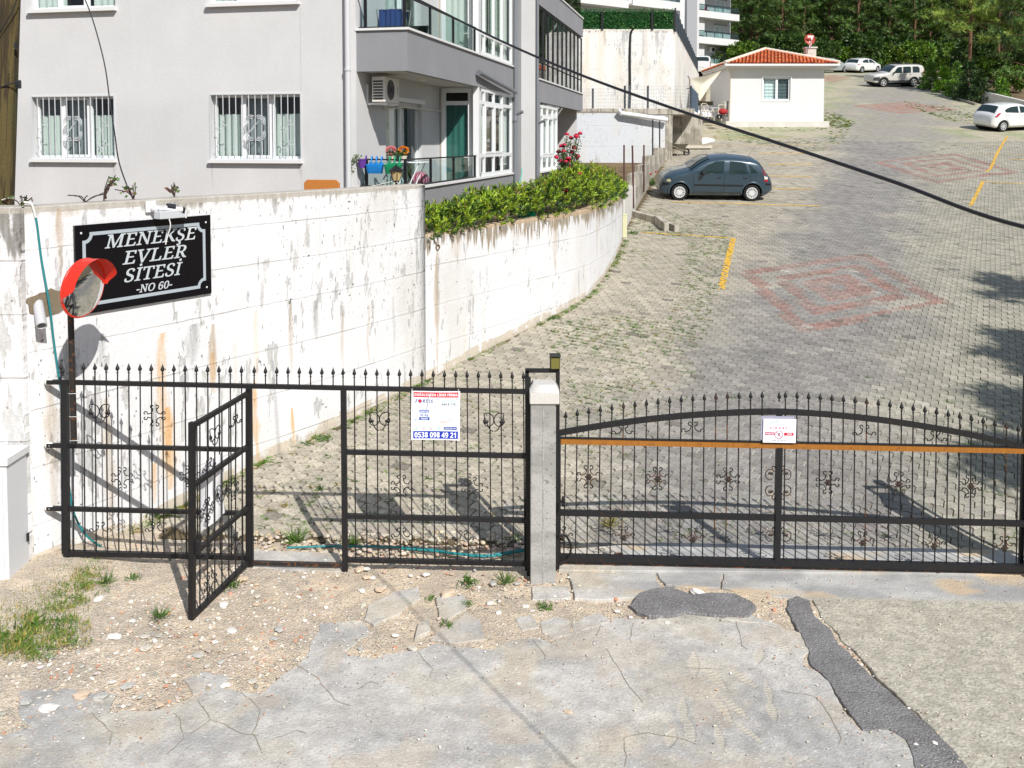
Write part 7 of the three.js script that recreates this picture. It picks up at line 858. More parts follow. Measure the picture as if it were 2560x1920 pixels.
{
  const c3 = { L: 3.85, W: 1.67, H: 1.52, belt: .95, tumble: .2, R: .285, wf: .66, wr: 3.12, color: new THREE.Color().setRGB(.03, .06, .085), metal: .2, rough: .34, spokes: 15, plate: .62, arch: 1, rimM: M(0xd2d4d6, { roughness: .4 }),
    top: [[0, .5], [.06, .68], [.16, .8], [.42, .94], [.85, 1.05], [.98, 1.09], [1.3, 1.3], [1.6, 1.44], [2.0, 1.51], [2.4, 1.52], [2.9, 1.48], [3.28, 1.4], [3.42, 1.26], [3.6, 1.02], [3.72, .9], [3.8, .76], [3.85, .5]], bot: [[0, .26], [.15, .18], [3.6, .2], [3.85, .34]], plan: [[0, .66], [.1, .8], [.3, .91], [.7, .98], [1.4, 1], [2.9, 1], [3.4, .95], [3.7, .86], [3.85, .7]],
    windows: [[[1.24, .93], [1.34, 1.03], [1.62, 1.25], [1.86, 1.35], [2.16, 1.37], [2.12, .95]], [[2.3, .96], [2.34, 1.37], [2.72, 1.34], [2.86, 1.3], [2.96, .96]], [[3.04, .97], [2.98, 1.27], [3.08, 1.2], [3.24, 1.04], [3.27, .99]]], doors: [{ p: [[1.14, .34], [1.12, .9], [2.17, .93], [2.12, .32]], h: [1.98, .82] }, { p: [[2.15, .32], [2.19, .93], [3.05, .94], [3.06, .72], [2.78, .46], [2.74, .32]], h: [2.86, .82] }], seams: [[[1.12, .32], [1.1, .7], [1.12, .9]], [[2.13, .3], [2.16, .6], [2.18, .93]], [[2.74, .32], [2.8, .5], [3.05, .74], [3.06, .93]], [[1.14, .32], [1.9, .3], [2.74, .31]]], strip: [[1.14, .53], [1.14, .58], [2.82, .57], [2.78, .52]], head: [[[.1, .66], [.2, .78], [.34, .72], [.36, .64]]], headM: M(0xb9b48c, { roughness: .15 }), tail: [[[3.42, 1.12], [3.5, 1.06], [3.62, .88], [3.52, .88]], { p: [[3.52, .876], [3.625, .876], [3.65, .76], [3.53, .76]], m: lampW }, [[3.53, .756], [3.65, .756], [3.66, .68], [3.53, .69]]], mirror: [1.42, .97], wind: [1.0, 1.66, .93, .86], rear: [3.36, 3.62, .8, .88], cladding: [[[.02, .5], [.03, .6], [.28, .6], [.3, .52]], [[3.56, .56], [3.58, .63], [3.84, .6], [3.83, .53]]],
    extra: [(t, X, W) => { mesh('antenna', rod(V(X(3.12), 1.42, .1), V(X(3.42), 1.86, .1), .006, .003, 5), trimB, t); mesh('fuel_flap', new THREE.TorusGeometry(.075, .004, 4, 24).translate(X(3.22), .8, W(3.22, .8) + .0), trimB, t); mesh('rear_wiper', rod(V(X(3.4), 1.28, 0), V(X(3.66), 1.0, .0), .012), trimB, t); mesh('side_repeater', new THREE.SphereGeometry(.03, 8, 6).scale(1, .7, .3).translate(X(.98), .74, W(.98, .74)), lampW, t); }] };
  const yaw = Math.PI + .0; const c = makeCar('parked_car', 'dark blue five-door hatchback parked nose to the stepped kerb', c3, [0, 0, 0], 0); const a = gnd(1467, 432), b = gnd(1632, 436); c.position.set((a.x + b.x) / 2 + .0, 0, (a.z + b.z) / 2 - .72); c.position.x -= .03; settle(c, Math.PI - .02, 1.23);
  const i20 = { L: 3.94, W: 1.71, H: 1.49, belt: .98, tumble: .2, R: .295, wf: .72, wr: 3.25, color: new THREE.Color().setRGB(.78, .79, .8), rough: .3, spokes: 7, plate: .52, rimM: M(0xb5b7ba, { roughness: .4 }), handle: M(0xcfd0d2, { roughness: .35 }), mirrorM: M(0xd4d5d7, { roughness: .35 }),
    top: [[0, .5], [.08, .72], [.3, .86], [.9, 1.02], [1.05, 1.07], [1.5, 1.34], [1.9, 1.46], [2.4, 1.49], [3.0, 1.45], [3.4, 1.39], [3.55, 1.26], [3.75, 1.02], [3.84, .92], [3.92, .7], [3.94, .48]], bot: [[0, .26], [.2, .2], [3.7, .22], [3.94, .36]], plan: [[0, .64], [.12, .8], [.4, .94], [.9, .99], [1.6, 1], [3.0, 1], [3.5, .95], [3.8, .85], [3.94, .7]],
    windows: [[[1.36, 1.0], [1.6, 1.17], [1.86, 1.31], [2.24, 1.35], [2.22, 1.0]], [[2.32, 1.0], [2.33, 1.35], [2.8, 1.32], [3.1, 1.24], [3.26, 1.14], [3.18, 1.04]]], doors: [{ p: [[1.24, .34], [1.26, .98], [2.27, .98], [2.22, .34]], h: [2.06, .86] }, { p: [[2.25, .34], [2.3, .98], [3.2, 1.02], [3.1, .7], [2.9, .5], [2.86, .34]], h: [3.0, .9] }], seams: [[[2.23, .32], [2.27, .7], [2.28, .98]], [[2.86, .34], [2.92, .5], [3.1, .7], [3.2, 1.0]], [[1.24, .34], [1.24, .98]]], head: [[[.1, .66], [.3, .82], [.62, .86], [.4, .7]]], tail: [[[3.46, 1.02], [3.72, 1.0], [3.9, .8], [3.7, .78]]], mirror: [1.5, 1.02], wind: [1.06, 1.75, .93, .86], rear: [3.44, 3.74, .82, .84], extra: [(t, X, W) => mesh('antenna', rod(V(X(3.2), 1.42, 0), V(X(3.4), 1.6, 0), .006), trimB, t)] };
  const d = makeCar('parked_car', 'white small hatchback cut by the right edge of the picture, rear towards the left', i20, [0, 0, 0], 0); const w = gnd(2153, 285); d.position.set(w.x + 1.25, 0, w.z - 1.1); settle(d, -.1 + .42, 1.26);
  const h308 = { ...i20, L: 4.25, W: 1.8, H: 1.46, R: .31, wf: .86, wr: 3.48, top: i20.top.map(([x, y]) => [x * 4.25 / 3.94, y * .985]), bot: i20.bot.map(([x, y]) => [x * 4.25 / 3.94, y]), plan: i20.plan.map(([x, y]) => [x * 4.25 / 3.94, y]), windows: i20.windows.map(q => q.map(([x, y]) => [x * 1.0787, y * .985])), doors: i20.doors.map(q => ({ p: q.p.map(([x, y]) => [x * 1.0787, y * .985]), h: [q.h[0] * 1.0787, q.h[1]] })), seams: [], head: [[[.14, .66], [.34, .8], [.7, .84], [.5, .7]]], tail: [[[3.82, .92], [4.02, .92], [4.2, .8], [3.98, .78]]], mirror: [1.6, 1.0], wind: [1.15, 1.88, .93, .86], rear: [3.72, 4.04, .82, .84], rimM: M(0x9a9ca0, { roughness: .35 }), extra: [] };
  const e = makeCar('parked_car', 'white five-door hatchback parked before the bright green shrubs', h308, [0, 0, 0], 0); { const p = gnd(1868, 157); e.position.set(p.x, 0, p.z - .6); settle(e, .62, 1.3); }
  const fl = { L: 4.4, W: 1.8, H: 1.76, belt: 1.08, tumble: .13, cap: 4, R: .35, wf: .84, wr: 3.42, color: new THREE.Color().setRGB(.62, .6, .56), metal: 0, rough: .3, spokes: 5, plate: .75, arch: 2, cladM: M(0x3d4042, { roughness: .6 }), rimM: M(0xc8c9ca, { roughness: .35, metalness: .3 }), handle: trimB,
    top: [[0, .6], [.06, .9], [.2, 1.0], [.6, 1.07], [1.15, 1.13], [1.28, 1.17], [1.6, 1.48], [1.9, 1.67], [2.2, 1.73], [3.0, 1.76], [3.9, 1.74], [4.16, 1.7], [4.28, 1.5], [4.36, 1.1], [4.38, .8], [4.4, .55]], bot: [[0, .42], [.2, .32], [4.2, .34], [4.4, .44]], plan: [[0, .74], [.1, .86], [.4, .95], [.9, .99], [1.6, 1], [3.4, 1], [4.1, .97], [4.3, .92], [4.4, .84]],
    windows: [[[1.62, 1.1], [1.96, 1.55], [2.34, 1.58], [2.32, 1.1]], [[2.42, 1.1], [2.44, 1.59], [3.02, 1.6], [3.12, 1.52], [3.1, 1.1]], [[3.26, 1.12], [3.24, 1.6], [3.74, 1.6], [3.86, 1.44], [3.86, 1.12]]], doors: [{ p: [[1.4, .52], [1.42, 1.06], [2.36, 1.06], [2.36, .52]], h: [2.2, 1.0] }, { p: [[2.38, .52], [2.4, 1.06], [3.18, 1.06], [3.1, .86], [2.98, .52]], h: [3.04, 1.0] }], seams: [[[2.37, .5], [2.38, 1.07]], [[2.98, .5], [3.12, .86], [3.18, 1.07]], [[1.4, .5], [1.4, 1.06]]], head: [[[.08, .84], [.12, .95], [.42, .97], [.4, .85]]], tail: [[[4.2, 1.3], [4.31, 1.3], [4.36, .95], [4.24, .95]]], cladding: [[[.02, .5], [.04, .76], [.5, .8], [.46, .5]], [[1.2, .42], [1.24, .52], [3.06, .52], [3.1, .42]], [[3.86, .48], [3.8, .78], [4.36, .76], [4.37, .5]]], mirror: [1.62, 1.12], mirrorM: trimB, wind: [1.3, 1.9, .92, .88], rear: [4.18, 4.34, .8, .84], extra: [(t, X) => { mesh('roof_rack', [rod(V(X(2.0), 1.79, .58), V(X(3.9), 1.8, .58), .02), rod(V(X(2.0), 1.79, -.58), V(X(3.9), 1.8, -.58), .02)], trimB, t); mesh('spare_wheel', [new THREE.CylinderGeometry(.33, .33, .2, 28).rotateZ(Math.PI / 2).translate(X(4.46), 1.02, 0)], tyreM, t); mesh('spare_cover', new THREE.CylinderGeometry(.24, .24, .21, 24).rotateZ(Math.PI / 2).translate(X(4.465), 1.02, 0), M(0x9a9a98, { roughness: .4 }), t); }] };
  const f = makeCar('parked_car', 'silver and grey off-road car parked side-on near the boundary wall', fl, [0, 0, 0], 0); { const p = gnd(1938, 188); f.position.set(p.x, 0, p.z - .8); settle(f, Math.PI + .16, 1.3); }
  const sil = { ...h308, color: new THREE.Color().setRGB(.42, .48, .5), metal: .4, rough: .3 }; const g = makeCar('parked_car', 'silver blue car half hidden behind the guard house chimney', sil, [0, 0, 0], 0); { const p = gnd(1793, 157); g.position.set(p.x, 0, p.z - .3); settle(g, .3, 1.3); }
  const van = { ...fl, L: 4.2, W: 1.78, H: 1.82, belt: 1.05, tumble: .1, color: new THREE.Color().setRGB(.78, .79, .8), metal: 0, rough: .35, arch: 0, R: .31, wf: .8, wr: 3.5, top: [[0, .55], [.08, .8], [.5, .98], [.95, 1.1], [1.1, 1.2], [1.5, 1.6], [1.8, 1.76], [2.4, 1.82], [3.9, 1.8], [4.08, 1.74], [4.15, 1.5], [4.18, 1.0], [4.2, .5]], bot: [[0, .3], [4.2, .34]], plan: fl.plan.map(([x, y]) => [x * 4.2 / 4.4, y]), windows: [[[1.5, 1.08], [1.75, 1.5], [2.2, 1.55], [2.2, 1.08]], [[2.3, 1.08], [2.3, 1.55], [3.1, 1.56], [3.1, 1.08]]], doors: [], seams: [], cladding: [], head: [[[.1, .7], [.2, .9], [.5, .92], [.4, .74]]], tail: [[[4.06, 1.3], [4.16, 1.3], [4.18, .85], [4.08, .85]]], mirror: [1.5, 1.1], wind: [1.12, 1.72, .92, .88], rear: [4.085, 4.165, .84, .88], plate: .82, plateIn: 0, rimM: undefined, extra: [] };
  const v = makeCar('parked_van', 'white small van seen from behind beside the green shrub and dark fence', van, [0, 0, 0], 0); v.userData.category = 'van'; { const p = gnd(1521, 163); v.position.set(p.x, 0, p.z - 2.1); settle(v, Math.PI / 2 - .12, 1.3); }
}
// ---------------------------------------------------------------- trees and shrubs
const barkM = M(0xffffff, { map: tex(128, 256, (u, v) => { const k = fbm(u * 12, v * 20, 4, 12, 20); return mixc([92, 66, 48], [126, 98, 76], k); }), roughness: 1 });
const needle = (() => { const g = []; for (let i = 0; i < 7; i++) { const d = rdir(.25), L = rr(.22, .34); const s = V(d.z, 0, -d.x).normalize().multiplyScalar(.022); g.push([-s.x, 0, -s.z, s.x, 0, s.z, d.x * L, d.y * L, d.z * L]); } return raw(g.flat(), [...Array(21).keys()]); })();
function makePine(name, label, H, spread, base, dens, cols, pos, ry, group) {
  const t = thing(name, label, 'tree', pos, ry, group), L = [], B = [rod(V(0, -.6, 0), V(rr(-.2, .2), H * .55, rr(-.2, .2)), .17 * H / 12, .11 * H / 12, 9), rod(V(0, H * .54, 0), V(rr(-.1, .1), H * .97, rr(-.1, .1)), .11 * H / 12, .03, 7)];
  const n = Math.round(H * 3.4); for (let i = 0; i < n; i++) { const h = lerp(base, 1, Math.pow(i / n, .85)), a = i * 2.4 + rr(-.4, .4), R = spread * (1.12 - h) * (.55 + .6 * rnd()) * (h > .93 ? .7 : 1) + .25, y = H * h, tip = V(Math.cos(a) * R, y + R * rr(.0, .4), Math.sin(a) * R); if (h < base + .12 && rnd() < .4) { B.push(rod(V(0, y, 0), tip.clone().multiplyScalar(.7).setY(y), .03, .012, 4)); continue; } B.push(rod(V(0, y - .15, 0), tip, .045, .015, 4));
    const m = Math.round((5 + R * 4.2) * dens); for (let k = 0; k < m; k++) { const u = rr(.35, 1.05), c = V(0, y, 0).lerp(tip, u).add(V(rr(-.5, .5), rr(-.12, .3), rr(-.5, .5)).multiplyScalar(.3 + R * .28)); const tc = tone(cols[0], cols[1]); L.push({ p: c, dir: rdir(.6), s: rr(1.1, 2.1), roll: rr(0, 6), c: tc }); } }
  mesh('trunk', uvm(merge(B), .5), barkM, t); mesh('crown', scatter(L, needle), leafM, t); return t;
}
function makeShrub(name, label, W, H, n, leaf, cols, pos, group, cone = 0) {
  const t = thing(name, label, 'shrub', pos, rr(0, 6), group), L = [], S = []; for (let i = 0; i < 9; i++) { const a = i * 2.4, r = W * .35; S.push(rod(V(0, -.3, 0), V(Math.cos(a) * r * (1 - cone * .7), H * (cone ? .75 : rr(.5, .9)), Math.sin(a) * r * (1 - cone * .7)), .03, .01, 4)); }
  const cl = []; for (let i = 0; i < n / 14; i++) { const y = Math.pow(rnd(), cone ? 1.3 : .8), R = W / 2 * (cone ? 1 - y * .92 : Math.pow(1 - Math.pow(Math.abs(y - .45) / .62, 2.2), .5) || .1) * rr(.6, 1.08), a = rr(0, 6.283); cl.push(V(Math.cos(a) * R, .08 * H + y * H * .92, Math.sin(a) * R)); }
  for (const c of cl) { const tc = tone(cols[0], cols[1]); for (let k = 0; k < 14; k++) { const d = rdir(.35); L.push({ p: c.clone().addScaledVector(d, rr(0, .1) * (1 + W * .3)), dir: d.add(V(c.x, .3, c.z).normalize().multiplyScalar(.5)).normalize(), s: rr(.8, 1.3), roll: rr(0, 6), c: tc.map(x => x * rr(.85, 1.12)) }); } }
  mesh('stems', S, stemM, t); mesh('foliage', scatter(L, leaf), leafM, t); return t;
}
const GP = [[98, 132, 38], [162, 186, 66]], GD = [[60, 92, 32], [114, 148, 52]], GB = [[112, 142, 44], [172, 192, 84]];
const pines = []; const spot = (px, d) => { const x = (px - 1106) / 2039 * d; return V(x, G(x, d) - .1 + (d > 105 ? 0 : 0), -d); };
{ // single pines that stand out
  const P = [[2088, 79, 12.5, 4.2, .28, 'bright pine with a bare trunk behind the boundary wall, nearest of the pines', GB], [2178, 80, 14, 4.2, .2, 'sunlit pine at the upper right edge of the picture', GB], [1755, 118, 12, 3.0, .3, 'slim pine above the satellite dish', GD], [1985, 112, 14, 3.6, .22, 'tall green pine above the silver off-road car', GP], [1880, 116, 13.5, 3.4, .25, 'light-topped pine behind the white hatchback', GP], [1668, 120, 14, 3.2, .3, 'pine with pale trunk beside the distant white block', GD], [2150, 110, 15, 3.8, .22, 'dark pine between the two bright pines at the right', GD]];
  for (const [px, d, H, s, b, lab, c] of P) pines.push(makePine('pine_tree', lab, H, s, b, 2.6, c, spot(px, d), rr(0, 6)));
  // the wood: copies of four pines, one label for what cannot be told apart
  const protos = [0, 1, 2, 3].map(i => makePine('pine_tree', 'one of four pines standing out along the front of the wood', rr(12, 15.5), rr(3.2, 4.0), rr(.05, .14), 2.1, i % 2 ? GD : [GD[0], GP[0]], spot(1700 + i * 110, 122), rr(0, 6), 'pines of the wood on the hill'));
  let n = 0; for (const d of [113, 119, 126, 134, 143, 154]) for (let px = 1560 + (d * 37 % 30); px < 2400; px += rr(38, 58) * 125 / d) { const p = spot(px + rr(-14, 14), d + rr(-3, 3)); const o = dup(protos[n++ % 4], p, rr(0, 6), 'dark pine in the ' + (d < 118 ? 'front' : d < 140 ? 'middle' : 'back') + ' rows of the wood, ' + (px < 1700 ? 'beside the distant block' : px < 1800 ? 'above the satellite dish' : px < 1920 ? 'above the white hatchback' : px < 2050 ? 'above the silver off-road car' : 'at far right')); o.scale.setScalar(rr(.85, 1.15)); }
  for (const [px, d] of [[2215, 66], [2262, 78], [2240, 100], [2290, 90]]) { const o = dup(protos[n++ % 4], spot(px, d), rr(0, 6)); o.scale.setScalar(rr(.9, 1.1)); }
}
{ // shrubs at the edge of the wood and along the boundary wall
  const lf = leafGeo(.3, .2, .15), lfS = leafGeo(.2, .1, .15), bright = [[84, 120, 24], [130, 160, 40]], mid = [[48, 80, 22], [84, 116, 36]];
  const pr = [makeShrub('shrub', 'bright green leafy shrub at the foot of the wood behind the car park', 3.2, 2.6, 2600, lf, bright, spot(1700, 108), 'bright shrubs under the pines'), makeShrub('shrub', 'bright green leafy shrub at the foot of the wood behind the car park', 3.8, 3.4, 3000, lf, mid, spot(1760, 109), 'bright shrubs under the pines')];
  let n = 0; for (const [d, a, b, st] of [[104, 1830, 2010, 34], [106, 1610, 2060, 36], [110, 1600, 2080, 44]]) for (let px = a; px < b; px += st * rr(.8, 1.2)) { const o = dup(pr[n++ % 2], spot(px + rr(-6, 6), d + rr(-1.5, 1.5)), rr(0, 6), (d < 105 ? 'front' : d < 108 ? 'middle' : 'rear') + ' row bright leafy shrub under the wood, ' + (px < 1760 ? 'above the guard house roof' : px < 1900 ? 'behind the white hatchback' : 'behind the silver off-road car')); o.scale.setScalar(rr(.65, 1.15)); }
  for (const [px, d, s] of [[2130, 82, .8], [2100, 88, 1], [2180, 72, .7], [2210, 80, .9], [2060, 92, 1]]) { const o = dup(pr[n++ % 2], spot(px, d), rr(0, 6)); o.scale.setScalar(s); }
  makeShrub('shrub', 'rounded bright shrub in front of the distant block by the white van', 4.2, 3.0, 3600, lfS, bright, spot(1545, 108), undefined);
  makeShrub('shrub', 'dark leafy shrub left of the hipped roof on the bare earth', 4, 3.2, 3000, lf, mid, spot(1642, 112), undefined);
  const cn = [[80, 102, 26], [40, 66, 22]]; for (const [px, d, W, H, lab, c] of [[2005, 73, 2.2, 3.2, 'small conifer shrub by the rear of the silver off-road car', GD], [2036, 71, 2.0, 2.6, 'conical green shrub before the boundary wall, second from the left', bright], [2062, 68, 2.2, 3.4, 'taller conical shrub in front of the boundary wall', GD], [2090, 66, 3.0, 3.6, 'broad dark shrub before the boundary wall under the pine', [[26, 48, 16], [52, 80, 26]]], [2112, 64.5, 2.4, 3.0, 'dark rounded shrub at the right end of the shrub row', [[26, 48, 16], [56, 84, 28]]], [2160, 63, 1.6, 2.6, 'thin young shrub behind the boundary wall near the white car', GD]]) makeShrub('conifer_shrub', lab, W * .72, H * .72, 1900, lfS, c.map(q => q.map(v => v * 1.25)), spot(px, d), undefined, .8);
  // tree outside the right edge whose shadow falls on the drive
  const T = thing('pine_tree', 'pine just outside the right edge throwing its shadow on the drive', 'tree', V(12.6, G(12.6, 9.2), -9.2)); const src = pines[0]; const k = makePine('pine_tree', 'tall pine beside the drive outside the right edge of the picture', 9, 3.3, .3, 3.4, GP, V(13.2, G(13.2, 9.4), -9.4), 1.3); scene.remove(T); for (const [px, py, lab] of [[2200, 640, 'smaller pine outside the right edge beside the drive'], [2225, 930, 'second pine outside the right edge near the gate end'], [2290, 1120, 'third pine outside the right edge shading the gate end'], [2240, 780, 'fourth pine outside the right edge between the other pines']]) { const q = gnd(px, py); makePine('pine_tree', lab, 7.5, 3.3, .3, 3.6, GP, V(q.x + 3.9, G(q.x + 3.9, -q.z - 5.2), q.z + 5.2), rr(0, 6)); }
}
// ---------------------------------------------------------------- stones, gravel, weeds and grass
{
  const vr = [0, 1, 2, 3, 4].map(i => { const g = new THREE.IcosahedronGeometry(.5, 1), p = g.attributes.position; const q = V(); for (let k = 0; k < p.count; k++) { q.fromBufferAttribute(p, k); const s = .72 + .5 * hash(Math.round(q.x * 9) + i * 31, Math.round(q.y * 9) * 7 + Math.round(q.z * 9)); p.setXYZ(k, q.x * s, Math.max(-.3, Math.min(.3, q.y * s * .8)), q.z * s * .8); } g.computeVertexNormals(); return g; });
  const cols = [[226, 222, 214], [206, 198, 186], [234, 230, 224], [188, 186, 180], [212, 190, 166]].map(c => M(new THREE.Color(...lin(...c)), { roughness: .9, bumpMap: plasterB, bumpScale: .003 }));
  const A = [[580, 70, 30], [185, 150, 25], [490, 160, 30], [550, 230, 55], [275, 260, 35], [310, 258, 28], [255, 310, 60], [95, 390, 55], [635, 440, 60], [718, 408, 40], [595, 398, 35], [800, 440, 45], [805, 505, 50], [730, 350, 30], [280, 550, 45], [320, 485, 35], [430, 525, 30], [455, 603, 30], [625, 690, 35], [455, 765, 80], [555, 778, 70], [265, 840, 90], [140, 805, 60], [705, 715, 60], [778, 772, 35], [880, 815, 50], [710, 815, 30], [1235, 265, 60], [1340, 120, 50], [1415, 260, 35], [1425, 215, 35], [1420, 148, 30], [1780, 140, 30], [2000, 185, 45], [2105, 175, 55], [2030, 110, 45], [1990, 65, 50], [1515, 450, 40], [1190, 468, 30], [1095, 545, 55], [1220, 580, 40], [1145, 600, 35], [1280, 410, 60], [1545, 400, 60], [1685, 350, 30], [1245, 710, 45], [1395, 690, 50], [1150, 345, 28], [1035, 378, 25], [945, 435, 25], [880, 435, 25]].map(([x, y, s]) => [x * .3906, 1209.7 + y * .3906, s * .3906]);
  const B = [[40, 70, 40], [75, 125, 40], [130, 190, 60], [310, 110, 30], [260, 105, 25], [405, 105, 40], [190, 50, 45], [565, 100, 25], [705, 75, 25], [540, 225, 80], [820, 160, 55], [965, 160, 35], [215, 480, 40], [325, 560, 50], [1015, 300, 40], [1060, 325, 25], [1580, 330, 35], [1885, 398, 30], [2070, 215, 80], [975, 775, 25], [1050, 830, 25], [1280, 950, 45], [800, 280, 40], [850, 340, 40], [880, 285, 20]].map(([x, y, s]) => [777.7 + x * .3516, 1209.7 + y * .3516, s * .3516]);
  for (const [x, y, s] of [...A, ...B]) { const p = gnd(x, y), w = s / 2039 * -p.z; const o = solo('stone', pick(vr), pick(cols), (s > 22 ? 'large' : s > 14 ? 'middling' : 'small') + ' pale stone ' + (x < 250 ? 'in the left foreground below the grass' : x < 430 ? 'left of the open gate leaf' : x < 650 ? 'on the sand right of the open gate leaf' : x < 900 ? 'in front of the door opening and fence post' : x < 1180 ? 'below the closed fence panel near the pillar' : 'on the concrete in front of the sliding gate'), 'stone', 'pale stones on the rubble ground'); o.position.copy(p).add(V(0, w * .1 + .02, 0)); o.scale.set(w * 1.25, w * .62, w * 1.1); o.rotation.y = rr(0, 6); }
  // gravel: nobody could count it
  const CON = poly(MAINSLAB), RT = poly(RIGHT); const list = []; const cg = [[224, 218, 208], [206, 190, 168], [176, 168, 156], [192, 134, 104], [150, 146, 140], [236, 232, 226]];
  for (let i = 0; i < 9500; i++) { const px = rr(-40, 2250), py = rr(1205, 1690), p = gnd(px, py), x = p.x, d = -p.z, on = inPoly(x, d, CON) || inPoly(x, d, RT); const e = Math.min(distPoly(x, d, CON), distPoly(x, d, RT)); if (on && rnd() > .05 + .5 * Math.exp(-e * 7)) continue; if (!on && px > 1210 && rnd() < .3) continue; if (!on && fbm(x * 1.4, d * 1.4, 3) < rr(.2, .5)) continue; list.push([p, (on ? rr(.006, .02) : rr(.008, .034) * (rnd() < .12 ? 1.7 : 1)), on]); }
  const im = new THREE.InstancedMesh(new THREE.IcosahedronGeometry(.5, 0).scale(1, .6, .85), M(0xffffff, { roughness: .92 }), list.length); im.name = 'gravel'; tag(im, 'loose white and reddish gravel chips scattered over the sandy ground', 'gravel'); im.userData.kind = 'stuff'; const m = new THREE.Matrix4(), q = new THREE.Quaternion(), eu = new THREE.Euler(); list.forEach(([p, s, on], i) => { eu.set(rr(-.4, .4), rr(0, 6), rr(-.4, .4)); m.compose(V(p.x, p.y + (on ? .035 : .012 + s * .15), p.z), q.setFromEuler(eu), V(s * rr(.8, 1.5), s * rr(.6, 1), s)); im.setMatrixAt(i, m); im.setColorAt(i, new THREE.Color(...tone(pick(cg), pick(cg), rnd() * .3))); }); scene.add(im);
}
const tuftG = (n, L, W, up, c = 0) => { const l = []; for (let i = 0; i < n; i++) l.push({ p: V(rr(-.03, .03), 0, rr(-.03, .03)), dir: rdir(up), s: rr(.6, 1.2), roll: rr(0, 6), c: [1, 1, 1].map(v => v * rr(.8, 1.15)) }); l.forEach(o => { o.dir.y = Math.abs(o.dir.y); o.dir.normalize(); }); return scatter(l, leafGeo(L, W, .12)); };
function spread_(name, label, cat, geo, list, colf) { const im = new THREE.InstancedMesh(geo, M(0xffffff, { vertexColors: true, roughness: .7, side: THREE.DoubleSide }), list.length); im.name = name; tag(im, label, cat); im.userData.kind = 'stuff'; const m = new THREE.Matrix4(), q = new THREE.Quaternion(); list.forEach(([p, s, h], i) => { q.setFromAxisAngle(V(0, 1, 0), rr(0, 6.28)); m.compose(p, q, V(s, s * (h ?? 1), s)); im.setMatrixAt(i, m); im.setColorAt(i, new THREE.Color(...colf(p))); }); scene.add(im); return im; }
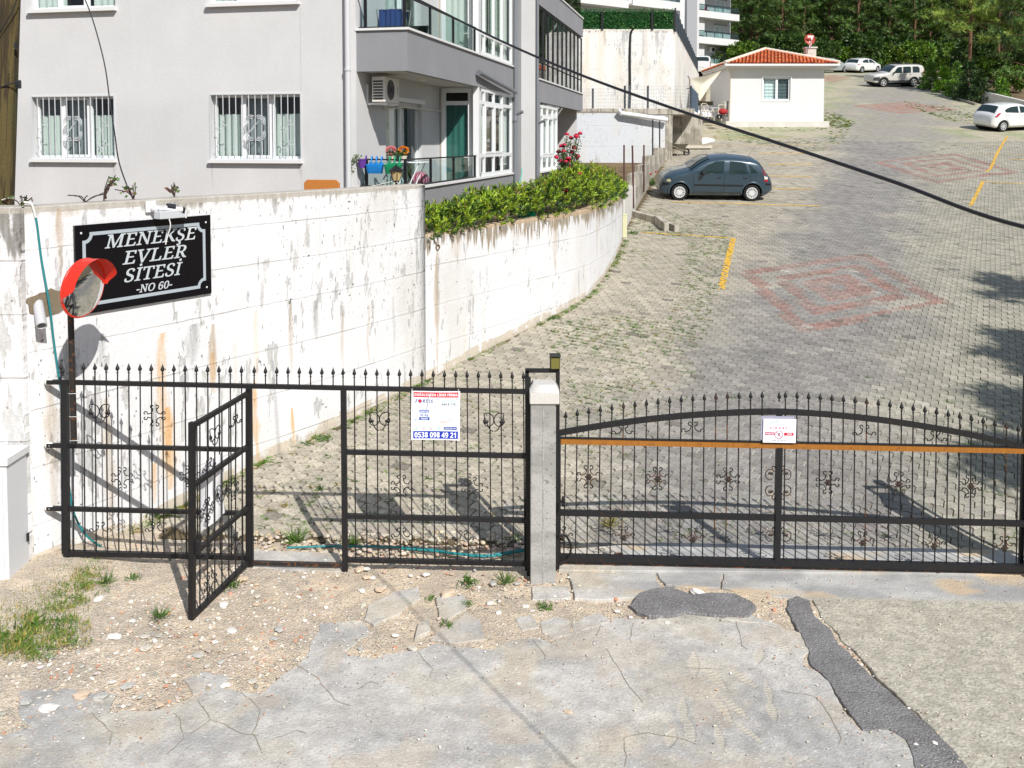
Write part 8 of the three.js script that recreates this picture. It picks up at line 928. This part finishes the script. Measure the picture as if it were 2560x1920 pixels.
{
  const grassC = () => rnd() < .35 ? tone([150, 136, 70], [176, 160, 96]) : tone([78, 108, 34], [116, 140, 52]);
  const L = []; for (let i = 0; i < 2600; i++) { const px = rr(-60, 330), py = rr(1205, 1440), p = gnd(px, py); const f = fbm(p.x * 2.2 + 5, p.z * 2.2, 3) - .5 + sst(250, 20, px - (1440 - py) * .55) * .7 - sst(1400, 1440, py) * .5 - sst(150, 330, px) * .3; if (f < rr(.1, .7)) continue; L.push([p.add(V(0, .05, 0)), rr(.7, 1.5), rr(.8, 1.5)]); }
  spread_('grass', 'sparse green and dry grass in front of the utility cabinet at the left', 'grass', tuftG(8, .055, .007, .7), L, grassC);
  // grass and moss in the joints of the drive
  const Z = [[[[1440, 690], [1480, 560], [1500, 470], [1560, 480], [1580, 520], [1560, 620], [1500, 760], [1420, 720]], .5], [[[1330, 470], [1420, 450], [1580, 510], [1560, 540], [1370, 500]], .28], [[[1290, 560], [1360, 510], [1440, 560], [1380, 690], [1260, 640]], .06], [[[1190, 700], [1330, 680], [1500, 720], [1480, 830], [1220, 900], [1180, 780]], .26], [[[560, 1010], [900, 830], [1130, 790], [1140, 1100], [900, 1180], [560, 1180]], .07], [[[545, 1050], [640, 1080], [760, 1150], [740, 1190], [545, 1190]], .3], [[[1210, 880], [1400, 830], [1300, 1000], [1220, 1020]], .16], [[[1560, 262], [1800, 262], [1860, 300], [1760, 330], [1540, 300]], .22], [[[1780, 235], [1850, 262], [1830, 280], [1780, 278]], .6], [[[1930, 215], [2110, 235], [2120, 275], [2010, 250]], .3], [[[2060, 880], [2212, 860], [2212, 1240], [2130, 1200]], .1], [[[1440, 1130], [1900, 1150], [1900, 1185], [1440, 1175]], .12], [[[1510, 165], [1560, 165], [1570, 225], [1515, 220]], .8]].map(([P, k]) => [poly(P), k]);
  const J = []; for (const [x, d] of joints) { let k = .014; for (const [P, w] of Z) if (inPoly(x, d, P)) k = Math.max(k, w * 2.5); k *= .5 + 1.0 * sst(.35, .6, fbm(x * 1.3, d * 1.3, 3)); for (let r = 0; r < 3; r++) if (rnd() < k) { const t = rr(-.5, .5), X = x + PU[0] * PL * t + PV[0] * PW * .5, D = d + PU[1] * PL * t + PV[1] * PW * .5; J.push([V(X, G(X, D) + .004, -D), rr(.6, 1.35), rr(.3, .65)]); } }
  const jointC = () => rnd() < .22 ? tone([120, 108, 50], [150, 134, 64]) : tone([66, 102, 26], [104, 140, 42]); spread_('joint_grass', 'low grass and moss growing in the joints of the paved drive', 'grass', tuftG(10, .1, .013, .4), J, jointC);
  const Fq = []; for (let i = 0; i < 900; i++) { const [P] = Z[7 + Math.floor(rnd() * 3)], k = Math.floor(rnd() * P.length), w = [rnd(), rnd(), rnd()], s = w[0] + w[1] + w[2], a = P[k], b = P[(k + 1) % P.length], c = P[(k + 2) % P.length], x = (a[0] * w[0] + b[0] * w[1] + c[0] * w[2]) / s, d = (a[1] * w[0] + b[1] * w[1] + c[1] * w[2]) / s; if (d > FAR - 1) Fq.push([V(x, G(x, d), -d), rr(1.2, 3), .45]); } spread_('joint_grass', 'flat grass patches on the paving round the guard house', 'grass', tuftG(9, .075, .014, .35), Fq, jointC);
  // fringe along the foot of the white walls
  const Wf = []; for (const [P, n] of [[TALL, 420], [LOW, 520]]) { const LLn = cum(P)[P.length - 1]; for (let i = 0; i < n; i++) { const s = rr(.3, LLn), o = along(P, s), w = Math.abs(rr(-.0, .1)) + .02; if (fbm(s * 1.4, n, 3) < rr(.25, .5)) continue; const x = o.x + o.nx * w, d = o.d + o.nd * w; Wf.push([V(x, G(x, d), -d), rr(.5, 1.3), rr(.5, 1)]); } } spread_('wall_foot_grass', 'thin line of grass along the foot of the white walls', 'grass', tuftG(8, .1, .012, .5), Wf, jointC);
  // rubble and soil between sill and the first stones
  const R = []; for (let i = 0; i < 420; i++) { const px = rr(545, 1140), py = rr(1150, 1200), p = gnd(px, py); R.push([p, rr(.02, .07)]); } const im = new THREE.InstancedMesh(new THREE.IcosahedronGeometry(.5, 1).scale(1, .6, .85), M(0xffffff, { roughness: .95 }), R.length); im.name = 'rubble'; tag(im, 'loose rubble and soil along the broken paving edge behind the fence', 'rubble'); im.userData.kind = 'stuff'; const m = new THREE.Matrix4(), q = new THREE.Quaternion(); R.forEach(([p, s], i) => { q.setFromAxisAngle(V(0, 1, 0), rr(0, 6)); m.compose(p.add(V(0, .01, 0)), q, V(s * rr(.8, 1.5), s, s)); im.setMatrixAt(i, m); im.setColorAt(i, new THREE.Color(...tone([170, 150, 124], [206, 196, 180]))); }); scene.add(im);
}
{ // single weeds
  const W = [[1010, 1266, .2, 'leafy green weed under the right end of the fence', 1], [1092, 1264, .16, 'low grassy weed beside the foot of the grey pillar', 0], [1176, 1318, .15, 'single leafy weed in front of the grey pillar', 1], [968, 1357, .11, 'small weed growing in the crack between two slabs', 1], [500, 1270, .17, 'green weed under the bottom rail of the open gate leaf', 1], [336, 1112, .26, 'broad-leaved weed at the wall foot behind the bars', 1], [352, 1080, .2, 'grassy weed against the rust-streaked wall', 0], [125, 1362, .22, 'dark green mat of weed in the left foreground', 1], [50, 1375, .3, 'wide dark green weed at the left edge of the picture', 1], [228, 1268, .16, 'grass tuft in front of the left fence panel', 0], [345, 1340, .14, 'low grey-green weed left of the open gate leaf', 0], [290, 1255, .12, 'small leafy weed below the left fence panel', 1], [700, 950, .18, 'bright weed at the foot of the white wall behind the door opening', 1], [690, 1060, .1, 'little weed among the stones behind the door opening', 0], [930, 1300, .09, 'tiny creeping weed on the slab edge', 1], [1012, 1310, .09, 'small upright weed between two grey slabs', 1], [1110, 1165, .14, 'dark weed in the shade behind the grey pillar', 1], [640, 1172, .22, 'grass clump at the end of the teal hose', 0], [760, 1180, .16, 'grass clump behind the fence post by the hose', 0], [1195, 690, .24, 'leafy weed growing against the lower white wall', 1], [1190, 1110, .0, '', 1], [1365, 506, .3, 'green weed below the cream meter box', 1], [1412, 400, .4, 'poppy weed beside the front bumper of the blue car', 0], [1500, 1100, .0, '', 0], [1318, 1140, .22, 'pale grassy weed behind the left half of the sliding gate', 0], [1352, 462, .32, 'leafy green weed between the hedge end and broken kerb', 1], [115, 1195, .26, 'dry grass clump by the left fence post', 0], [75, 1230, .22, 'green weed at the corner of the white cabinet', 1]];
  for (const [x, y, s, lab, kind] of W) { if (!s) continue; const p = gnd(x, y); const t = thing('weed', lab, 'weed', p.add(V(0, x < 1210 && y > 1230 ? .02 : 0, 0)), rr(0, 6)); const L = []; const n = kind ? 60 : 70; for (let i = 0; i < n; i++) { const d = rdir(kind ? .35 : .9); d.y = Math.abs(d.y) + .05; d.normalize(); const r = rnd() * s * (kind ? .7 : .3), a = rr(0, 6.3); L.push({ p: V(Math.cos(a) * r, rnd() * s * (kind ? .15 : .02), Math.sin(a) * r), dir: d, s: s * rr(.5, 1.0) * (kind ? .8 : 1.3), roll: rr(0, 6), c: /dry|pale/.test(lab) ? tone([130, 128, 66], [164, 154, 92]) : tone([62, 100, 26], [104, 140, 46]) }); } mesh('leaves', scatter(L, kind ? leafGeo(.5, .15, .2) : leafGeo(.9, .05, .1)), leafM, t); if (/poppy/.test(lab)) for (const [a, b] of [[.1, .5], [-.15, .42]]) mesh('flower', new THREE.SphereGeometry(.04, 8, 6).translate(a, b, 0), M(0xb01818, { roughness: .7 }), t); }
  // vines and stalks along the wall top
  const V0 = [[245, 428, 62, 'vine with red-green leaves climbing the hanging cable on the wall top'], [310, 420, 34, 'low vine arching over the wall top right of the cable'], [398, 415, 32, 'brownish trailing vine on the wall top, rightmost of the vines'], [45, 440, 24, 'small vine at the foot of the wooden pole'], [205, 428, 22, 'dry upright stalks on the wall top left of the vines']];
  for (const [px, py, hp, lab] of V0) { const [s, y] = wallHit(TALL, Math.max(px, 60), py), o = along(TALL, s); let b = V(o.x - o.nx * .18, 3.84, -(o.d - o.nd * .18)); if (px < 60) b = at(px, 442, 9.7), b.y = 3.84; const h = hp / 2039 * -b.z; const t = thing('vine', lab, 'vine', b); const S = [], L = []; for (let i = 0; i < 5; i++) { const a = rr(-1, 1) * .8, e = [[0, 0, 0], [a * .12, h * rr(.4, .6), rr(-.05, .05)], [a * .3, h * rr(.6, 1.0), rr(-.08, .08)]]; S.push(tube(e, .006, 12, 4)); if (/stalk/.test(lab)) continue; for (let k = 0; k < 3; k++) { const u = rr(.2, 1); L.push({ p: V(e[2][0] * u, (u < .5 ? e[1][1] * u * 2 : lerp(e[1][1], e[2][1], u * 2 - 1)), e[2][2] * u), dir: rdir(), s: rr(.7, 1.2), roll: rr(0, 6), c: rnd() < .4 ? tone([96, 54, 36], [128, 84, 52]) : tone([70, 104, 30], [104, 136, 44]) }); } } mesh('stems', S, M(0x4a3a34, { roughness: .9 }), t); if (L.length) mesh('leaves', scatter(L, leafGeo(.06, .045, .2)), leafM, t); }
}
sh(scene);
renderer.render(scene, camera);
